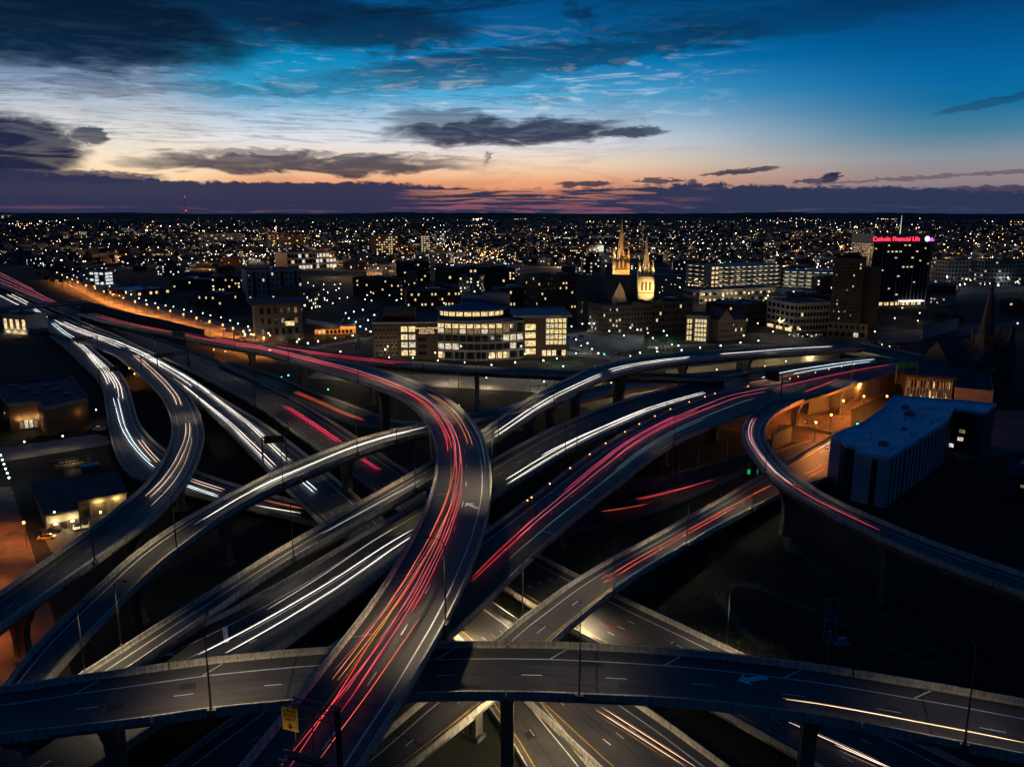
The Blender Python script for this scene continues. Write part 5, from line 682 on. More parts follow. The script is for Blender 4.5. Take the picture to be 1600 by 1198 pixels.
LAMPS = [('s_curve', 692, 972, 1, 'lamp post on the outer parapet of the S flyover below its arrow', 3000),
 ('cross_flyover', 332, 1108, -1, 'lamp post on the near parapet of the bottom flyover, leftmost of three', 2400),
 ('cross_flyover', 903, 1085, -1, 'lamp post on the near parapet of the bottom flyover, middle of three', 900),
 ('cross_flyover', 1503, 1160, -1, 'lamp post on the near parapet of the bottom flyover, rightmost of three', 700),
 ('gray_flyover', 122, 1045, 1, 'pale lamp post at the lower left end of the grey flyover', 1600),
 ('gray_flyover', 182, 1006, 1, 'second lamp post up the lower left end of the grey flyover', 1600),
 ('west_ramp', 281, 856, -1, 'lamp post on the narrow pale flyover near its tall pier', 1800),
 ('west_ramp', 442, 754, -1, 'lamp post on the narrow pale flyover above the headlight freeway', 1800),
 ('west_ramp', 557, 706, -1, 'lamp post on the narrow pale flyover above the dark freeway', 1800),
 ('west_ramp', 616, 686, -1, 'lamp post on the narrow pale flyover close to the S bend', 1800),
 ('gray_flyover', 480, 874, -1, 'lamp post on the grey flyover left of the S bend', 2000),
 ('gray_flyover', 667, 768, -1, 'lamp post with a blue sign on the grey flyover beside the S bend', 2200),
 ('s_curve', 720, 633, 1, 'lamp post behind the crest of the S bend', 3600),
 ('s_curve', 768, 752, 1, 'lamp post at the outermost point of the S bend', 3200), ('s_curve', 646, 592, 1, 'lamp post before the crest of the S bend', 2600), ('s_curve', 560, 594, -1, 'lamp post above the tall pier of the S flyover', 2200),
 ('gray_flyover', 787, 682, -1, 'lamp post on the grey flyover just right of the S bend', 2200),
 ('gray_flyover', 875, 628, -1, 'lamp post on the grey flyover where its pair of streaks begins', 1200),
 ('blue_mainline', 880, 706, -1, 'lamp post between the two broad viaducts, near the pair of beacons', 500),
 ('blue_mainline', 901, 697, -1, 'second lamp post between the two broad viaducts', 500),
 ('east_ramp', 1075, 850, -1, 'lamp post half way down the straight pale ramp', 2000),
 ('east_ramp', 957, 922, -1, 'lamp post on the straight pale ramp above the chevrons', 2000),
 ('east_ramp', 1178, 795, -1, 'lamp post at the upper end of the straight pale ramp', 2000),
 ('east_ramp', 822, 962, 1, 'lamp post on the straight pale ramp just above the bottom flyover', 1500),
 ('dark_freeway', 460, 665, -1, 'lamp post on the dark freeway, left of a close pair', 900),
 ('dark_freeway', 482, 690, -1, 'lamp post on the dark freeway, right of a close pair', 900),
 ('dark_freeway', 397, 632, -1, 'lamp post on the dark freeway above the gantry', 700),
 ('gray_offramp', 431, 586, 1, 'lamp post on the far side of the grey off ramp', 1300),
 ('gray_offramp', 536, 630, 1, 'lamp post at the bend of the grey off ramp', 1500),
 ('left_low_ramp', 172, 690, -1, 'lamp post on the outer wall of the lower left ramp', 700),
 ('left_high_ramp', 310, 645, 1, 'lamp post at the nose between the higher left ramp and the freeway', 1400),
 ('left_high_ramp', 155, 874, 1, 'lamp post on the higher left ramp above the garage', 500),
 ('trail_freeway', 240, 558, 1, 'lamp post beside the upper headlight freeway', 1500),
 ('trail_freeway', 430, 674, 1, 'lamp post beside the headlight freeway below the gore', 1200),
 ('trail_freeway', 140, 511, 1, 'lamp post beside the headlight freeway near the road bridge', 1500),
 ('red_mainline', 1245, 603, 1, 'lamp post on the beacon viaduct near the black sign', 1200),
 ('red_mainline', 1326, 599, -1, 'lamp post on the beacon viaduct above the sodium lit street', 1600),
 ('red_mainline', 1040, 690, -1, 'lamp post on the beacon viaduct above the retaining wall', 900),
 ('blue_mainline', 1195, 574, 1, 'lamp post on the far blue viaduct under the grey flyover', 900),
 ('loop_ramp', 1199, 738, -1, 'lamp post on the loop ramp above the green glow', 700),
 ('loop_ramp', 1297, 776, 1, 'lamp post on the loop ramp beside the white building', 400),
 ('north_branch', 660, 574, -1, 'lamp post on the straight flyover in front of the law hall left wing', 500),
 ('north_branch', 744, 580, -1, 'lamp post on the straight flyover in front of the law hall columns', 500),
 ('s_curve', 350, 544, -1, 'lamp post on the far end of the S flyover above the orange underpass', 1800),
 ('s_curve', 456, 560, -1, 'lamp post on the far end of the S flyover above the green signals', 1500),
 ('dark_freeway', 1147, 1001, 1, 'pale lamp post on the retaining edge of the lowest road', 2600)]
LOW = {'lit_branch': .62, 'trail_freeway': .75}
for key, px, py, sd, lb, pw in LAMPS: ramp_lamp(key, px, py, sd, lb, pw, dz=.9, h=1.0 if key != 'lit_branch' else .8)
# ------------------------------------------------------------------ buildings
BRICK_D = mat('brick_dark', (.085, .055, .042), .85, 1.2, .35, .2); BRICK_T = mat('brick_tan', (.20, .15, .105), .85, 1.0, .3, .2)
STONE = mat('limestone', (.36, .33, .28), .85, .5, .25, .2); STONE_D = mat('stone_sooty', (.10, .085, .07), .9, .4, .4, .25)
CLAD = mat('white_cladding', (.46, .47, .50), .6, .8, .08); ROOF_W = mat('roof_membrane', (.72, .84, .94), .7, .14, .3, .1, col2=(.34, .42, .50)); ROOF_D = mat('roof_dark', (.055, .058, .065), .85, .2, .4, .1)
ROOF_B = mat('roof_bluegrey', (.20, .21, .23), .7, .3, .25); SLATE = mat('roof_slate', (.05, .05, .055), .6, .8, .35, .15); PRECAST = mat('precast_panel', (.46, .42, .36), .8, .6, .2, .1)
METALP = mat('metal_panel', (.22, .22, .23), .45, .9, .15, metal=.3); GLASS = mat('glass_dark', (.012, .014, .018), .08, spec=.6); FRAME = mat('window_frame', (.06, .057, .052), .5); FRAME_L = mat('window_frame_pale', (.42, .39, .34), .6)
WIN_W = lit_room('room_warm', (1, .70, .34), 1.15); WIN_Y = lit_room('room_yellow', (1, .74, .34), 1.0); WIN_N = lit_room('room_neutral', (1, .84, .58), .75); WIN_C = lit_room('room_cool', (.86, .95, 1.0), .9); WIN_DIM = lit_room('room_dim', (1, .66, .34), .22)
WM = {}
def win_mesh(pane, frame=None, thick=.07):
    k = (pane.name, (frame or FRAME).name)
    if k in WM: return WM[k]
    mb = MB(); t = thick; d = -.10
    o = [(-.5, 0), (.5, 0), (.5, 1), (-.5, 1)]; i = [(-.5 + t, t), (.5 - t, t), (.5 - t, 1 - t), (-.5 + t, 1 - t)]
    for k_ in range(4):
        a, b = o[k_], o[(k_ + 1) % 4]; c, e = i[(k_ + 1) % 4], i[k_]
        mb.quad((a[0], d, a[1]), (b[0], d, b[1]), (c[0], d, c[1]), (e[0], d, e[1]), 0)
        mb.quad((a[0], 0, a[1]), (b[0], 0, b[1]), (b[0], d, b[1]), (a[0], d, a[1]), 0)
        mb.quad((e[0], d, e[1]), (c[0], d, c[1]), (c[0], -.02, c[1]), (e[0], -.02, e[1]), 0)
    mb.quad(*[(x, -.02, z) for x, z in i], 1)
    WM[k] = mb.mesh('window', [frame or FRAME, pane]); return WM[k]
def window(parent, x, y, z, w, h, pane, rot=0, frame=None, name='window'): return put(name, win_mesh(pane, frame), parent, (x, y, z), rot, (w, 1, h))
def wins(parent, org, ux, rot, L, z0, z1, cols, rows, fw=.6, fh=.6, lit=.2, panes=None, pick=None, frame=None, name='window'):
    """grid of windows on a wall from org along unit ux, length L"""
    cw, rh = L / cols, (z1 - z0) / rows
    for r in range(rows):
        for c in range(cols):
            p = org + ux * (cw * (c + .5)); pane = None
            if pick: pane = pick(c, r)
            if pane is None: pane = random.choice(panes or [WIN_W, WIN_Y]) if random.random() < lit else GLASS
            window(parent, p.x, p.y, z0 + rh * (r + .5 - fh / 2), cw * fw, rh * fh, pane, rot, frame, name)
class Bld:
    """local frame: x along the front, y away from the camera, z up"""
    def __init__(s, name, label, cat, pl, pr, ytop, group=None, z0=0.0):
        s.a = at(*pl, z0); s.b = at(*pr, z0); d = s.b - s.a; s.W = d.length; s.rz = math.atan2(d.y, d.x); s.H = z_at(s.a, ytop) - z0
        s.pl, s.pr = pl, pr; s.o = thing(name, label, cat, s.a, s.rz, group); s.mid = (s.a + s.b) / 2
        s.mpp = s.mid.length / FPX
    def X(s, px): return (px - s.pl[0]) / (s.pr[0] - s.pl[0]) * s.W
    def Z(s, py, px=None):
        f = 0.5 if px is None else (px - s.pl[0]) / (s.pr[0] - s.pl[0]); return z_at(s.a.lerp(s.b, f), py) - s.a.z
    def box(s, name, m, x0, y0, z0, x1, y1, z1, parent=None, **kw):
        mb = MB(); mb.box(x0, y0, z0, x1, y1, z1); return mb.build(name, m, parent or s.o, **kw)
    def roof(s, m, x0, y0, x1, y1, z, pm=None, ph=.9, t=.35):
        mb = MB(); mb.box(x0 + t, y0 + t, z - .3, x1 - t, y1 - t, z + .02); r = mb.build('roof', m, s.o)
        mb = MB()
        mb.box(x0 - .06, y0 - .06, z, x1 + .06, y0 + t, z + ph); mb.box(x0 - .06, y1 - t, z, x1 + .06, y1 + .06, z + ph); mb.box(x0 - .06, y0 + t, z, x0 + t, y1 - t, z + ph); mb.box(x1 - t, y0 + t, z, x1 + .06, y1 - t, z + ph)
        mb.build('parapet', pm or m, r); return r
    def front(s, x0, x1, z0, z1, cols, rows, y=0, **kw): wins(s.o, Vector((x0, y, 0)), Vector((1, 0, 0)), 0, x1 - x0, z0, z1, cols, rows, **kw)
    def left(s, y0, y1, z0, z1, cols, rows, x=0, **kw): wins(s.o, Vector((x, y1, 0)), Vector((0, -1, 0)), -math.pi / 2, y1 - y0, z0, z1, cols, rows, **kw)
    def right(s, y0, y1, z0, z1, cols, rows, x=None, **kw): wins(s.o, Vector((s.W if x is None else x, y0, 0)), Vector((0, 1, 0)), math.pi / 2, y1 - y0, z0, z1, cols, rows, **kw)
def text(name, body, parent, loc, size, m, rot=(math.pi / 2, 0, 0), ext=.05, align='CENTER', **kw):
    c = bpy.data.curves.new(name, 'FONT'); c.body = body; c.size = size; c.extrude = ext; c.align_x = align; c.align_y = 'CENTER'; c.materials.append(m)
    t = bpy.data.objects.new('t', c); me = bpy.data.meshes.new_from_object(t); bpy.data.objects.remove(t); return put(name, me, parent, loc, rot, **kw)
def simple(name, label, pl, pr, ytop, depth, m, rows, cols, lit=.12, roofm=None, group=None, panes=None, dcols=None, side=None, fw=.55, fh=.5, cat='building', plant=True, frame=None):
    b = Bld(name, label, cat, pl, pr, ytop, group); H = max(b.H, 4); W_ = b.W
    b.box('wall', m, 0, 0, 0, W_, depth, H); b.roof(roofm or ROOF_D, 0, 0, W_, depth, H + .02, m)
    b.front(0, W_, 1.0, H - .4, cols, rows, lit=lit, panes=panes, fw=fw, fh=fh, frame=frame)
    sd = side or ('left' if b.mid.x > 0 else 'right'); dc = dcols or max(1, int(depth / W_ * cols))
    getattr(b, sd)(0, depth, 1.0, H - .4, dc, rows, lit=lit, panes=panes, fw=fw, fh=fh, frame=frame)
    if plant:
        x = W_ * random.uniform(.2, .6); mb = MB(); mb.box(x, depth * .3, H, x + W_ * .22, depth * .62, H + 2.6); mb.box(x + W_ * .27, depth * .4, H, x + W_ * .33, depth * .5, H + 1.4); mb.build('roof_plant', METALP, b.o)
    return b
# --- campus hall with the bowed glass front
b = Bld('campus_hall', 'brick and glass campus hall with bowed lit front and lit drum on its roof', 'university hall', (583, 563), (886, 559), 505)
Wd = b.W; D = 46; X = b.X; zt = b.Z(503); o = b.o
b.box('wall', BRICK_D, 0, 0, 0, X(683), D, zt - .6); b.roof(ROOF_D, 0, 0, X(683), D, zt - .58, STONE)
b.box('wall', BRICK_D, X(817), 1, 0, Wd, D, b.Z(497)); b.roof(ROOF_B, X(817) - 6, .2, Wd + 3, D, b.Z(496), METALP, .6)
nb = 12; xa, xb = X(683), X(817); bow = 7.0
def bowp(f, k=1.0): return Vector((xa + (xb - xa) * f, -bow * k * math.sin(math.pi * f) + .5, 0))
pts = [(bowp(i / nb).x, bowp(i / nb).y) for i in range(nb + 1)] + [(xb, D), (xa, D)]
mb = MB(); mb.prism(pts, 0, zt); mb.build('wall', METALP, o)
pts2 = [(bowp(i / nb).x, bowp(i / nb).y - 1.2) for i in range(nb + 1)] + [(xb, D), (xa, D)]
mb = MB(); mb.prism(pts2, zt, zt + .7, 0); mb.build('roof', ROOF_B, o)
rows = [(b.Z(519.5), b.Z(504), 1.0, WIN_Y), (b.Z(532), b.Z(521.5), .16, WIN_N), (b.Z(544.5), b.Z(534.5), .16, WIN_N), (1.0, b.Z(547.5), .3, WIN_W)]
for z0, z1, pl_, pane in rows:
    for i in range(nb):
        p, q = bowp(i / nb), bowp((i + 1) / nb); c = (p + q) / 2; d = q - p; rt = math.atan2(d.y, d.x); L = d.length
        if pane is WIN_Y and i >= 9: pn = [WIN_DIM, GLASS, GLASS][i - 9]
        else: pn = pane if random.random() < pl_ else GLASS
        if pane is WIN_Y and i < 9:
            window(o, c.x, c.y, z0 + (z1 - z0) * .52, L * .96, (z1 - z0) * .48, WIN_Y, rt); window(o, c.x, c.y, z0, L * .96, (z1 - z0) * .5, WIN_DIM if i % 3 else WIN_N, rt)
        else: window(o, c.x, c.y, z0, L * .96, z1 - z0, pn, rt)
for i in range(8):
    p = bowp((i + .5) / 8, 1.15); mb = MB(); mb.box(p.x - .35, p.y - .9, 0, p.x + .35, p.y - .2, b.Z(547)); mb.build('column', STONE, o)
    if i % 2 == 0: put('column_light', LENS_ME, None) if False else None
for z_ in (b.Z(520.5), b.Z(533.3), b.Z(546)):
    mb = MB()
    for i in range(nb):
        p, q = bowp(i / nb), bowp((i + 1) / nb); mb.quad((p.x, p.y - .35, z_ - .3), (q.x, q.y - .35, z_ - .3), (q.x, q.y - .35, z_ + .3), (p.x, p.y - .35, z_ + .3)); mb.quad((p.x, p.y - .35, z_ + .3), (q.x, q.y - .35, z_ + .3), (q.x, q.y, z_ + .3), (p.x, p.y, z_ + .3))
    mb.build('floor_band', STONE, o)
b.front(X(586), X(622), 2, zt - 2, 6, 4, lit=.0, fw=.5, fh=.62, frame=FRAME_L); b.left(2, D - 4, 2, zt - 2, 6, 4, lit=.04, fw=.5, fh=.6, frame=FRAME_L)
b.front(X(626), X(650), b.Z(556), b.Z(507), 2, 4, lit=1, fw=.94, fh=.8, panes=[WIN_N, WIN_Y]); b.front(X(651), X(668), b.Z(556), b.Z(524), 1, 3, lit=0, fw=.9, fh=.6)
b.front(X(818), X(838), b.Z(557), b.Z(506), 1, 4, y=1, lit=1, fw=.96, fh=.84, panes=[WIN_Y]); b.front(X(852), X(885), b.Z(541), b.Z(498), 5, 5, y=1, lit=1, fw=.94, fh=.9, panes=[WIN_Y, WIN_N, WIN_Y]); b.right(1, 22, b.Z(541), b.Z(498), 5, 5, x=Wd, lit=1, fw=.9, fh=.85, panes=[WIN_Y, WIN_N])
b.front(X(846), X(885), .5, b.Z(547), 5, 1, y=1, lit=.8, fw=.9, fh=.8)
mb = MB(); mb.box(X(650.5), -.35, b.Z(523), X(682), 0, b.Z(505.5)); mb.build('sign_panel', BRICK_D, o)
SIGN_W = emit('sign_letters_warm', (1, .62, .36), 1.3)
for k, tx in enumerate(('Marquette University', 'Law School', 'Eckstein Hall')): text('sign_text', tx, o, (X(666.5), -.5, b.Z(511.5 + 3.7 * k)), 1.75, SIGN_W)
# drum with its lit clerestory
cxd = X(737); yd = 15.0; rx = (X(790) - X(686)) / 2
def ell(r, k=24, a0=0, a1=2 * math.pi): return [(cxd + rx * r * math.cos(a0 + (a1 - a0) * i / k), yd + 13 * r * math.sin(a0 + (a1 - a0) * i / k)) for i in range(k)]
z1, z2, z3 = zt + .7, b.Z(486.5) , b.Z(478)
mb = MB(); mb.prism(ell(1), z1, z2); mb.build('drum', METALP, o)
mb = MB(); mb.prism(ell(1.12), z2, z2 + .5); 
e0 = ell(1.10); e1 = ell(.35)
for i in range(24): mb.quad((*e0[i], z2 + .5), (*e0[(i + 1) % 24], z2 + .5), (*e1[(i + 1) % 24], z3), (*e1[i], z3))
mb.poly([(*p, z3) for p in e1]); mb.build('drum_roof', ROOF_B, o)
for i in range(10):
    a0 = math.pi * (1.10 + .8 * i / 10); a1 = math.pi * (1.10 + .8 * (i + 1) / 10)
    p = Vector((cxd + rx * 1.01 * math.cos(a0), yd + 13 * 1.01 * math.sin(a0), 0)); q = Vector((cxd + rx * 1.01 * math.cos(a1), yd + 13 * 1.01 * math.sin(a1), 0)); d = q - p; c = (p + q) / 2
    window(o, c.x, c.y, b.Z(495.5), d.length * .97, b.Z(488) - b.Z(495.5), WIN_Y, math.atan2(d.y, d.x))
mb = MB(); mb.box(X(598), 8, zt - .5, X(648), 30, b.Z(487)); mb.build('roof_plant', BRICK_D, o)
mb = MB(); mb.prism([(X(722), 24), (X(800), 20), (X(800), 42), (X(722), 44)], zt, b.Z(472)); mb.prism([(X(755), 22), (X(800), 20), (X(802), 36), (X(757), 40)], b.Z(472), b.Z(467)); mb.build('roof_plant', ROOF_B, o)
# --- twin spired church
CH = Vector((at(975, 512).x, at(975, 512).y, 0)); ch = thing('gothic_church', 'twin spired stone church with floodlit belfries and a dark steep roof', 'church', CH, R_(-4))
m1 = CH.length / FPX
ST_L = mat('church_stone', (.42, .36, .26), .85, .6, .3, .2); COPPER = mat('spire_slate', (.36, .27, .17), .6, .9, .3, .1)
def tower(px, ybase, ybelf0, ybelf1, ytip, wpx, dy, lab):
    r = ray(px, 512); xx = (px - 975) * m1; hw = wpx * m1 / 2
    def Zp(y): return z_at(Vector((0, CH.y + dy, 0)), y)
    mb = MB(); mb.box(xx - hw, dy - hw, 0, xx + hw, dy + hw, Zp(ybelf1)); 
    for sx in (-1, 1):
        for sy in (-1, 1): mb.box(xx + sx * hw - .8, dy + sy * hw - .8, 0, xx + sx * hw + .8, dy + sy * hw + .8, Zp(ybelf1) + 1)
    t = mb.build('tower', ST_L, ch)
    mb = MB()
    for k in range(-1, 2):
        for z_ in (Zp(ybelf0) + 1.0, Zp(ybelf0) - 11): mb.box(xx + k * hw * .55 - hw * .16, dy - hw - .06, z_, xx + k * hw * .55 + hw * .16, dy - hw + .3, z_ + 6.5)
    for z_ in (Zp(ybelf0), Zp(ybelf0) - 12.5): mb.box(xx - hw - .9, dy - hw - .9, z_ - .35, xx + hw + .9, dy - hw - .1, z_ + .35)
    mb.build('louvre', BRICK_D, t)
    mb = MB(); mb.cone((xx, dy), hw * .66, .12, Zp(ybelf1), Zp(ytip), 8, rot=math.pi / 8); sp = mb.build('spire', COPPER, ch)
    mb = MB()
    for sx in (-1, 1):
        for sy in (-1, 1): mb.cone((xx + sx * hw, dy + sy * hw), 1.2, .05, Zp(ybelf1) - .5, Zp(ybelf1) + (Zp(ytip) - Zp(ybelf1)) * .3, 6)
    for a in (0, 1): mb.box(xx - 1.3 + a * 0, dy - hw - .3, Zp(ybelf1), xx + 1.3, dy - hw + 1.2, Zp(ybelf1) + 4) if a else None
    mb.build('pinnacle', ST_L, t)
    mb = MB(); mb.tube([(xx, dy, Zp(ytip) - .5), (xx, dy, Zp(ytip) + 2.2)], .12, 5); mb.tube([(xx - .7, dy, Zp(ytip) + 1.5), (xx + .7, dy, Zp(ytip) + 1.5)], .1, 5); mb.build('cross', DARKSTEEL, sp)
    for sx in (-1, 1): point_light('spire_light', ch, (xx + sx * hw * .8, dy - hw * .95, Zp(ybelf1) + 2.5), 900, (1, .42, .09) if lab == 'tall' and sx > 0 else (1, .72, .34), .2)
    for sx in (-1, 1): spot_light('spire_flood', ch, (xx + sx * hw * 1.5, dy - hw * 2.4, Zp(ybelf1) - 3), 16000, (1, .38, .07) if lab == 'tall' and sx > 0 else (1, .70, .30), 60, .7, (R_(142), 0, R_(sx * 32)), .3)
    return xx, dy, hw, Zp
xx, dy, hw, Zp = tower(972.5, 512, 420, 404, 341, 23, 38, 'tall')
for sx, col, pw in ((-1, (1, .70, .26), 20000), (1, (1, .34, .05), 26000)):
    spot_light('floodlight', ch, (xx + sx * (hw + 4), dy - hw - 8, Zp(428)), pw, col, 100, .5, (R_(92), 0, R_(sx * 28)), .5)
xx, dy, hw, Zp = tower(1007, 512, 430, 424, 366, 21, 6, 'short')
spot_light('floodlight', ch, (xx + 2, dy - hw - 8, Zp(452)), 17000, (1, .70, .28), 110, .5, (R_(95), 0, R_(8)), .5)
spot_light('floodlight', ch, (xx - hw - 7, dy - hw - 2, Zp(446)), 3500, (1, .78, .42), 70, .5, (R_(104), 0, R_(-50)), .5)
def gable(parent, x0, x1, y0, y1, z0, ze, zr, wm, rm, along='x'):
    mb = MB(); mb.box(x0, y0, z0, x1, y1, ze); 
    if along == 'x':
        ym = (y0 + y1) / 2; mb.poly([(x0, y0, ze), (x0, ym, zr), (x0, y1, ze)]); mb.poly([(x1, y0, ze), (x1, y1, ze), (x1, ym, zr)])
        w = mb.build('wall', wm, parent); mb = MB(); mb.quad((x0 - .4, y0 - .4, ze), (x1 + .4, y0 - .4, ze), (x1 + .4, ym, zr + .1), (x0 - .4, ym, zr + .1)); mb.quad((x0 - .4, ym, zr + .1), (x1 + .4, ym, zr + .1), (x1 + .4, y1 + .4, ze), (x0 - .4, y1 + .4, ze))
    else:
        xm = (x0 + x1) / 2; mb.poly([(x0, y0, ze), (x1, y0, ze), (xm, y0, zr)]); mb.poly([(x0, y1, ze), (xm, y1, zr), (x1, y1, ze)])
        w = mb.build('wall', wm, parent); mb = MB(); mb.quad((x0 - .4, y0 - .3, ze), (xm, y0 - .3, zr + .1), (xm, y1 + .3, zr + .1), (x0 - .4, y1 + .3, ze)); mb.quad((xm, y0 - .3, zr + .1), (x1 + .4, y0 - .3, ze), (x1 + .4, y1 + .3, ze), (xm, y1 + .3, zr + .1))
    mb.build('roof', rm, parent); return w
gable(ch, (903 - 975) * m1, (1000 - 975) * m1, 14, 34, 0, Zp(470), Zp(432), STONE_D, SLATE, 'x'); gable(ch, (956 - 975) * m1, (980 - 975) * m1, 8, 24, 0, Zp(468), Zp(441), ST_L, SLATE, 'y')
mb = MB(); mb.cone((-6.5 * 0 + (967 - 975) * m1, 7.9), 1.6, 1.6, 0, .1, 12); 
spot_light('floodlight', ch, ((958 - 975) * m1, 1.5, Zp(458)), 700, (1, .55, .38), 110, .6, (R_(100), 0, R_(-20)), .5)
for i in range(7):
    mb = MB(); x = (910 + i * 9 - 975) * m1; mb.box(x - .7, 13.8, Zp(492), x + .7, 14.05, Zp(474)); mb.build('lancet_window', GLASS, ch)
# --- halls around the church
b = simple('college_hall', 'long dark brick college hall in front of the twin spired church', (941, 523), (1018, 519), 480, 26, BRICK_D, 5, 16, lit=.05, dcols=8, side='left', fh=.55)
for (x, r_) in ((4, 1), (4, 2), (5, 0), (9, 1), (12, 0)): window(b.o, b.W * (x + .5) / 16, -.12, 1.2 + r_ * (b.H - 1.4) / 5, b.W / 16 * .55, 2.0, WIN_N)
simple('college_hall', 'dark college hall with a hipped roof right of the church', (1018, 518), (1080, 515), 474, 28, BRICK_D, 4, 12, lit=.04, fh=.55)
b = simple('college_hall', 'small brick hall with a tall lit glass bay on the lawn', (1071, 534), (1103, 536), 494, 20, BRICK_T, 3, 2, lit=0, plant=False, side='left', dcols=5)
b.front(b.W * .42, b.W * 1.0, .8, b.H - 1.2, 4, 5, y=-.15, lit=1, fw=.9, fh=.85, panes=[WIN_Y, WIN_Y, WIN_N]); b.front(b.W * .03, b.W * .3, .8, b.H - 1.2, 2, 4, y=-.15, lit=1, fw=.8, fh=.85, panes=[WIN_Y])
b = Bld('gabled_hall', 'brown gabled brick hall next to the small hall with the lit bay', 'college hall', (1122, 534), (1168, 530), 500); W_ = b.W
gable(b.o, 0, W_ * .48, 0, 16, 0, b.H, b.H + 7, BRICK_T, SLATE, 'y'); gable(b.o, W_ * .48, W_, 2, 16, 0, b.H - 1, b.H + 5, BRICK_T, SLATE, 'x')
b.front(1, W_ * .46, 1, b.H - 1, 4, 3, lit=.05, fw=.5, fh=.65, frame=FRAME_L); b.front(W_ * .5, W_ - .5, 1, b.H - 2, 5, 3, y=2, lit=.08, fw=.5, fh=.65, frame=FRAME_L)
b = simple('office_building', 'low white gridded office building left of the dark tower', (1197, 510), (1239, 520), 468, 34, PRECAST, 4, 6, lit=.02, side='right', dcols=13, fw=.68, fh=.6, plant=False)
b.front(0, b.W, .3, 3.2, 3, 1, y=-.15, lit=.9, fw=.8, fh=.9, panes=[WIN_W])
# --- dark slab tower on a tan podium
b = Bld('apartment_tower', 'dark brick slab tower on a tan podium', 'tower', (1292, 526), (1342, 529), 405); W_, H = b.W, b.H
b.box('wall', BRICK_D, .5, .5, 8, W_ - .5, 30, H); b.roof(ROOF_D, .5, .5, W_ - .5, 30, H + .02, BRICK_D); b.box('podium', BRICK_T, 0, 0, 0, W_ + 5, 36, 10.5)
b.box('wall', BRICK_D, W_ - .4, 6, 0, W_ + 10, 30, H - 6); b.box('roof_plant', BRICK_D, W_ * .3, 8, H, W_ * .8, 20, H + 4)
b.front(2, W_ - 2, 12, H - 2, 9, 16, y=.5, lit=.07, fw=.5, fh=.55, panes=[WIN_W, WIN_N, WIN_DIM]); b.left(2, 29, 12, H - 2, 4, 16, x=.5, lit=.06, fw=.5, fh=.55); b.front(0, W_ + 4, .5, 4.5, 6, 1, lit=.35, fw=.8, fh=.85, panes=[WIN_N]); b.front(0, W_ + 4, 5.5, 9.8, 7, 1, lit=0, fw=.5, fh=.6)
# --- black office tower with the red sign
b = Bld('office_tower', 'black glass office tower with a red lit sign along its top', 'tower', (1356, 480), (1447, 478), 367); W_, H = b.W, b.H; z0 = b.Z(380)
b.box('wall', mat('black_curtain_wall', (.012, .012, .014), .15, spec=.5), 0, 0, 6, W_, 34, z0); b.box('crown', mat('crown_panel', (.24, .25, .27), .6), -.4, -.4, z0, W_ + .4, 34.4, H); b.roof(ROOF_D, -.3, -.3, W_ + .3, 34.3, H + .01, METALP, .5)
b.box('podium', GLASS, 3, 2, 0, W_ - 3, 32, 6)
for i in range(15):
    x = W_ * (i + .5) / 15; mb = MB(); mb.box(x - .28, -.55, 0, x + .28, -.02, z0); mb.build('fin', METALP if i % 4 != 2 else FRAME_L, b.o)
litset = {(3, 15), (4, 15), (5, 15), (6, 15), (10, 15), (7, 10), (8, 10), (9, 10), (1, 6), (5, 13), (9, 13), (3, 17), (8, 17), (11, 12), (2, 9), (6, 7), (10, 5), (13, 11), (4, 3), (12, 16), (6, 1), (7, 17), (0, 16)}
b.front(.3, W_ - .3, 7, z0 - .5, 14, 18, fw=.62, fh=.5, pick=lambda c, r: (WIN_W if (c + r) % 3 else WIN_N) if (c, r) in litset else GLASS)
b.front(6, W_ - 4, .6, 4.6, 9, 1, y=1.9, lit=1, fw=.85, fh=.85, panes=[WIN_W]); mb = MB(); mb.box(W_ * .52, -3, 4.6, W_ * .92, 2, 5.6); mb.build('entrance_canopy', emit('canopy_light', (.95, 1, .96), 1.5), b.o)
REDS = emit('sign_letters_red', (1, .03, .06), 4.0); PURP = emit('sign_emblem_purple', (.55, .05, .9), 3.0)
text('sign_text', 'Catholic Financial Life', b.o, (b.X(1389.5), -.62, (z0 + H) / 2 - .1), 5.4, REDS)
mb = MB(); mb.cone((0, 0), 2.3, 2.3, 0, .2, 14); put('sign_emblem', mb.mesh('sign_emblem', [emit('sign_emblem_white', (.95, .85, 1), 3.0)]), b.o, (b.X(1437), -.45, (z0 + H) / 2), (math.pi / 2, 0, 0))
mb = MB(); mb.poly([(0, 0, 0), (5.2, 0, 0), (4.4, 0, 1.4), (2.2, 0, 3.2), (.6, 0, 2.4)]); mb.build('sign_emblem', PURP, b.o, loc=(b.X(1440.5), -.5, (z0 + H) / 2 - 2))
mb = MB(); mb.tube([(b.X(1412), 16, H), (b.X(1412), 16, H + 17)], .45, 6, r1=.15); mb.build('roof_mast', emit('mast_light', (.85, 1, .75), .8), b.o)
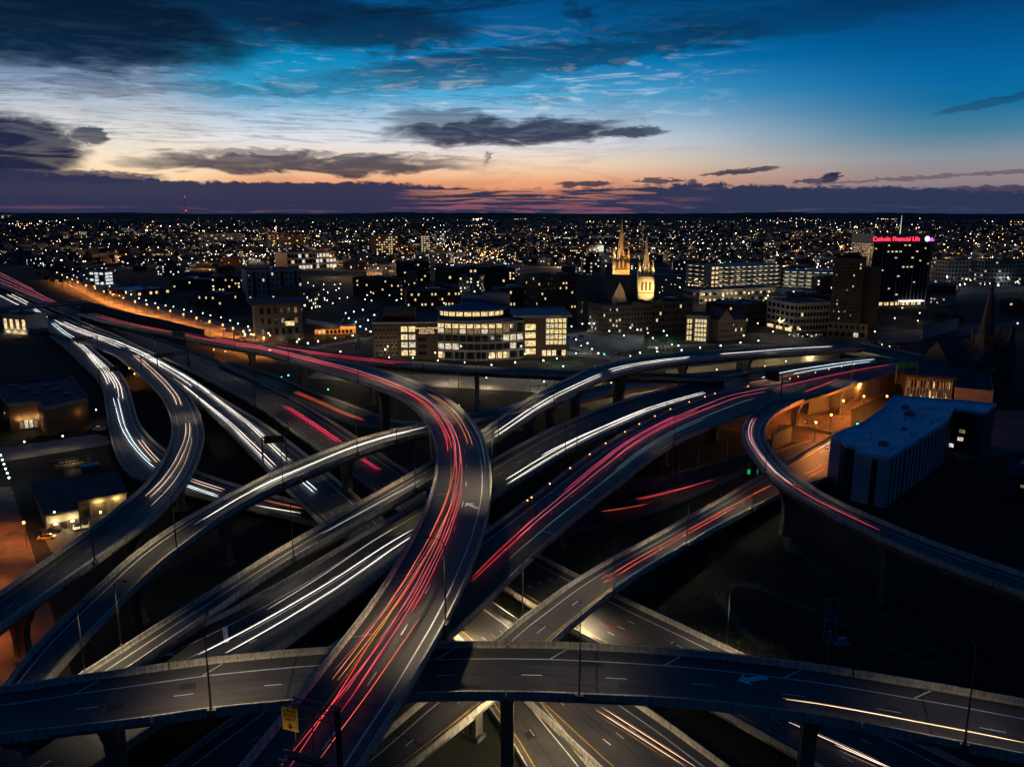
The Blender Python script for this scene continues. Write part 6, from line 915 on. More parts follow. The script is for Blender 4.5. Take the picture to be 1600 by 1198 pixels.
# --- parking garages
def garage(label, pl, pr, ytop, depth, levels, lit, side, pane, stair=True):
    b = Bld('parking_garage', label, 'parking garage', pl, pr, ytop, 'parking garages'); W_, H = b.W, b.H; fh = H / levels
    for k in range(levels + 1):
        mb = MB(); mb.box(0, 0, k * fh - .2, W_, depth, k * fh + .1); mb.box(0, -.3, k * fh - .25, W_, 0, k * fh + 1.0); mb.box(-.3, 0, k * fh - .25, 0, depth, k * fh + 1.0); mb.box(W_, 0, k * fh - .25, W_ + .3, depth, k * fh + 1.0); mb.build('floor_deck', PRECAST, b.o)
    n = int(W_ / 8)
    for i in range(n + 1): b.box('column', CONC, W_ * i / n - .3, -.1, 0, W_ * i / n + .3, .5, H) if i % 2 == 0 or n < 12 else None
    mb = MB()
    for k in range(levels):
        for i in range(n): mb.box(W_ * (i + .2) / n, 2, (k + 1) * fh - .7, W_ * (i + .8) / n, 2.6, (k + 1) * fh - .45)
        for i in range(5): mb.box(2 if side == 'left' else W_ - 3, depth * (i + .3) / 5, (k + 1) * fh - .7, 3 if side == 'left' else W_ - 2, depth * (i + .7) / 5, (k + 1) * fh - .45)
    t = mb.build('ceiling_light', pane, b.o); t['kind'] = 'stuff'
    b.box('back_wall', CONC, 0, depth - 1, 0, W_, depth, H)
    for k in range(levels):
        for q in range(3): point_light('deck_light', b.o, (W_ * (q + .5) / 3, depth * .3, (k + .75) * fh), 900, (1, .86, .55), .6)
    if stair:
        mb = MB(); mb.box(-W_ * .13, -1, 0, -.4, 12, H + 3); mb.build('stair_tower', STONE, b.o)
        wins(b.o, Vector((-W_ * .13, -1, 0)), Vector((1, 0, 0)), 0, W_ * .12, .5, H + 2, 2, 5, fw=.8, fh=.7, lit=1, panes=[WIN_Y])
    return b
garage('wide pale parking garage with brightly lit decks left of the dark towers', (1122, 452), (1218, 447), 418, 60, 5, 1, 'left', emit('garage_tube', (1, .9, .62), 3.0))
garage('lower greenish lit parking garage at the right end of the pale one', (1222, 449), (1304, 452), 424, 50, 4, 1, 'left', emit('garage_tube_cool', (.86, 1, .8), 2.0), False)
# --- white roofed apartment block
zr = 15.5; foot = [(1299, 682), (1316, 687), (1320, 696), (1346, 701), (1336, 707.5), (1389, 717), (1480.5, 658), (1490, 639), (1539, 646), (1556, 632), (1505, 627), (1397, 619), (1377, 641), (1348, 662)]
P = [at(x, y, zr) for x, y in foot]; c0 = P[5].copy(); c0.z = 0
ap = thing('apartment_block', 'white clad apartment block with a pale flat roof and dark window strips', 'apartment building', c0)
Q = [(p.x - c0.x, p.y - c0.y) for p in P]
mb = MB(); mb.prism(Q, 0, zr - .4); mb.build('wall', mat('fibre_panel_dark', (.05, .05, .055), .7, .7, .3), ap)
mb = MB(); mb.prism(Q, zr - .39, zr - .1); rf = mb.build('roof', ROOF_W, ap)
mb = MB(); n = len(Q)
for i in range(n):
    a, e = Vector((*Q[i], 0)), Vector((*Q[(i + 1) % n], 0)); d = (e - a).normalized(); nn = Vector((d.y, -d.x, 0)) * .18
    mb.quad(*[(v.x, v.y, z) for v, z in ((a + nn, zr - .7), (e + nn, zr - .7), (e + nn, zr + .5), (a + nn, zr + .5))]); mb.quad(*[(v.x, v.y, z) for v, z in ((e - nn, zr - .1), (a - nn, zr - .1), (a - nn, zr + .5), (e - nn, zr + .5))]); mb.quad(*[(v.x, v.y, zr + .5) for v in (a + nn, e + nn, e - nn, a - nn)])
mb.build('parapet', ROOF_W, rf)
def panel_wall(i, j, spans, m=CLAD, z0=.6, z1=zr - .7, out=.22):
    a, e = Vector((*Q[i], 0)), Vector((*Q[j], 0)); d = e - a; L = d.length; d.normalize(); nn = Vector((d.y, -d.x, 0)); ang = math.atan2(d.y, d.x)
    for f0, f1 in spans:
        mb = MB(); mb.box(L * f0, -out, z0, L * f1, .05, z1); mb.build('wall_panel', m, ap, loc=(a.x, a.y, 0), rot=ang)
    return a, d, L, ang, nn
panel_wall(0, 1, [(0, .98)]); panel_wall(4, 5, [(0, .52), (.70, 1.0)])
bays = [(.0, .22), (.27, .49), (.53, .76), (.80, .98)]; sp = []
for f0, f1 in bays:
    w = (f1 - f0) / 7; sp += [(f0 + w * (2 * q) * 1.0, f0 + w * (2 * q + 1)) for q in range(4)]
a, d, L, ang, nn = panel_wall(5, 6, sp)
for f0, f1 in bays:
    w = (f1 - f0) / 7
    for q in range(3):
        for fl in range(5):
            x = L * (f0 + w * (2 * q + 1.5)); p = a + d * x + nn * .03; window(ap, p.x, p.y, 1.0 + fl * 2.75, L * w * .9, 2.1, GLASS, ang)
a, d, L, ang, nn = panel_wall(4, 5, [])
for fl in range(5): p = a + d * (L * .61) + nn * .03; window(ap, p.x, p.y, 1.0 + fl * 2.75, L * .15, 2.1, GLASS, ang)
a, d, L, ang, nn = panel_wall(7, 8, [])
for fl, fx, pn in ((1, .33, WIN_N), (2, .36, WIN_DIM), (3, .34, GLASS), (0, .05, WIN_C), (3, .7, GLASS), (2, .7, GLASS), (1, .7, GLASS)): p = a + d * (L * fx) + nn * .03; window(ap, p.x, p.y, 1.2 + fl * 2.9, 2.2, 1.6, pn, ang)
random.seed(3)
uu, vv = Vector((*Q[6], 0)) - Vector((*Q[5], 0)), Vector((*Q[0], 0)) - Vector((*Q[4], 0)); o5 = Vector((*Q[5], 0))
for k in range(26):
    f, g_ = random.uniform(.06, .95), random.choice([.12, .2, .85, random.uniform(.1, 1.2)]); p = o5 + uu * f + vv * g_ + vv.normalized() * 1.5
    mb = MB(); mb.cone((0, 0), .09, .09, 0, random.uniform(.6, 1.1), 6); mb.cone((0, 0), .25, .2, 0, .12, 6); mb.build('roof_vent', DARKSTEEL, ap, loc=(p.x, p.y, zr - .1))
p = o5 + uu * .12 + vv * .45
for f, g_, sz in ((.12, .5, 1.3), (.78, 1.0, 1.6), (.86, 1.35, 1.2), (.5, .6, .8)): q = o5 + uu * f + vv * g_; mb = MB(); mb.box(-sz, -sz * .8, 0, sz, sz * .8, sz); mb.box(-sz * .6, -sz * .5, sz, sz * .6, sz * .5, sz + .25); mb.build('roof_unit', METALP, ap, loc=(q.x, q.y, zr - .1), rot=ang)
# --- civic building with lit columns, and the pale flat annexe
b = Bld('civic_building', 'low civic building with a row of lit columns behind the white roofed block', 'civic building', (1413, 624), (1487, 630), 586); W_, H = b.W, b.H
b.box('wall', BRICK_T, 0, 3, 0, W_, 40, H - .6); b.box('roof', ROOF_D, -1, -1, H - .6, W_ + 1, 41, H + .5); b.front(1, W_ - 1, .6, H - 2, 14, 2, y=3, lit=.45, fw=.8, fh=.8, panes=[WIN_W, WIN_DIM])
for i in range(15): b.box('column', STONE, W_ * (i + .5) / 15 - .28, .2, 0, W_ * (i + .5) / 15 + .28, .9, H - .6)
for i in range(4): point_light('soffit_light', b.o, (W_ * (i + .5) / 4, 1.4, 1.2), 260, WARM, .2)
b = Bld('annexe_building', 'plain pale annexe with a dark flat roof right of the civic building', 'civic building', (1489, 634), (1549, 640), 608); W_, H = b.W, b.H
b.box('wall', STONE, 0, 0, 2.8, W_, 36, H); b.roof(ROOF_D, 0, 0, W_, 36, H + .02, STONE); b.box('wall', BRICK_D, 3, 2, 0, W_ - 3, 34, 2.8)
wins(b.o, Vector((W_, 0, 0)), Vector((0, 1, 0)), math.pi / 2, 34, 3.5, H - 1, 6, 1, lit=0, fw=.6, fh=.5)
simple('office_building', 'dark low building at the right edge below the white roofed block', (1562, 775), (1640, 790), 742, 22, BRICK_D, 2, 8, lit=.0, frame=FRAME_L, side='left').front(4, 8, 3.6, 5.4, 1, 1, y=-.15, lit=1, panes=[WIN_DIM])
# --- dark gothic church on the right
CJ = at(1538, 600); cj = thing('dark_church', 'unlit dark gothic church with a tall spire at the right edge', 'church', CJ, R_(8)); mj = CJ.length / FPX
def ZJ(y): return z_at(CJ, y)
mb = MB(); h = 11 * mj; xo = -6 * mj; mb.box(xo - h, -h, 0, xo + h, h, ZJ(522))
for sx in (-1, 1):
    for sy in (-1, 1): mb.box(xo + sx * h - .6, sy * h - .6, 0, xo + sx * h + .6, sy * h + .6, ZJ(518)); mb.cone((xo + sx * h, sy * h), .8, .05, ZJ(518), ZJ(505), 6)
mb.build('tower', STONE_D, cj); mb = MB(); mb.cone((xo, 0), h * .95, .1, ZJ(522), ZJ(432), 8, rot=math.pi / 8); mb.build('spire', SLATE, cj)
mb = MB(); h2 = 6 * mj; x2 = 42 * mj; mb.box(x2 - h2, 2, 0, x2 + h2, 2 + 2 * h2, ZJ(545)); mb.build('turret', STONE_D, cj); mb = MB(); mb.cone((x2, 2 + h2), h2, .08, ZJ(545), ZJ(500), 8); mb.build('turret_spire', SLATE, cj)
gable(cj, -52 * mj, 46 * mj, 3, 22, 0, ZJ(565), ZJ(538), STONE_D, SLATE, 'x'); gable(cj, -30 * mj, 6 * mj, -6, 12, 0, ZJ(566), ZJ(534), STONE_D, SLATE, 'y')
# --- brick station at the left, garage with two lit doors, sign board and container
zb = 10.7; FP = [(-60, 610), (0, 600), (60, 596), (110, 589), (137, 624), (70, 640), (58, 629), (12, 634), (0, 620), (-40, 640)]
P = [at(x, y, zb) for x, y in FP]; c0 = at(70, 640, zb); c0.z = 0; bs = thing('brick_station', 'brown brick station with a dark flat roof and a lit entrance', 'station building', c0); Q = [(p.x - c0.x, p.y - c0.y) for p in P][::-1]
mb = MB(); mb.prism(Q, 0, zb); mb.build('wall', mat('brick_brown', (.16, .085, .045), .85, 1.2, .3, .2), bs); mb = MB(); mb.prism(Q, zb + .01, zb + .4); rf = mb.build('roof', ROOF_D, bs)
mb = MB(); n = len(Q)
for i in range(n):
    a, e = Vector((*Q[i], 0)), Vector((*Q[(i + 1) % n], 0)); d = (e - a).normalized(); nn = Vector((d.y, -d.x, 0)) * .2
    mb.quad(*[(v.x, v.y, z) for v, z in ((a + nn, zb - .3), (e + nn, zb - .3), (e + nn, zb + .9), (a + nn, zb + .9))]); mb.quad(*[(v.x, v.y, zb + .9) for v in (a + nn, e + nn, e - nn, a - nn)])
mb.build('parapet', ROOF_B, rf)
for i in range(6): mb = MB(); mb.box(-1.2, -.8, 0, 1.2, .8, .9); p = at(20 + 17 * i, 606 + (i % 3) * 6, zb) - c0; mb.build('roof_unit', METALP, bs, loc=(p.x, p.y, zb + .4))
p0, p1 = at(12, 634, zb) - c0, at(58, 629, zb) - c0; d = p1 - p0; L = d.length; d.normalize(); an = math.atan2(d.y, d.x)
wins(bs, Vector((p0.x, p0.y, 0)) + d * (L * .3), d, an, L * .65, .5, 4.6, 4, 1, lit=1, fw=.85, fh=.9, panes=[WIN_DIM, WIN_N], frame=FRAME_L)
for f in (.32, .62, .92): q = p0 + d * (L * f) + Vector((d.y, -d.x, 0)) * .9; point_light('wall_light', bs, (q.x, q.y, 5.2), 190, (1, .74, .34), .15)
q0, q1 = at(70, 640, zb) - c0, at(137, 624, zb) - c0; d = q1 - q0; L = d.length; d.normalize()
point_light('wall_light', bs, (q0.x + d.x * L * .75 + d.y * 1.2, q0.y + d.y * L * .75 - d.x * 1.2, 6.5), 70, (1, .62, .25), .15)
zg = 5.2; FP = [(52, 757), (180, 737), (197, 769), (122, 783), (122, 795), (71, 804)]; P = [at(x, y, zg) for x, y in FP]; c0 = at(122, 783, zg); c0.z = 0; gr = thing('garage_building', 'small garage building with a dark blue roof and two lit roller doors', 'garage', c0); Q = [(p.x - c0.x, p.y - c0.y) for p in P][::-1]
mb = MB(); mb.prism(Q, 0, zg - .3); mb.build('wall', BRICK_T, gr); mb = MB()
cx_, cy_ = sum(q[0] for q in Q) / 6, sum(q[1] for q in Q) / 6
mb.prism([(q[0] * 1.0 + (q[0] - cx_) * .05, q[1] + (q[1] - cy_) * .05) for q in Q], zg - .28, zg + .1); mb.build('roof', ROOF_D, gr)
q0, q1 = at(122, 783, zg) - c0, at(197, 769, zg) - c0; d = q1 - q0; L = d.length; d.normalize(); nn = Vector((d.y, -d.x, 0)); an = math.atan2(d.y, d.x)
DOOR = mat('roller_door', (.24, .20, .13), .7, 2.0, .2)
for f0, f1 in ((.26, .56), (.64, .94)):
    mb = MB()
    for k in range(6): mb.box(L * f0, -.12 - .03 * (k % 2), .1 + k * .6, L * f1, .02, .66 + k * .6)
    dr = mb.build('roller_door', DOOR, gr, loc=(q0.x, q0.y, 0), rot=an); mb = MB(); mb.box(L * f0 - .5, -.3, 0, L * f0, .02, 4.2); mb.box(L * f1, -.3, 0, L * f1 + .5, .02, 4.2); mb.box(L * f0 - .5, -.3, 3.75, L * f1 + .5, .02, 4.3); mb.build('door_frame', STONE, dr)
    q = q0 + d * (L * (f0 + f1) / 2) + nn * 1.1; point_light('door_light', gr, (q.x, q.y, 4.3), 330, (1, .72, .26), .12)
mb = MB(); mb.box(L * .08, -.1, .1, L * .18, .02, 2.3); mb.build('door', DARKSTEEL, gr, loc=(q0.x, q0.y, 0), rot=an)
q0, q1 = at(71, 804, zg) - c0, at(122, 795, zg) - c0; d = q1 - q0; L = d.length; d.normalize(); nn = Vector((d.y, -d.x, 0)); an = math.atan2(d.y, d.x)
mb = MB(); mb.box(0, -.15, 2.6, L, .02, 4.6); mb.build('fascia_band', STONE, gr, loc=(q0.x, q0.y, 0), rot=an); mb = MB(); mb.box(L * .42, -.1, .1, L * .6, .02, 2.4); mb.build('door', DARKSTEEL, gr, loc=(q0.x, q0.y, 0), rot=an)
LAMPB = emit('wall_lamp_glow', (1, .82, .5), 9.0)
for f in (.27, .78): q = q0 + d * (L * f) + nn * .9; mb = MB(); mb.cone((0, 0), .55, .15, -.25, .1, 8); mb.build('wall_lamp', LAMPB, gr, loc=(q.x, q.y, 2.6)); point_light('wall_light', gr, (q.x + nn.x * .6, q.y + nn.y * .6, 2.6), 420, (1, .74, .34), .12)
a, e = at(80, 737, 0), at(145, 727, 0); d = e - a; sb = thing('sign_board', 'long low sign board with pale lettering behind the garage', 'sign', a, math.atan2(d.y, d.x)); L = d.length
mb = MB(); mb.box(0, -.25, .8, L, .25, 3.6); mb.build('board', mat('sign_face', (.09, .065, .045), .6), sb); mb = MB(); mb.box(-.2, -.4, 3.6, L + .2, .4, 3.8); mb.build('cap', ROOF_B, sb)
for x in (.1, .9): mb = MB(); mb.box(L * x - .2, -.15, 0, L * x + .2, .15, .8); mb.build('leg', DARKSTEEL, sb)
mb = MB(); mb.box(L * .86, -.32, 1.4, L * .97, -.25, 3.3); mb.build('sign_emblem', STONE, sb); random.seed(5)
mb = MB()
for r_, x0, x1 in ((2.55, .2, .66), (1.55, .1, .8)):
    x = L * x0
    while x < L * x1: w = random.uniform(.18, .34); mb.box(x, -.3, r_, x + w, -.25, r_ + random.choice((.45, .6))); x += w + random.choice((.1, .1, .1, .4))
t = mb.build('lettering', mat('sign_letter_pale', (.7, .6, .42), .6), sb); point_light('sign_light', sb, (L * .5, -2.2, .5), 130, (1, .72, .36), .1)
a, e = at(127, 743, 0), at(157, 738, 0); d = e - a; ct = thing('container', 'pale storage container beside the low sign board', 'container', a, math.atan2(d.y, d.x)); L = d.length
mb = MB(); mb.box(0, 0, .15, L, 2.6, 2.9)
for k in range(10): mb.box(L * k / 10 + .08, -.05, .3, L * k / 10 + .28, 0, 2.75)
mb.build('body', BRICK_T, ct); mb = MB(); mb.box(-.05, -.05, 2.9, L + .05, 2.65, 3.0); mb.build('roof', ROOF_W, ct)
# --- other campus and downtown buildings, each with its own look
b = simple('office_building', 'pale block with dark window strips and a few lit rooms left of the campus', (388, 472), (474, 468), 424, 34, mat('pale_block_panel', (.32, .33, .36), .8, .5, .15), 5, 12, lit=.10, side='right', dcols=5, fw=.45, fh=.5)
for i in (1, 4, 7, 10): b.box('pier_strip', BRICK_D, b.W * (i + .2) / 12, -.1, 1, b.W * (i + .95) / 12, .0, b.H - 1)
b = Bld('museum_building', 'stone museum with an overhanging dark flat roof behind bare trees', 'museum', (402, 532), (474, 528), 474); W_, H = b.W, b.H
b.box('wall', BRICK_T, 0, 0, 0, W_, 34, H - 1); b.box('roof', ROOF_D, -3, -3, H - 1, W_ + 5, 38, H); b.front(2, W_ - 2, 2, H - 2, 6, 3, lit=.12, fw=.5, fh=.6, panes=[WIN_DIM, WIN_W]); window(b.o, W_ * .72, -.15, H * .35, 7, 3.6, WIN_W)
for f in (.1, .5, .9): point_light('ground_uplight', b.o, (W_ * f, -3, 1.0), 130, (1, .78, .6), .2)
b = Bld('pavilion', 'orange floodlit low pavilion with a slanting roof left of the campus hall', 'pavilion', (492, 523), (556, 521), 509); W_, H = b.W, b.H
mb = MB(); mb.prism([(0, 0), (W_, 0), (W_, 14), (0, 14)], 0, 3.6); mb.build('wall', STONE, b.o); mb = MB(); mb.quad((-6, 16, H + 3.5), (-6, -2, H + 2.5), (W_ * .62, -2, 3.8), (W_ * .62, 16, 4.2)); mb.quad((W_ * .55, 0, 3.7), (W_ * .72, 4, H + 4), (W_ * .75, 12, H + 4), (W_ * .6, 14, 3.7)); mb.box(W_ * .62, 0, 3.6, W_, 12, 5.4); mb.build('roof', mat('pavilion_roof', (.5, .42, .32), .8), b.o)
b.front(2, W_ - 2, .3, 3.4, 9, 1, lit=.5, fw=.7, fh=.85, panes=[WIN_W])
for f in (.05, .35, .65, .95): point_light('floodlight', b.o, (W_ * f, -5, 5.5), 2400, (1, .33, .03), .3)
b = simple('lit_hall', 'small stone building with tall lit windows at the far left', (6, 520), (44, 523), 492, 16, STONE, 1, 4, lit=1, panes=[WIN_W], fw=.6, fh=.75, plant=False, side='left')
for f in (.2, .5, .8): point_light('wall_light', b.o, (b.W * f, -1.6, 1.0), 500, (1, .78, .45), .15)
simple('student_residence', 'mid rise residence with bright white lit stair glazing beyond the campus', (588, 400), (622, 399), 369, 24, BRICK_D, 8, 9, lit=.6, panes=[WIN_N, WIN_Y], fw=.7, fh=.6)
simple('student_residence', 'narrow tower lit on every floor beside the mid rise residence', (658, 398), (670, 398), 368, 22, BRICK_T, 9, 3, lit=.8, panes=[WIN_N], fw=.8)
simple('lab_building', 'long low laboratory with a bright greenish glass storey', (450, 424), (526, 420), 396, 40, METALP, 3, 14, lit=.55, panes=[WIN_N, WIN_C, WIN_Y], fw=.9, fh=.7)
simple('campus_block', 'brick block with one bright lit corner above the campus lawn', (620, 442), (672, 441), 411, 30, BRICK_D, 5, 10, lit=.14)
simple('campus_block', 'narrow block with a floodlit white gable near the brick block', (636, 446), (650, 446), 425, 12, STONE, 4, 3, lit=.2, plant=False)
simple('campus_block', 'long dark block with a column of yellow windows behind the campus hall', (552, 462), (630, 464), 435, 30, BRICK_D, 4, 16, lit=.12)
simple('campus_block', 'dark block with yellow lit ground windows left of the roof drum', (636, 482), (720, 480), 456, 26, BRICK_D, 3, 16, lit=.22)
simple('campus_block', 'tall dark slab with a lit stair column right of the roof drum', (840, 488), (905, 484), 432, 26, BRICK_D, 7, 14, lit=.08)
simple('campus_block', 'dark wide block with a slanted blue roof edge right of the roof drum', (780, 482), (842, 480), 452, 26, BRICK_D, 3, 12, lit=.16, roofm=ROOF_B)
simple('campus_block', 'tall block with a column of five bright windows left of the church', (910, 440), (926, 440), 402, 20, BRICK_D, 6, 3, lit=.5, panes=[WIN_N])
simple('campus_block', 'lit low block with orange doorways behind the gabled hall', (1092, 476), (1210, 470), 455, 26, METALP, 2, 18, lit=.6, panes=[WIN_W, WIN_N, WIN_DIM], roofm=ROOF_B)
simple('hotel_block', 'wide pale block with framed dark bays beyond the bright lot', (1478, 446), (1532, 445), 408, 26, PRECAST, 6, 10, lit=.06, panes=[WIN_N])
simple('hotel_block', 'wide dark block with a dotted column of lamps at far right', (1534, 448), (1600, 447), 407, 26, METALP, 6, 12, lit=.12, panes=[WIN_N])
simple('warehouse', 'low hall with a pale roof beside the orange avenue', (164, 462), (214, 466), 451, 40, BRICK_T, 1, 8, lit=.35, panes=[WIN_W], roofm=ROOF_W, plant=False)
simple('billboard_block', 'narrow block with a white lit patterned wall on the avenue', (141, 446), (164, 447), 424, 14, METALP, 4, 3, lit=.6, panes=[WIN_C], fw=.85, fh=.8, plant=False)
simple('campus_block', 'low wide block with a pale roof behind the museum', (270, 452), (330, 452), 438, 40, BRICK_D, 2, 10, lit=.12, roofm=ROOF_B)
simple('campus_block', 'low block with a pale roof below the bright far lot', (310, 478), (352, 480), 460, 30, BRICK_D, 2, 8, lit=.2, roofm=ROOF_B)
simple('campus_block', 'dark hall with a long bluish roof left of the twin spires', (700, 448), (790, 444), 420, 40, BRICK_D, 3, 14, lit=.1, roofm=ROOF_B)
simple('hospital_block', 'distant broad block with floors of white light at centre left', (310, 385), (384, 384), 366, 40, METALP, 4, 12, lit=.3, panes=[WIN_N, WIN_C])
simple('hospital_block', 'distant red brown block with scattered windows at centre left', (420, 392), (480, 391), 366, 40, BRICK_D, 6, 10, lit=.25)
simple('arena_block', 'distant bright low hall on the left skyline', (2, 343), (30, 342), 335.5, 80, METALP, 1, 6, lit=.9, panes=[WIN_N], plant=False)

simple('campus_block', 'dark low block with three small lit windows behind the white gridded office', (1228, 490), (1296, 492), 462, 26, BRICK_D, 3, 14, lit=.05, panes=[WIN_N])
simple('campus_block', 'long dark block with a bluish roof between the gabled hall and the gridded office', (1150, 508), (1196, 502), 478, 30, BRICK_D, 3, 10, lit=.04, roofm=ROOF_B)
simple('shop_block', 'low pale lit shop block beside the foot of the black tower', (1452, 476), (1476, 478), 463, 18, PRECAST, 2, 5, lit=.4, panes=[WIN_N], plant=False)
simple('shop_block', 'low dark hall with a blue roof edge beyond the black tower', (1450, 462), (1492, 464), 446, 24, BRICK_D, 1, 8, lit=.1, roofm=ROOF_B, plant=False)
simple('shop_block', 'small dark block between the bright lot and the unlit church', (1560, 486), (1620, 490), 470, 24, BRICK_D, 2, 8, lit=.12)
# ------------------------------------------------------------------ dark city blocks beyond the campus
random.seed(11)
taken = [(o.location.x, o.location.y, 45) for o in COL.objects if o.parent is None and o.get('category')]
for k in ('s_curve', 'trail_freeway', 'dark_freeway', 'north_branch', 'gray_flyover', 'red_mainline'):
    taken += [(p.x, p.y, w + 18) for p, w in zip(RD[k].n[::3], RD[k].w[::3])]
WALLS = [BRICK_D, BRICK_D, BRICK_T, METALP, STONE_D, STONE_D]; LITM = [emit('far_window_warm', (1, .72, .38), 1.5, .6, False), emit('far_window_neutral', (1, .90, .70), 1.4, .6, False), emit('far_window_cool', (.82, .94, 1), 1.2, .6, False)]
LITW = ('unlit', 'barely lit', 'half lit', 'well lit')
WNAME = {'brick_dark': 'dark brick', 'brick_tan': 'tan brick', 'metal_panel': 'grey panel', 'stone_sooty': 'sooty stone'}
def zone(x, y):
    far = 'far beyond' if y < 385 else 'beyond'
    for lim, nm in ((200, 'the avenue\'s far end'), (420, 'the orange avenue'), (560, 'the stone museum'), (800, 'the law hall'), (1010, 'the twin spired church'), (1240, 'the parking garages'), (1480, 'the dark towers')):
        if x < lim: return far + ' ' + nm
    return far + ' the bright lot at right'
AV = [at(x, y) for x, y in ((70, 412), (150, 440), (230, 468), (330, 498), (430, 530))]
n = 0; tries = 0
while n < 170 and tries < 6000:
    tries += 1; y = 350 + 140 * random.random() ** 1.25; x = random.uniform(-30, 1630); p = at(x, y)
    if x < 260 and y > 425: continue
    if x < 460 and y > 470: continue
    if y > 486 and x > 560: continue
    if 880 < x < 1120 and y > 452 or x > 1330 and y > 420 and x < 1480: continue
    dd = p.length; W_ = random.uniform(16, 34) * (1 + dd / 5000); Dp = random.uniform(14, 28) * (1 + dd / 5000)
    if any(math.hypot(p.x - q[0], p.y - q[1]) < q[2] + W_ * .75 for q in taken): continue
    if min((p - q).length for q in AV) < 40: continue
    H = random.choice((5, 6, 7, 8, 9, 10, 12, 14, 18)) * (1.0 if dd < 1500 else .9); st = 0 if H < 9 and random.random() < .3 else (1 if H < 10 else (2 if H < 14 else 3)); taken.append((p.x, p.y, W_ * .6)); n += 1
    rz = R_(-9) + (math.pi / 2 if random.random() < .2 else 0) + random.uniform(-.03, .03)
    wm = random.choice(WALLS); pit = random.random() < .4 and H < 9; lb = '%s %s %s %s building %s' % ('low' if H < 8 else ('mid height' if H < 12 else 'tall'), LITW[st], WNAME[wm.name], 'gabled' if pit else 'flat roofed', zone(x, y))
    o = thing('city_building', lb, 'building', p, rz, lb)
    mb = MB(); mb.box(-W_ / 2, -Dp / 2, 0, W_ / 2, Dp / 2, H)
    if pit: mb.poly([(-W_ / 2, -Dp / 2, H), (-W_ / 2, 0, H + Dp * .3), (-W_ / 2, Dp / 2, H)]); mb.poly([(W_ / 2, -Dp / 2, H), (W_ / 2, Dp / 2, H), (W_ / 2, 0, H + Dp * .3)])
    mb.build('wall', wm, o); mb = MB()
    if pit: mb.quad((-W_ / 2 - .4, -Dp / 2 - .4, H), (W_ / 2 + .4, -Dp / 2 - .4, H), (W_ / 2 + .4, 0, H + Dp * .31), (-W_ / 2 - .4, 0, H + Dp * .31)); mb.quad((-W_ / 2 - .4, 0, H + Dp * .31), (W_ / 2 + .4, 0, H + Dp * .31), (W_ / 2 + .4, Dp / 2 + .4, H), (-W_ / 2 - .4, Dp / 2 + .4, H))
    else:
        mb.box(-W_ / 2 - .1, -Dp / 2 - .1, H, W_ / 2 + .1, Dp / 2 + .1, H + .8); mb.box(-W_ * .2, -Dp * .2, H + .8, W_ * .1, Dp * .2, H + 2.6)
    mb.build('roof', random.choice((ROOF_D, ROOF_D, ROOF_B, SLATE)), o)
    fl = max(1, int(H / 3.4)); nc = max(3, int(W_ / 3.6)); ms = [MB(), MB()]
    for r in range(fl):
        for c in range(nc):
            lit = random.random() < (0, .10, .16, .26)[st]; xx = -W_ / 2 + W_ * (c + .5) / nc; z = 1 + r * (H - 1) / fl; ms[lit].box(xx - .8, -Dp / 2 - .12, z, xx + .8, -Dp / 2, z + 1.7)
        for c in range(max(2, int(Dp / 4))):
            lit = random.random() < (0, .10, .16, .26)[st]; yy = -Dp / 2 + Dp * (c + .5) / max(2, int(Dp / 4)); sx = -W_ / 2 if p.x > 0 else W_ / 2; ms[lit].box(min(sx, sx + (.12 if sx > 0 else -.12)), yy - .8, z, max(sx, sx + (.12 if sx > 0 else -.12)), yy + .8, z + 1.7)
    for k, m_ in enumerate(ms):
        if m_.f: q = m_.build('window', GLASS if k == 0 else random.choice(LITM), o); q['kind'] = 'stuff'
# ------------------------------------------------------------------ houses, trees and lamps far off: too many to count
random.seed(23)
hs = MB(); ts = MB(); gr_ = R_(-9); cg, sg_ = math.cos(gr_), math.sin(gr_)
for k in range(2600):
    y = 337.5 + 75 * random.random() ** 1.7; p = at(random.uniform(-80, 1680), y); dd = p.length
    if dd > 9000 or dd < 1000: continue
    s_ = random.uniform(8, 15) * (1 + dd / 6000); h_ = random.uniform(5, 8)
    T = Matrix.Translation(p) @ Matrix.Rotation(gr_, 4, 'Z'); hs.box(-s_ / 2, -s_ * .7, 0, s_ / 2, s_ * .7, h_, 0, T)
    a = [T @ Vector(v) for v in ((-s_ / 2, -s_ * .75, h_), (s_ / 2, -s_ * .75, h_), (s_ / 2, s_ * .75, h_), (-s_ / 2, s_ * .75, h_), (0, -s_ * .75, h_ + s_ * .35), (0, s_ * .75, h_ + s_ * .35))]
    hs.quad(a[0], a[4], a[5], a[3], 1); hs.quad(a[4], a[1], a[2], a[5], 1)
    if random.random() < .55:
        x0 = random.uniform(-s_ * .4, s_ * .1); w0 = s_ * random.uniform(.12, .35); z0 = random.choice((1.2, h_ * .55)); q = [T @ Vector(v) for v in ((x0, -s_ * .7 - .1, z0), (x0 + w0, -s_ * .7 - .1, z0), (x0 + w0, -s_ * .7 - .1, z0 + h_ * .25), (x0, -s_ * .7 - .1, z0 + h_ * .25))]; hs.quad(*q, random.choice((2, 2, 2, 3)))
o = hs.build('distant_houses', [STONE_D, SLATE, emit('house_window_warm', (1, .62, .26), .8, .7, False), emit('house_window_white', (1, .86, .62), .9, .7, False)]); o['kind'] = 'stuff'; o['label'] = 'dark rows of distant houses fading to the horizon'
LEAF = mat('foliage_dark', (.018, .026, .012), .9, .6, .5, col2=(.006, .010, .005))
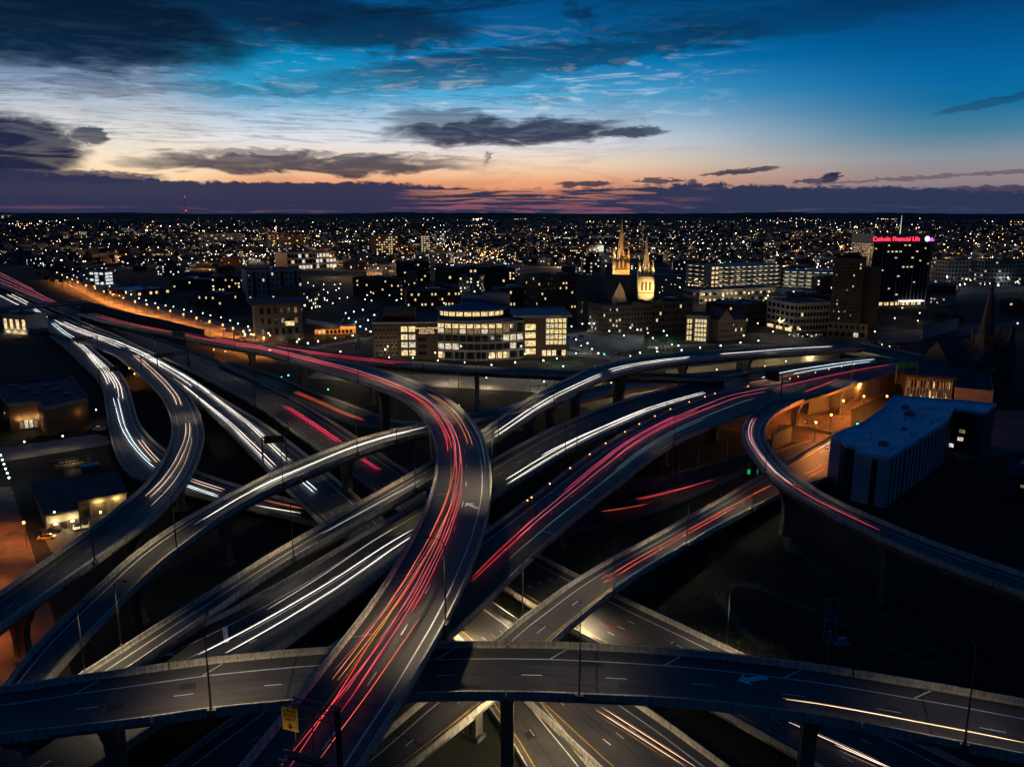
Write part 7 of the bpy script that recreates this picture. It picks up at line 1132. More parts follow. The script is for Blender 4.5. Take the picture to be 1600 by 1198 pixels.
for k in range(5200):
    y = 335.3 + 62 * random.random() ** 1.8; p = at(random.uniform(-80, 1680), y); dd = p.length
    if dd < 1100: continue
    r_ = random.uniform(4, 8) * (1 + dd / 5000); h_ = random.uniform(4, 8) * (1 + dd / 12000); nn_ = 5; a0 = random.random() * 6; top = p + Vector((0, 0, h_))
    ring = [p + Vector((r_ * math.cos(a0 + 6.283 * q / nn_) * random.uniform(.7, 1.2), r_ * math.sin(a0 + 6.283 * q / nn_), h_ * random.uniform(.35, .6))) for q in range(nn_)]
    for q in range(nn_): ts.poly([ring[q], ring[(q + 1) % nn_], top]); ts.poly([ring[(q + 1) % nn_], ring[q], p])
o = ts.build('distant_trees', LEAF); o['kind'] = 'stuff'; o['label'] = 'dark mass of distant tree crowns between the houses'
FARC = [('far_lamp_white', (1, .88, .66), 7), ('far_lamp_warm', (1, .66, .30), 6), ('far_lamp_cool', (.82, .95, 1), 7), ('far_lamp_sodium', (1, .40, .10), 5), ('far_lamp_red', (1, .06, .05), 4)]
FM = [emit(n_, c, k, .85, False) for n_, c, k in FARC]
fl = MB()
def far_lamp(p, col, s=1.0, h=8):
    dd = p.length; r_ = (.16 + .00034 * dd) * s; c = p + Vector((0, 0, h)); fl.box(c.x - .08, c.y - .08, 0, c.x + .08, c.y + .08, h - r_, 5)
    i = len(fl.v); fl.v += [tuple(c + Vector(v) * r_) for v in ((1, 0, 0), (0, 1, 0), (-1, 0, 0), (0, -1, 0), (0, 0, 1), (0, 0, -1))]
    for f in ((0, 1, 4), (1, 2, 4), (2, 3, 4), (3, 0, 4), (1, 0, 5), (2, 1, 5), (3, 2, 5), (0, 3, 5)): fl.f.append(tuple(i + q for q in f)); fl.m.append(col)
def wcol(): return random.choices((0, 1, 2, 3, 4), (38, 40, 8, 12, 2))[0]
for k in range(90):
    y = 337 + 90 * random.random() ** 1.3; p = at(random.uniform(-60, 1660), y)
    if p.y < 900: continue
    d_ = Vector((cg, sg_, 0)) if random.random() < .75 else Vector((-sg_, cg, 0)); c_ = wcol(); sp_ = random.uniform(20, 34) * (1 + p.length / 4000); big = random.choice((.45, .6, .8, 1.1))
    for q in range(random.randint(4, 16)):
        if random.random() < .75: far_lamp(p + d_ * (sp_ * q + random.gauss(0, 3)), c_, big * random.choice((.7, 1, 1.15)), random.uniform(7, 10))
for k in range(780):
    y = 336 + 92 * random.random() ** 1.15; p = at(random.uniform(-60, 1660), y)
    if random.random() < .7:
        u, v = p.x * cg + p.y * sg_, -p.x * sg_ + p.y * cg
        st = 130 * (1 + int(p.length / 2500))
        if random.random() < .5: u = round(u / st) * st
        else: v = round(v / st) * st
        p = Vector((u * cg - v * sg_, u * sg_ + v * cg, 0))
    if p.y < 900: continue
    far_lamp(p, wcol(), random.choice((.3, .36, .42, .5, .5, .7, 1.2)), random.uniform(5, 11))
for (cx_, cy_, wx, wy, nn_, col, s) in ((745, 343, 8, 2, 16, 1, 1.5), (360, 404, 60, 5, 60, 0, 1), (760, 405, 50, 14, 90, 1, 1), (740, 415, 30, 12, 50, 3, 1), (30, 352, 60, 3, 30, 1, 1), (70, 348, 10, 2, 12, 2, 1.3), (1250, 345, 50, 3, 30, 1, 1),
        (1420, 338, 60, 2, 26, 0, 1.2), (1160, 338, 40, 2, 26, 1, 1.2), (640, 341, 70, 3, 26, 0, 1), (1530, 442, 70, 10, 60, 0, .9), (460, 405, 60, 6, 50, 0, .9), (270, 412, 60, 6, 40, 0, .9), (1300, 415, 30, 8, 26, 2, .9), (1080, 455, 40, 10, 36, 1, .9), (1135, 455, 30, 6, 20, 4, .7), (700, 385, 26, 8, 44, 0, 1), (330, 385, 60, 6, 40, 0, 1)):
    for k in range(nn_): far_lamp(at(random.gauss(cx_, wx * .6), max(335.8, random.gauss(cy_, wy * .6))), col if random.random() < .7 else wcol(), s * random.choice((.6, .9, 1.2)), random.uniform(4, 9))
for px, py, s, c in ((1161, 387, 2.2, 2), (1446 - 239, 386, 2.0, 2), (938, 388, 2.3, 2), (95, 386, 1.6, 3), (1250, 397, 1.4, 0), (68, 408, 1.8, 2), (98, 421, 2.0, 0), (135, 423, 1.6, 3), (290, 331, .8, 4), (1323, 325, .5, 4)): far_lamp(at(px, max(py, 337)), c, s, 14)
random.seed(77); DL = []
for k in range(150):
    x = random.uniform(-20, 1620); y = random.choice((random.uniform(350, 372), random.uniform(368, 400), random.uniform(390, 440)))
    if x < 200 and y > 410: continue
    p = at(x, y); st = 130 * (1 + int(p.length / 2500)); u, v = p.x * cg + p.y * sg_, -p.x * sg_ + p.y * cg; v = round(v / st) * st; p = Vector((u * cg - v * sg_, u * sg_ + v * cg, 0)); h = 9 + p.length * .003; c = random.choice((1, 1, 1, 0, 3))
    far_lamp(p, c, 1.3, h)
    if k % 2 == 0:
        for q in range(random.randint(2, 6)): far_lamp(p + Vector((cg, sg_, 0)) * 22 * (q + 1) * p.length / 1000, c, random.choice((.7, 1)), h)
    DL.append((p + Vector((0, -1.5, h + .5)), FARC[c][1], (9000 + 14 * p.length) * (p.length / 1100)))
rows_ = sorted({round(y) for y in (352, 358, 364, 372, 380, 390, 402, 416, 430)})
for y in rows_:
    a, e = at(-60, y), at(1660, y); st = 130 * (1 + int(a.y / 2500)); v = round((a.y) / st) * st; d_ = Vector((cg, sg_, 0)); n_ = Vector((-sg_, cg, 0)); c0_ = Vector((0, v, 0)); L_ = a.y * .72; w_ = 9 + a.y / 250
    sheet('street', [c0_ - d_ * L_ - n_ * w_, c0_ + d_ * L_ - n_ * w_, c0_ + d_ * L_ + n_ * w_, c0_ - d_ * L_ + n_ * w_], .1 + a.y / 20000, LOT, 'distant city street running across the view')
o = fl.build('distant_street_lamps', FM + [DARKSTEEL])
for p, c, pw in DL: point_light('lamp_light', o, p, pw, c, 1.0); o['kind'] = 'stuff'; o['label'] = 'scatter of distant street lamps and porch lights out to the horizon'
# ------------------------------------------------------------------ street lamps of the campus and avenue, each its own
mb = MB(); mb.cone((0, 0), .10, .06, 0, 6.4, 6); SP_ME = mb.mesh('street_pole', [DARKSTEEL])
def globe(n_, m_, r_=.42):
    mb = MB(); i0 = 0; seg, rin = 8, 5
    for j in range(1, rin):
        th = math.pi * j / rin
        for q in range(seg): a = 2 * math.pi * q / seg; mb.v.append((r_ * math.sin(th) * math.cos(a), r_ * math.sin(th) * math.sin(a), 6.7 + r_ * math.cos(th)))
    top, bot = len(mb.v), len(mb.v) + 1; mb.v += [(0, 0, 6.7 + r_), (0, 0, 6.7 - r_)]
    for q in range(seg):
        mb.f.append((top, q, (q + 1) % seg)); mb.f.append((bot, (rin - 2) * seg + (q + 1) % seg, (rin - 2) * seg + q))
        for j in range(rin - 2): a, e = j * seg + q, j * seg + (q + 1) % seg; mb.f.append((a, a + seg, e + seg, e))
    mb.m = [0] * len(mb.f); return mb.mesh(n_, [m_], True)
GL = {'white': globe('globe', emit('globe_white', (.95, 1, .98), 7, sample=False)), 'warm': globe('globe', emit('globe_warm', (1, .72, .36), 8, sample=False), .34), 'sodium': globe('globe', emit('globe_sodium', (1, .40, .08), 8, sample=False), .36), 'cyan': globe('globe', emit('globe_cyan', (.6, 1, .95), 6, sample=False))}
LC = {'white': (.92, 1, .96), 'warm': (1, .76, .42), 'sodium': (1, .31, .05), 'cyan': (.6, 1, .92)}
def street_lamp(x, y, kind, label, group, power=0, h=1.0):
    p = at(x, y); p = Vector((p.x, p.y, 0)); k = 6.7 * h * 0.92
    # (x, y) is where the globe shows: step back so that the globe is at that row
    q = at(x, y, 6.7 * h); r = thing('street_lamp', label, 'street lamp', (q.x, q.y, 0), 0, group); r.scale = (h, h, h)
    put('pole', SP_ME, r); put('globe', GL[kind], r)
    if power and kind == 'sodium' and 'loop' not in label: spot_light('lamp_light', r, (0, 0, 6.2), power, LC[kind], 158, .6, (0, 0, 0), .3)
    elif power: point_light('lamp_light', r, (0, 0, 6.1), power, LC[kind], .35)
random.seed(31)
def along(pts, n): 
    out = []
    for k in range(n):
        t = (k + .5) / n * (len(pts) - 1); a = min(int(t), len(pts) - 2); f = t - a; out.append((pts[a][0] + (pts[a + 1][0] - pts[a][0]) * f, pts[a][1] + (pts[a + 1][1] - pts[a][1]) * f))
    return out
for k, (x, y) in enumerate(along([(100, 422), (160, 450), (235, 480), (330, 500), (425, 530)], 26)): street_lamp(x + random.uniform(-2, 2), y - 8 + random.uniform(-1, 1), 'white' if k % 3 else 'cyan', 'white street lamp in the row along the far side of the orange avenue', 'white lamps along the avenue', 260 if k % 2 else 0)
for k, (x, y) in enumerate(along([(85, 424), (120, 440), (180, 462), (260, 484), (350, 508), (420, 530)], 22)): street_lamp(x, y, 'sodium', 'orange sodium lamp over the roadway of the avenue', 'sodium lamps over the avenue', 110000, 1.5)
for k, (x, y) in enumerate(along([(108, 428), (150, 446), (200, 462)], 12)): street_lamp(x + random.uniform(-9, 9), y + random.uniform(-4, 6), 'warm', 'warm lamp among the cluster at the far end of the avenue', 'warm lamps at the far end of the avenue', 0)
for k in range(46):
    x, y = random.uniform(470, 770), random.uniform(438, 474) + (0 if k % 2 else 6); street_lamp(x, y - .02 * (x - 470), 'white', 'small white lamp on the dark walks behind ' + ('the museum' if x < 540 else 'the pavilion' if x < 610 else 'the law hall left wing' if x < 690 else 'the law hall drum'), 'white lamps on the campus walks', 160 if k % 3 == 0 else 0, .9)
for (x, y) in ((540, 489), (553, 487), (567, 484), (545, 497), (556, 503), (563, 510), (572, 514), (579, 518), (551, 524), (497, 533), (524, 528), (481, 536), (575, 500), (585, 492), (467, 530), (395, 483), (396, 499), (404, 500), (412, 501), (383, 522), (392, 522)): street_lamp(x, y, 'white' if x % 2 else 'cyan', 'white lamp on the paths between the museum and the campus hall', 'white lamps near the pavilion', 500)
for (x, y) in ((464, 534), (532, 549), (422, 524), (390, 516), (602, 546), (680, 551), (765, 558), (805, 566), (849, 563), (935, 552)): street_lamp(x, y, 'warm' if x > 430 else 'sodium', 'large warm lamp along the street before the campus hall', 'warm lamps in front of the campus hall', 1300, 1.15)
for (x, y) in ((645, 559), (684, 563), (726, 566), (768, 570), (608, 558), (820, 553), (858, 553), (870, 560), (880, 572), (842, 578), (900, 552), (908, 540), (925, 545)): street_lamp(x, y, 'white', 'small white lamp on the lawn edge before the campus hall', 'white lamps at the campus hall lawn', 600, .7)
for (x, y) in ((1000, 551), (1027, 549), (1026, 544), (1065, 547), (1094, 543), (1126, 540), (1157, 535), (1185, 532), (1050, 538), (1060, 540)): street_lamp(x, y, 'white' if x != 1050 else 'warm', 'white lamp around the lamp lit lawn right of the long college hall', 'white lamps at the lawn', 1100, .9)
for (x, y) in ((1162, 524), (1184, 505), (1217, 500), (1233, 513), (1208, 518), (1250, 514), (1317, 507), (1355, 508), (1367, 518), (1398, 497), (1434, 501), (1437, 489), (1410, 481), (1317, 498), (1276, 497), (1590, 505)): street_lamp(x, y, 'warm', 'warm lamp at the street corners around the dark slab tower', 'warm lamps around the tower', 900, 1.1)
for (x, y) in ((893, 510), (910, 506), (921, 505), (938, 508), (952, 517), (985, 512), (996, 515), (1012, 520), (1037, 517), (1042, 524), (900, 530), (918, 536), (975, 524), (1020, 528)): street_lamp(x, y, 'white', 'white lamp around the empty parking lot below the twin spired church', 'white lamps at the empty lot', 900, .9)
for (x, y) in ((1480, 432), (1510, 436), (1545, 430), (1575, 434), (1500, 445), (1560, 446), (1590, 440), (1130, 462), (1170, 458), (1200, 462), (1240, 456), (1100, 460), (250, 406), (300, 404), (350, 402), (400, 400), (720, 405), (745, 415), (770, 402), (790, 412), (705, 415), (735, 398)): street_lamp(x, y, 'white' if x < 1000 or x > 1300 else 'warm', 'tall floodlight over one of the bright distant parking lots', 'floodlights over distant lots', 6000 if x < 1300 else 1800, 1.6)
for (x, y) in ((1345, 600), (1318, 626), (1299, 648), (1350, 619), (1386, 619), (1238, 628), (1275, 660)): street_lamp(x, y, 'sodium', 'orange sodium lamp over the street inside the loop ramp', 'sodium lamps inside the loop', 9000, 1.25)
for (x, y) in ((334, 546), (352, 549), (210, 584), (202, 575)): street_lamp(x, y, 'sodium', 'orange sodium lamp under the left flyovers', 'sodium lamps under the flyovers', 3000, .9)
for (x, y) in ((37, 816), (-24, 800), (-30, 880), (-40, 960), (-40, 1040)): street_lamp(x, y, 'sodium', 'orange sodium lamp along the brick street at the left edge', 'sodium lamps on the brick street', 6000, 1.0)
mb = MB(); mb.box(-.3, -.3, 0, .3, .3, .22); UD_ME = mb.mesh('lamp_housing', [DARKSTEEL]); mb = MB(); mb.quad((-.22, -.22, -.01), (-.22, .22, -.01), (.22, .22, -.01), (.22, -.22, -.01)); UL_ME = mb.mesh('lamp_lens', [LENS])
for (x, y, z, pw, lb) in ((724, 984, 6.9, 15000, 'unseen lamp added under the beacon viaduct lighting the gap beside the pale ramp'), (912, 958, 6.4, 14000, 'unseen lamp added under the pale ramp lighting the chevrons'), (822, 1062, 15.5, 12000, 'unseen lamp added under the bottom flyover lighting the concrete road'), (880, 1066, 15.5, 3500, 'second unseen lamp added under the bottom flyover right of the concrete road'), (800, 930, 7.0, 2200, 'unseen lamp added under the beacon viaduct near the dark gap')):
    r = thing('added_underdeck_lamp', lb, 'lamp', at(x, y, z)); put('lamp_housing', UD_ME, r); put('lamp_lens', UL_ME, r); spot_light('lamp_light', r, (0, 0, -.2), pw, WARM, 160, .5, (0, 0, 0), .2)  # unseen lamps added beneath the decks to throw pools of light below
for k in range(6): street_lamp(1 + k * 2.6, 711 + 7 * k, 'white', 'white lamp in the short row down the left edge', 'white lamps at the left edge', 90, .7)
for (x, y) in ((85, 800), (157, 800), (98, 681), (38, 690), (8, 645), (150, 640)): street_lamp(x, y, 'warm', 'warm lamp in the yard around the garage and brick station', 'yard lamps', 420, .8)
for (x, y) in ((1195, 572), (1228, 564), (1270, 557), (1120, 577), (1068, 585), (1010, 592), (955, 598)): street_lamp(x, y, 'warm', 'warm lamp on the pale frontage street below the grey flyover', 'warm lamps on the frontage street', 5200, .75)
for (x, y) in ((545, 574), (600, 580), (700, 583), (760, 590), (850, 596), (905, 585), (930, 572), (985, 556)): street_lamp(x, y, 'warm', 'warm lamp on the pale crossing street under the straight flyover', 'warm lamps on the crossing street', 3600, .8)
# ------------------------------------------------------------------ trees
def tree_set(seed, leaf, h=9.0, n=320):
    rnd = random.Random(seed); t = MB(); t.tube([(0, 0, 0), (.1, 0, h * .3), (0, .15, h * .6)], .22, 6, r1=.1)
    for k in range(9): a = rnd.random() * 6.28; z = h * rnd.uniform(.28, .6); e = Vector((math.cos(a), math.sin(a), 0)) * rnd.uniform(1.2, 2.6); t.tube([(0, 0, z), tuple(e * .5 + Vector((0, 0, z + h * .12))), tuple(e + Vector((0, 0, z + h * .3)))], .08, 4, r1=.02)
    c = MB(); cl = [(Vector((rnd.gauss(0, 1.3), rnd.gauss(0, 1.3), h * rnd.uniform(.45, .95))), rnd.uniform(.6, 1.3)) for _ in range(16)]
    for k in range(n):
        q, r_ = rnd.choice(cl); p = q + Vector((rnd.gauss(0, r_ * .5), rnd.gauss(0, r_ * .5), rnd.gauss(0, r_ * .4))); u = Vector((rnd.gauss(0, 1), rnd.gauss(0, 1), rnd.gauss(0, 1))).normalized(); v = u.cross(Vector((rnd.gauss(0, 1), 1, .3))).normalized(); s_ = rnd.uniform(.18, .42)
        c.quad(p - u * s_, p - v * s_ * .6, p + u * s_, p + v * s_ * .6)
    return t.mesh('trunk', [mat('bark', (.06, .045, .035), .9)]), c.mesh('crown', [leaf])
LEAF2 = mat('foliage_green', (.050, .075, .022), .9, .6, .4); LEAF3 = mat('foliage_rust', (.16, .075, .03), .9, .6, .4); BLOS = mat('foliage_pale', (.30, .30, .22), .9, .6, .3)
TS = [tree_set(1, LEAF), tree_set(2, LEAF2), tree_set(3, LEAF3), tree_set(4, BLOS), tree_set(5, LEAF, 10, 60)]
def tree(x, y, k, s, label, group): p = at(x, y); r = thing('tree', label, 'tree', p, random.random() * 6, group); r.scale = (s, s, s); put('trunk', TS[k][0], r); put('crown', TS[k][1], r)
random.seed(41)
for k, (x, y) in enumerate(along([(180, 452), (240, 478), (330, 505), (420, 536)], 20)): tree(x + random.uniform(-6, 14), y - random.uniform(2, 12), random.choice((0, 0, 4)), random.uniform(.8, 1.3), 'dark street tree between the lamps of the avenue', 'dark trees along the avenue')
for x, y, k, s in ((408, 520, 2, 1), (430, 528, 4, 1.1), (452, 530, 4, 1), (420, 532, 2, .9), (470, 534, 2, .8)): tree(x, y, k, s, 'bare rusty tree before the stone museum', 'trees before the museum')
tree(562, 548, 3, .95, 'pale blossoming tree lit up left of the campus hall', 'blossoming trees'); tree(556, 552, 1, .7, 'small green shrub tree lit beside the pale blossoming tree', None)
tree(865, 545, 4, 1.3, 'bare tall tree at the edge of the empty parking lot', None) if False else tree(1010, 545, 4, 1.3, 'bare tall tree between the empty parking lot and lawn', 'bare trees')
for x, y, k in ((926, 557, 2), (940, 560, 2), (955, 561, 2), (968, 563, 0), (978, 565, 0), (1035, 556, 2), (992, 562, 0), (912, 553, 2), (1105, 528, 1)): tree(x, y, k, random.uniform(.5, .75), 'low rusty shrub tree along the walk below the parking lot', 'shrubs along the walk')
for x, y in ((1370, 548), (1382, 550), (1394, 552), (1404, 550), (1360, 547)): tree(x, y, 1, .8, 'round green bush under the cross street by the right overpass', 'green bushes by the overpass')
for x, y in ((1470, 512), (1490, 508), (1500, 514), (1462, 508)): tree(x, y, 0, 1.2, 'dark tree in front of the blank wall near the unlit church', 'dark trees near the unlit church')
for k in range(22): tree(random.uniform(60, 135), random.uniform(400, 452), 0, random.uniform(1.0, 1.6), 'dark tree on the bank between the avenue and the far freeway', 'trees on the freeway bank')
for k, (x, y) in enumerate(((45, 694), (58, 693), (66, 691), (112, 683), (118, 681))): tree(x, y, 0, .35, 'small dark bush on the pavement before the brick station', 'bushes at the station')
random.seed(61)
for k in range(26):
    x, y = random.uniform(1020, 1580), random.uniform(800, 990)
    if any((at(x, y).xy - q.xy).length < w + 3 for kk in ('loop_ramp', 'east_ramp', 'dark_freeway') for q, w in zip(RD[kk].n, RD[kk].w)): continue
    tree(x, y, random.choice((0, 0, 1)), random.uniform(.25, .5), 'low dark shrub on the rough slope beside the loop ramp', 'shrubs on the slope')
# grass tufts and weeds under the ramps
random.seed(55); gm = MB()
for k in range(9000):
    p = at(random.uniform(760, 1620), random.uniform(790, 1120)); 
    if any((p.xy - q.xy).length < w + 1 for kk in ('cross_flyover', 'dark_freeway', 'loop_ramp', 'east_ramp') for q, w in zip(RD[kk].n[::4], RD[kk].w[::4])) and random.random() < .5: continue
    a = random.random() * 6.28; s_ = random.uniform(.15, .5); h_ = random.uniform(.15, .55); u = Vector((math.cos(a), math.sin(a), 0)) * s_; gm.poly([p - u, p + u, p + u * .3 + Vector((0, 0, h_))])
o = gm.build('grass', mat('grass_tuft', (.06, .07, .03), .95, .4, .5)); o['kind'] = 'stuff'; o['label'] = 'rough grass under the ramps at right'
# ------------------------------------------------------------------ walls, bridges, poles
def wall(label, pts, h, z0=0.0, t=.6, m=CONC_D, name='retaining_wall', cap=True, seg=9.0):
    P = [at(x, y, z0) for x, y in pts]; r = thing(name, label, 'wall', P[0]); o0 = P[0]
    for a, e in zip(P, P[1:]):
        L = (e - a).length; n = max(1, int(L / seg)); an = math.atan2((e - a).y, (e - a).x)
        for k in range(n):
            p = a.lerp(e, k / n) - o0; mb = MB(); mb.box(.02, 0, 0, L / n - .02, t, h - (.25 if cap else 0)); put('wall_panel', mb.mesh('wall_panel', [m]), r, p, an)
        if cap: mb = MB(); mb.box(0, -.1, h - .25, L, t + .1, h); put('coping', mb.mesh('coping', [CONC]), r, a - o0, an)
    return r
wall('pale retaining wall with tall poles on it at right of centre', [(820, 800), (900, 785), (1005, 770), (1090, 752), (1172, 727)], 4.6)
wall('weathered retaining wall between the avenue and the far freeway', [(128, 481), (190, 500), (250, 514), (320, 532)], 7.5, m=CONC)
wall('orange lit abutment wall under the far end of the beacon viaduct', [(1263, 648), (1300, 640), (1345, 626), (1400, 604)], 8.6, m=CONC)
wall('pale end wall inside the loop ramp', [(1206, 703), (1236, 690)], 6.0, m=CONC); wall('low parapet wall along the sodium lit street', [(1215, 668), (1262, 672), (1300, 680)], 1.4, z0=.1, m=CONC)
wall('orange lit sloping wall under the loop ramp start', [(1312, 648), (1345, 622), (1385, 606)], 3.0, m=CONC)
wall('pale blank wall across the road from the black tower', [(1440, 530), (1495, 516)], 9.0, m=PRECAST); wall('lit wall in front of the far collector road', [(1160, 577), (1312, 566)], 5.0, m=CONC); wall('short lit wall below the crest of the grey flyover', [(1040, 590), (1150, 577)], 4.0, m=CONC)
POLES = [(1035, 715, 750), (1050, 706, 746), (1061, 710, 744), (1090, 700, 735), (1115, 692, 724), (1128, 698, 720), (1135, 685, 716), (1033, 580, 652), (1040, 580, 650), (746, 620, 655)]
for k, (x, yt, yb) in enumerate(POLES):
    zb_ = 4.6 if k < 7 else 2.0; p = at(x, yb, zb_); h_ = z_at(p, yt) - zb_ if k < 7 else 14; r = thing('light_pole', 'pale pole standing along the top of the retaining wall' if k < 7 else 'pale tall pole between the viaducts right of the S bend', 'pole', (p.x, p.y, zb_ if k < 7 else 0), 0, 'poles on the retaining wall' if k < 7 else 'poles between the viaducts')
    mb = MB(); mb.cone((0, 0), .16, .1, 0, h_, 7); mb.build('pole', STEEL, r); mb = MB(); mb.box(-.25, -.4, h_, .25, .4, h_ + .18); mb.build('pole_head', DARKSTEEL, r)
def bridge(label, p0, p1, z, w, cat='road bridge', t=1.6):
    a, e = at(*p0, z), at(*p1, z); d = e - a; L = d.length; r = thing('road_bridge', label, cat, a, math.atan2(d.y, d.x))
    mb = MB(); mb.box(0, 0, -t, L, w, -.02); mb.build('deck', CONC, r); mb = MB(); mb.box(.1, .5, -.02, L - .1, w - .5, .01); mb.build('road_surface', STREET, r)
    n = int(L / 8)
    for k in range(n):
        for y0 in (0, w - .4): mb = MB(); mb.box(L * k / n + .05, y0, -.3, L * (k + 1) / n - .05, y0 + .4, 1.0); put('parapet', mb.mesh('parapet', [PARA]), r)
    for f in (.33, .66):
        for q in (.2, .5, .8): mb = MB(); mb.cone((L * f, w * q), .7, .7, -z, -t, 10); mb.build('pier', CONC_D, r)
    return r
bridge('narrow road bridge over the freeway at far left', (-20, 484), (140, 473), 8.0, 12); bridge('dark street overpass ending the viaducts at right', (1296, 541), (1500, 584), 9.0, 24, t=2.2)
# ------------------------------------------------------------------ sign gantries and signs
SIGN_G = mat('sign_green', (.01, .16, .10), .5); SIGN_Y = mat('sign_yellow', (.75, .36, .03), .5); SIGN_BACK = mat('sign_back', (.045, .05, .05), .5, metal=.3); SIGN_BLUE = mat('sign_blue', (.02, .09, .42), .5)
def truss(mb, a, e, hgt=1.1, dep=1.0, n=10, r_=.07):
    d = (e - a); u = d.normalized(); s_ = Vector((-u.y, u.x, 0)) * dep; up = Vector((0, 0, hgt))
    for off in (Vector(), s_, up, s_ + up): mb.tube([a + off, e + off], r_, 5)
    for k in range(n):
        p, q = a.lerp(e, k / n), a.lerp(e, (k + 1) / n)
        mb.tube([p, q + up], r_ * .6, 4); mb.tube([p + s_ + up, q + s_], r_ * .6, 4); mb.tube([p + up, q + s_ + up], r_ * .6, 4); mb.tube([p, p + up], r_ * .6, 4)
def gantry(label, a, e, zdeck_a, zdeck_e, signs, both=True, post=True):
    r = thing('sign_gantry', label, 'sign gantry', a.copy()); o0 = a.copy(); mb = MB(); truss(mb, Vector(), e - a, n=max(6, int((e - a).length / 1.6))); mb.build('truss', DARKSTEEL, r)
    for q, zd in ((a, zdeck_a), (e, zdeck_e)):
        if (q is e and not both) or not post: continue
        mb = MB(); p = q - o0; mb.cone((p.x, p.y), .3, .26, zd - o0.z, p.z + 1.3, 8); mb.build('post', DARKSTEEL, r)
    u = (e - a).normalized(); an = math.atan2(u.y, u.x)
    for f0, f1, z0, z1, m in signs:
        L = (e - a).length; mb = MB(); mb.box(L * f0, -.35, z0, L * f1, -.25, z1); mb.build('sign_panel', m, r, rot=an)
    return r, u, an
def gpx(label, p0, p1, ztop, zd, signs, both=True): return gantry(label, at(*p0, ztop), at(*p1, ztop), zd, zd, signs, both)
# yellow lane sign over the S flyover
e, a = at(449, 1113, 35.6), at(528, 1131, 35.6); gy, u, an = gantry('gantry with a yellow lane ending sign over the bottom of the S flyover', e, a, 28.3, 28.3, [], False, False)
L = (a - e).length; mb = MB(); mb.cone(((a - e).x, (a - e).y), .32, .3, -7.5, 1.6, 8); mb.build('post', BLACKM, gy)
mb = MB(); mb.box(-.3, -.5, -1.55, 1.55, -.4, 1.0); sg = mb.build('sign_panel', SIGN_Y, gy, rot=an)
for k, (tx, sz) in enumerate((('LANE', .60), ('ENDS', .60), ('1000 FT', .38))): text('sign_text', tx, sg, (.62, -.53, .66 - .52 * k + (.05 if k == 2 else 0)), sz, BLACKM, ext=.01)
mb = MB(); mb.box(.52, -.53, -1.1, .72, -.51, -.7); mb.poly([(.27, -.52, -1.05), (.97, -.52, -1.05), (.62, -.52, -1.42)]); mb.build('sign_arrow', BLACKM, sg)
mb = MB(); mb.box(1.0, -2.3, -3.3, 5.4, -1.3, -3.15); mb.box(1.0, -2.35, -3.2, 5.4, -2.25, -3.0)
for x in (1.1, 3.1, 5.2): mb.tube([(x, -.3, 0), (x, -.4, -3.2), (x, -2.2, -3.2)], .06, 5)
mb.tube([(1.0, -2.3, -2.3), (5.4, -2.3, -2.3)], .04, 5); mb.build('catwalk', DARKSTEEL, gy, rot=an)
for x in (.5, 2.2, 4.0): mb = MB(); mb.box(x, -2.75, -3.5, x + 1.1, -2.4, -3.3); sl = mb.build('sign_light', STEEL, gy, rot=an)
spot_light('sign_lamp', gy, (math.cos(an) * 1.0 + math.sin(an) * 3.2, math.sin(an) * 1.0 - math.cos(an) * 3.2, -3.0), 110, (1, .85, .6), 80, .6, (R_(128), 0, an), .2)
gpx('gantry with dark sign backs over the headlight freeway below the gore', (409, 690), (446, 688), 14.5, 7.5, [(.1, .95, -.6, 1.9, SIGN_BACK)])
gpx('gantry with two dark sign backs over the split of the left ramps', (107, 533), (152, 528), 10.5, 4, [(.12, .58, -.6, 2.0, SIGN_BACK), (.68, .84, -.2, 1.2, SIGN_BACK)])
gpx('gantry with a dark sign back over the lower left ramp', (154, 580), (186, 577), 10.6, 4, [(.55, 1.0, -.6, 1.8, SIGN_BACK)])
gpx('gantry with dark sign backs over the middle of the left freeway', (220, 561), (292, 553), 13, 6, [(.28, .72, -.4, 1.8, SIGN_BACK)])
gpx('gantry with a dark sign back just below the left road bridge', (44, 499), (124, 494), 10, 2.5, [(.38, .75, -.4, 2.2, SIGN_BACK)])
gpx('gantry crossing the dark freeway above the off ramp gore', (245, 558), (294, 552), 14, 7, [])
gpx('cantilever gantry with a green sign on the far end of the S flyover', (289, 524), (268, 522), 21.5, 14.5, [(.1, .95, -1.4, 1.6, SIGN_G)], False)
gpx('gantry with a black sign over the far blue viaduct', (1222, 590), (1195, 585), 19, 11.5, [(.2, 1.0, -2.0, 2.4, SIGN_BACK)], False)
gpx('gantry with two green signs at the far end of the beacon viaduct', (1402, 572), (1434, 570), 18, 10, [(.05, .42, -.8, 1.8, SIGN_G), (.5, .95, -.8, 1.8, SIGN_G)])
def road_sign(label, x, y, z, w, h, m, ph=6.0, mk=None):
    p = at(x, y, z); r = thing('road_sign', label, 'road sign', (p.x, p.y, z - ph)); mb = MB(); mb.cone((0, 0), .1, .08, 0, ph, 6); mb.build('post', STEEL, r); mb = MB(); mb.box(-w / 2, -.12, ph - h, w / 2, -.06, ph); s_ = mb.build('sign_panel', m, r); return r, s_
road_sign('small blue sign beside the S bend on the grey flyover', 670, 763, 17.5, 1.6, 2.6, SIGN_BLUE, 3.2); road_sign('green exit sign on the road by the retaining wall', 1127, 757, 3.6, 2.8, 2.0, SIGN_G, 3.6)
r, s_ = road_sign('green exit sign plate glowing beside the loop ramp pier', 1176, 733, 4.5, 3.4, 1.6, emit('sign_green_lit', (.02, .5, .12), .6), 4.5)
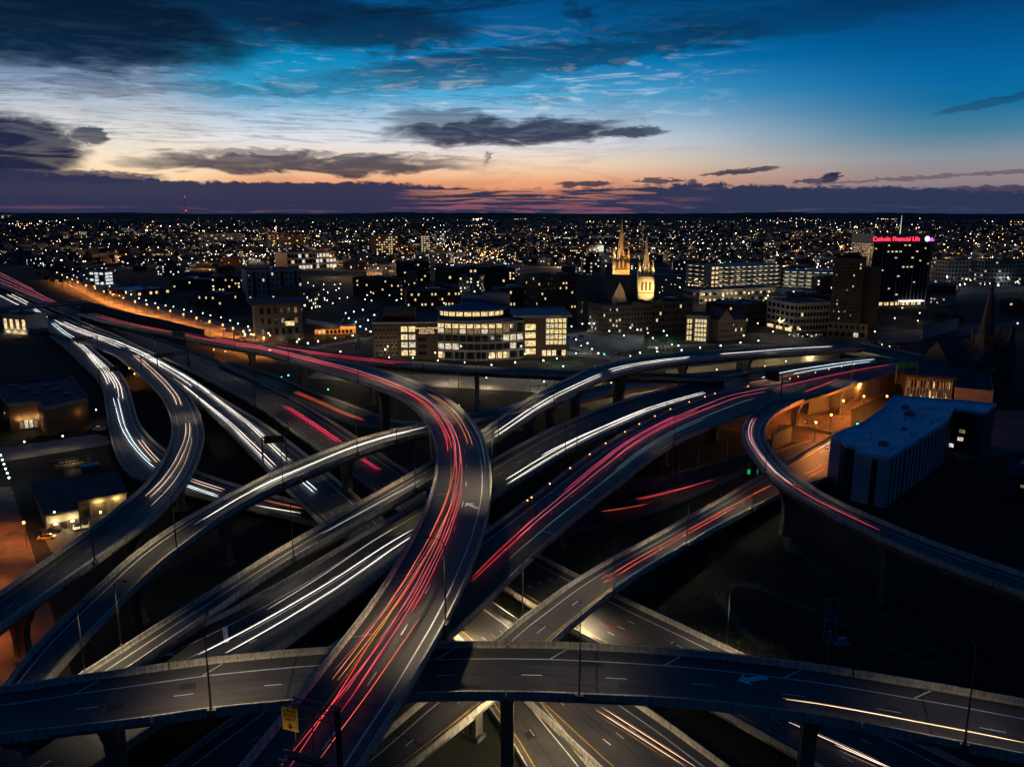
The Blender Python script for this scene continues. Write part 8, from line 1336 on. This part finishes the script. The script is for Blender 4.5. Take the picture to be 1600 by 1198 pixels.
# big blue service sign frame at lower right
p = at(1293, 1030, 0); r = thing('billboard', 'tall narrow blue billboard frame seen edge on at lower right', 'billboard', p, .3); mb = MB(); mb.cone((0, 0), .35, .3, 0, 6, 8); mb.build('post', STEEL, r)
mb = MB()
for x in (-1.4, 1.4): mb.tube([(x, 0, 3.5), (x, 0, 13)], .09, 5)
for z_ in (4, 6.2, 8.4, 10.6, 12.8): mb.tube([(-1.4, 0, z_), (1.4, 0, z_)], .07, 5); mb.tube([(-1.4, 0, z_), (1.4, 0, max(3.6, z_ - 2.2))], .05, 4)
mb.box(1.4, -.9, 3.0, 4.2, .3, 3.15); mb.box(2.0, -.5, 3.2, 3.8, .2, 4.2); mb.build('frame', mat('frame_blue', (.18, .26, .40), .5, metal=.3), r)
# ------------------------------------------------------------------ amber beacons on the parapet of the broad viaduct
AMB = emit('beacon_amber', (1, .42, .12), 5.0)
DRUM = mat('drum_orange', (.55, .13, .03), .6); rd = RD['red_mainline']
BE = [(823, 783, 1), (825, 778, 2), (855, 757, 1), (886, 732, 1), (915, 710, 1), (942, 693, 1), (970, 675, 1), (994, 663, 1), (1019, 651, 1), (1046, 640, 1), (1076, 629, 1), (1100, 621, 2), (1118, 616, 1), (1165, 604, 1), (1238, 593, 0), (1250, 590, 0), (1282, 584, 0), (1308, 580, 0), (1330, 576, 0), (1352, 573, 0)]
for k, (x, y, c) in enumerate(BE):
    j = min(range(rd.N), key=lambda q: (rd.n[q].xy - at(x, y, rd.n[q].z + 1).xy).length); best = min((abs((rd.fr(j + f)[0].xy - at(x, y, rd.fr(j)[0].z + 1).xy).dot(rd.fr(j + f)[1].xy)), j + f) for f in [t * .1 - 1 for t in range(21)])[1]
    p, d, rr, w = rd.fr(best); q = p + rr * (w - 1.0); r = thing('warning_beacon', 'orange drum with an amber beacon along the parapet of the broad viaduct', 'warning beacon', q, 0, 'amber beacons on the viaduct')
    mb = MB(); mb.cone((0, 0), .42, .30, .02, 1.25, 10); mb.build('drum', DRUM, r); mb = MB(); mb.cone((0, 0), .40, .38, .35, .5, 10); mb.cone((0, 0), .36, .34, .75, .9, 10); mb.build('stripe', WHITE, r); mb = MB(); mb.box(-.16, -.1, 1.25, .16, .1, 1.52); mb.build('lens', AMB, r)
for k, (x, y, z) in enumerate(((1241, 763, 15), (1379, 841, 17), (1157, 667, 14), (1180, 637, 14), (1210, 616, 13))):
    p = at(x, y, z); r = thing('object_marker', 'small yellow marker plate on the parapet of the loop ramp', 'marker', p, 0, 'yellow markers on the loop ramp'); mb = MB(); mb.box(-.3, -.05, .25, .3, .05, 1.3); mb.build('plate', SIGN_Y, r); mb = MB(); mb.box(-.06, .05, -.2, .06, .12, 1.2); mb.build('post', STEEL, r)
# ------------------------------------------------------------------ traffic signals
GRN = emit('signal_green', (.05, 1, .62), 9.0)
for x, y, lb in ((513, 607, 'green traffic signal under the S flyover, lower right of three'), (440, 588, 'green traffic signal under the S flyover, left of three'), (451, 585, 'green traffic signal under the S flyover, middle of three'), (944, 552, 'green traffic signal in front of the walk'), (1339, 660, 'green traffic signal on the sodium lit street')):
    p = at(x, y, 5); r = thing('traffic_signal', lb, 'traffic signal', (p.x, p.y, 0)); mb = MB(); mb.cone((0, 0), .12, .09, 0, 5.6, 6); mb.build('post', DARKSTEEL, r); mb = MB(); mb.box(-.3, -.4, 4.3, .3, -.1, 5.7); hd = mb.build('signal_head', BLACKM, r); mb = MB(); mb.box(-.26, -.5, 4.4, .26, -.4, 4.9); mb.build('lens', GRN, hd)
# signal mast over the pale crossing
p = at(828, 625, 0); r = thing('signal_mast', 'black traffic signal mast with a long arm over the pale crossing', 'traffic signal', p); mb = MB(); mb.cone((0, 0), .16, .12, 0, 7, 7); mb.tube([(0, 0, 6.6), (9, 2, 7.2)], .1, 5); mb.build('mast', BLACKM, r)
for x in (4, 7.5): mb = MB(); mb.box(x - .2, x * .22 - .2, 6.0, x + .2, x * .22 + .2, 7.1); mb.build('signal_head', BLACKM, r)
# ------------------------------------------------------------------ cars
PAINTS = {'white': mat('paint_white', (.7, .7, .7), .3), 'black': mat('paint_black', (.02, .02, .022), .25), 'silver': mat('paint_silver', (.35, .36, .38), .3, metal=.4), 'red': mat('paint_red', (.3, .02, .02), .3), 'yellow': mat('paint_yellow', (.32, .2, .05), .3)}
TYRE = mat('tyre', (.02, .02, .02), .8); HL = emit('headlight', (1, .95, .85), 10); TL = emit('taillight', (1, .05, .04), 4); LAMP_OFF = mat('lamp_glass', (.5, .5, .5), .2)
def car(label, p, rz, paint, group=None, lights=False, black_roof=False):
    r = thing('car', label, 'car', p, rz, group); mb = MB(); sec = [(-2.25, .45, .78, .80), (-1.6, .32, .95, .88), (-.6, .3, 1.0, .9), (.9, .3, .98, .9), (1.8, .34, .86, .86), (2.25, .48, .7, .74)]; pv = None
    for x, z0, z1, w in sec:
        ring = [(x, -w, z0), (x, w, z0), (x, w, z1 - .12), (x, w - .12, z1), (x, -w + .12, z1), (x, -w, z1 - .12)]
        if pv:
            for j in range(6): mb.quad(pv[j], pv[(j + 1) % 6], ring[(j + 1) % 6], ring[j])
        else: mb.poly(ring[::-1])
        pv = ring
    mb.poly(pv); mb.build('body', PAINTS[paint], r); mb = MB(); lo = [(-1.75, .95), (-1.1, 1.45), (.35, 1.45), (1.15, .97)]
    for (x0, z0), (x1, z1) in zip(lo, lo[1:]): w0, w1 = (.80 if z0 < 1.2 else .62), (.80 if z1 < 1.2 else .62); mb.quad((x0, -w0, z0), (x1, -w1, z1), (x1, w1, z1), (x0, w0, z0))
    for s_ in (-1, 1): mb.poly([(x, s_ * (.80 if z < 1.2 else .62), z) for x, z in (lo if s_ < 0 else lo[::-1])])
    mb.build('cabin_glass', GLASS, r); mb = MB(); mb.box(-1.08, -.6, 1.45, .33, .6, 1.49); mb.build('car_roof', PAINTS['black' if black_roof else paint], r)
    for x in (-1.4, 1.4):
        for s_ in (-1, 1): mb = MB(); mb.cone((0, 0), .33, .33, -.1, .1, 12); put('wheel', mb.mesh('wheel', [TYRE]), r, (x, s_ * .82, .33), (math.pi / 2, 0, 0))
    for s_ in (-1, 1): mb = MB(); mb.box(2.15, s_ * .6 - .16, .58, 2.29, s_ * .6 + .16, .74); mb.build('headlight', HL if lights else LAMP_OFF, r); mb = MB(); mb.box(-2.29, s_ * .62 - .16, .62, -2.2, s_ * .62 + .16, .78); mb.build('taillight', TL if lights else PAINTS['red'], r)
car('white car with a black rear parked by the garage, left one', at(120, 826, 0), R_(-60), 'white', None, False, True); car('white car with a black rear parked by the garage, right one', at(134, 823, 0), R_(-62), 'white', None, False, True)
car('yellowish car parked under the lamp beside the garage', at(74, 842, 0), R_(15), 'yellow'); car('dark car parked behind the yellowish one by the garage', at(84, 832, 0), R_(15), 'black')
car('white car waiting in front of the brick station', at(156, 672, 0), R_(10), 'white')
car('pale car on the sodium lit street inside the loop', at(1266, 661, .1), R_(-8), 'silver', None, True)
for k in range(9): car('parked car in the row along the near end of the avenue', at(316 + 8 * k, 503 + 3.0 * k, 0), R_(-22), random.choice(('silver', 'black', 'white', 'yellow')), 'cars parked along the avenue')
for k in range(7): car('car with lights on in the queue before the tan podium', at(1238 + 7 * k, 524 + (k % 2) * 2.6, 0), R_(178), random.choice(('silver', 'black', 'white')), 'cars queuing before the tower', True)
for x, y in ((888, 529), (899, 530), (908, 527), (904, 533), (922, 519)): car('parked car at the left end of the empty parking lot', at(x, y, .05), R_(random.uniform(-20, 20)), random.choice(('silver', 'white', 'black')), 'cars in the empty lot')
for k, (x, y) in enumerate(((1384, 540), (1396, 543), (1500, 640 + 24))): car('car with lights on crossing the dark overpass' if k < 2 else 'car with lights on behind the white roofed block', at(x, y, 9.05 if k < 2 else .1), R_(170), 'silver', 'cars on the overpass' if k < 2 else None, True)
# radio mast on the skyline
p = at(291, 338, 0); r = thing('radio_mast', 'thin radio mast with red lights on the left skyline', 'radio mast', p); mb = MB(); k_ = p.length / FPX; mb.tube([(0, 0, 0), (0, 0, 27 * k_)], .55 * k_, 4, r1=.2 * k_); mb.build('mast', DARKSTEEL, r); mb = MB(); mb.cone((0, 0), .8 * k_, .8 * k_, 26 * k_, 27.6 * k_, 6); mb.cone((0, 0), 1.0 * k_, 1.0 * k_, 7 * k_, 8.4 * k_, 6); mb.build('mast_light', FM[4], r)
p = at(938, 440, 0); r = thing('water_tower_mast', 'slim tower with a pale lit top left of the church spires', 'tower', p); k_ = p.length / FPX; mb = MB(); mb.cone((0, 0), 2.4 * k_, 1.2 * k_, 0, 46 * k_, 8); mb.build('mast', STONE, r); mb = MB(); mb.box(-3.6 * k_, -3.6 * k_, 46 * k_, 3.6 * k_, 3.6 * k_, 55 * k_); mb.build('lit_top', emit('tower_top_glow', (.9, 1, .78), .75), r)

# low wooded ridge closing the plain
random.seed(8); mb = MB(); prev = None; hz = 88.0
for k in range(241):
    an_ = R_(-60 + k * .5); rr = 15000 + 900 * math.sin(k * .21); h_ = 84 + 10 * (math.sin(k * .13) + math.sin(k * .37 + 1) * .6 + random.uniform(-.5, .5)); a = Vector((rr * math.sin(an_), rr * math.cos(an_), 0)); f_ = a * .9; t_ = Vector((a.x, a.y, h_)); b_ = a * 1.25
    if prev: mb.quad(prev[0], f_, t_, prev[1]); mb.quad(prev[1], t_, b_, prev[2])
    prev = (f_, t_, b_)
o = mb.build('hills', LEAF); o['kind'] = 'structure'; o['label'] = 'low dark wooded ridge along the horizon'
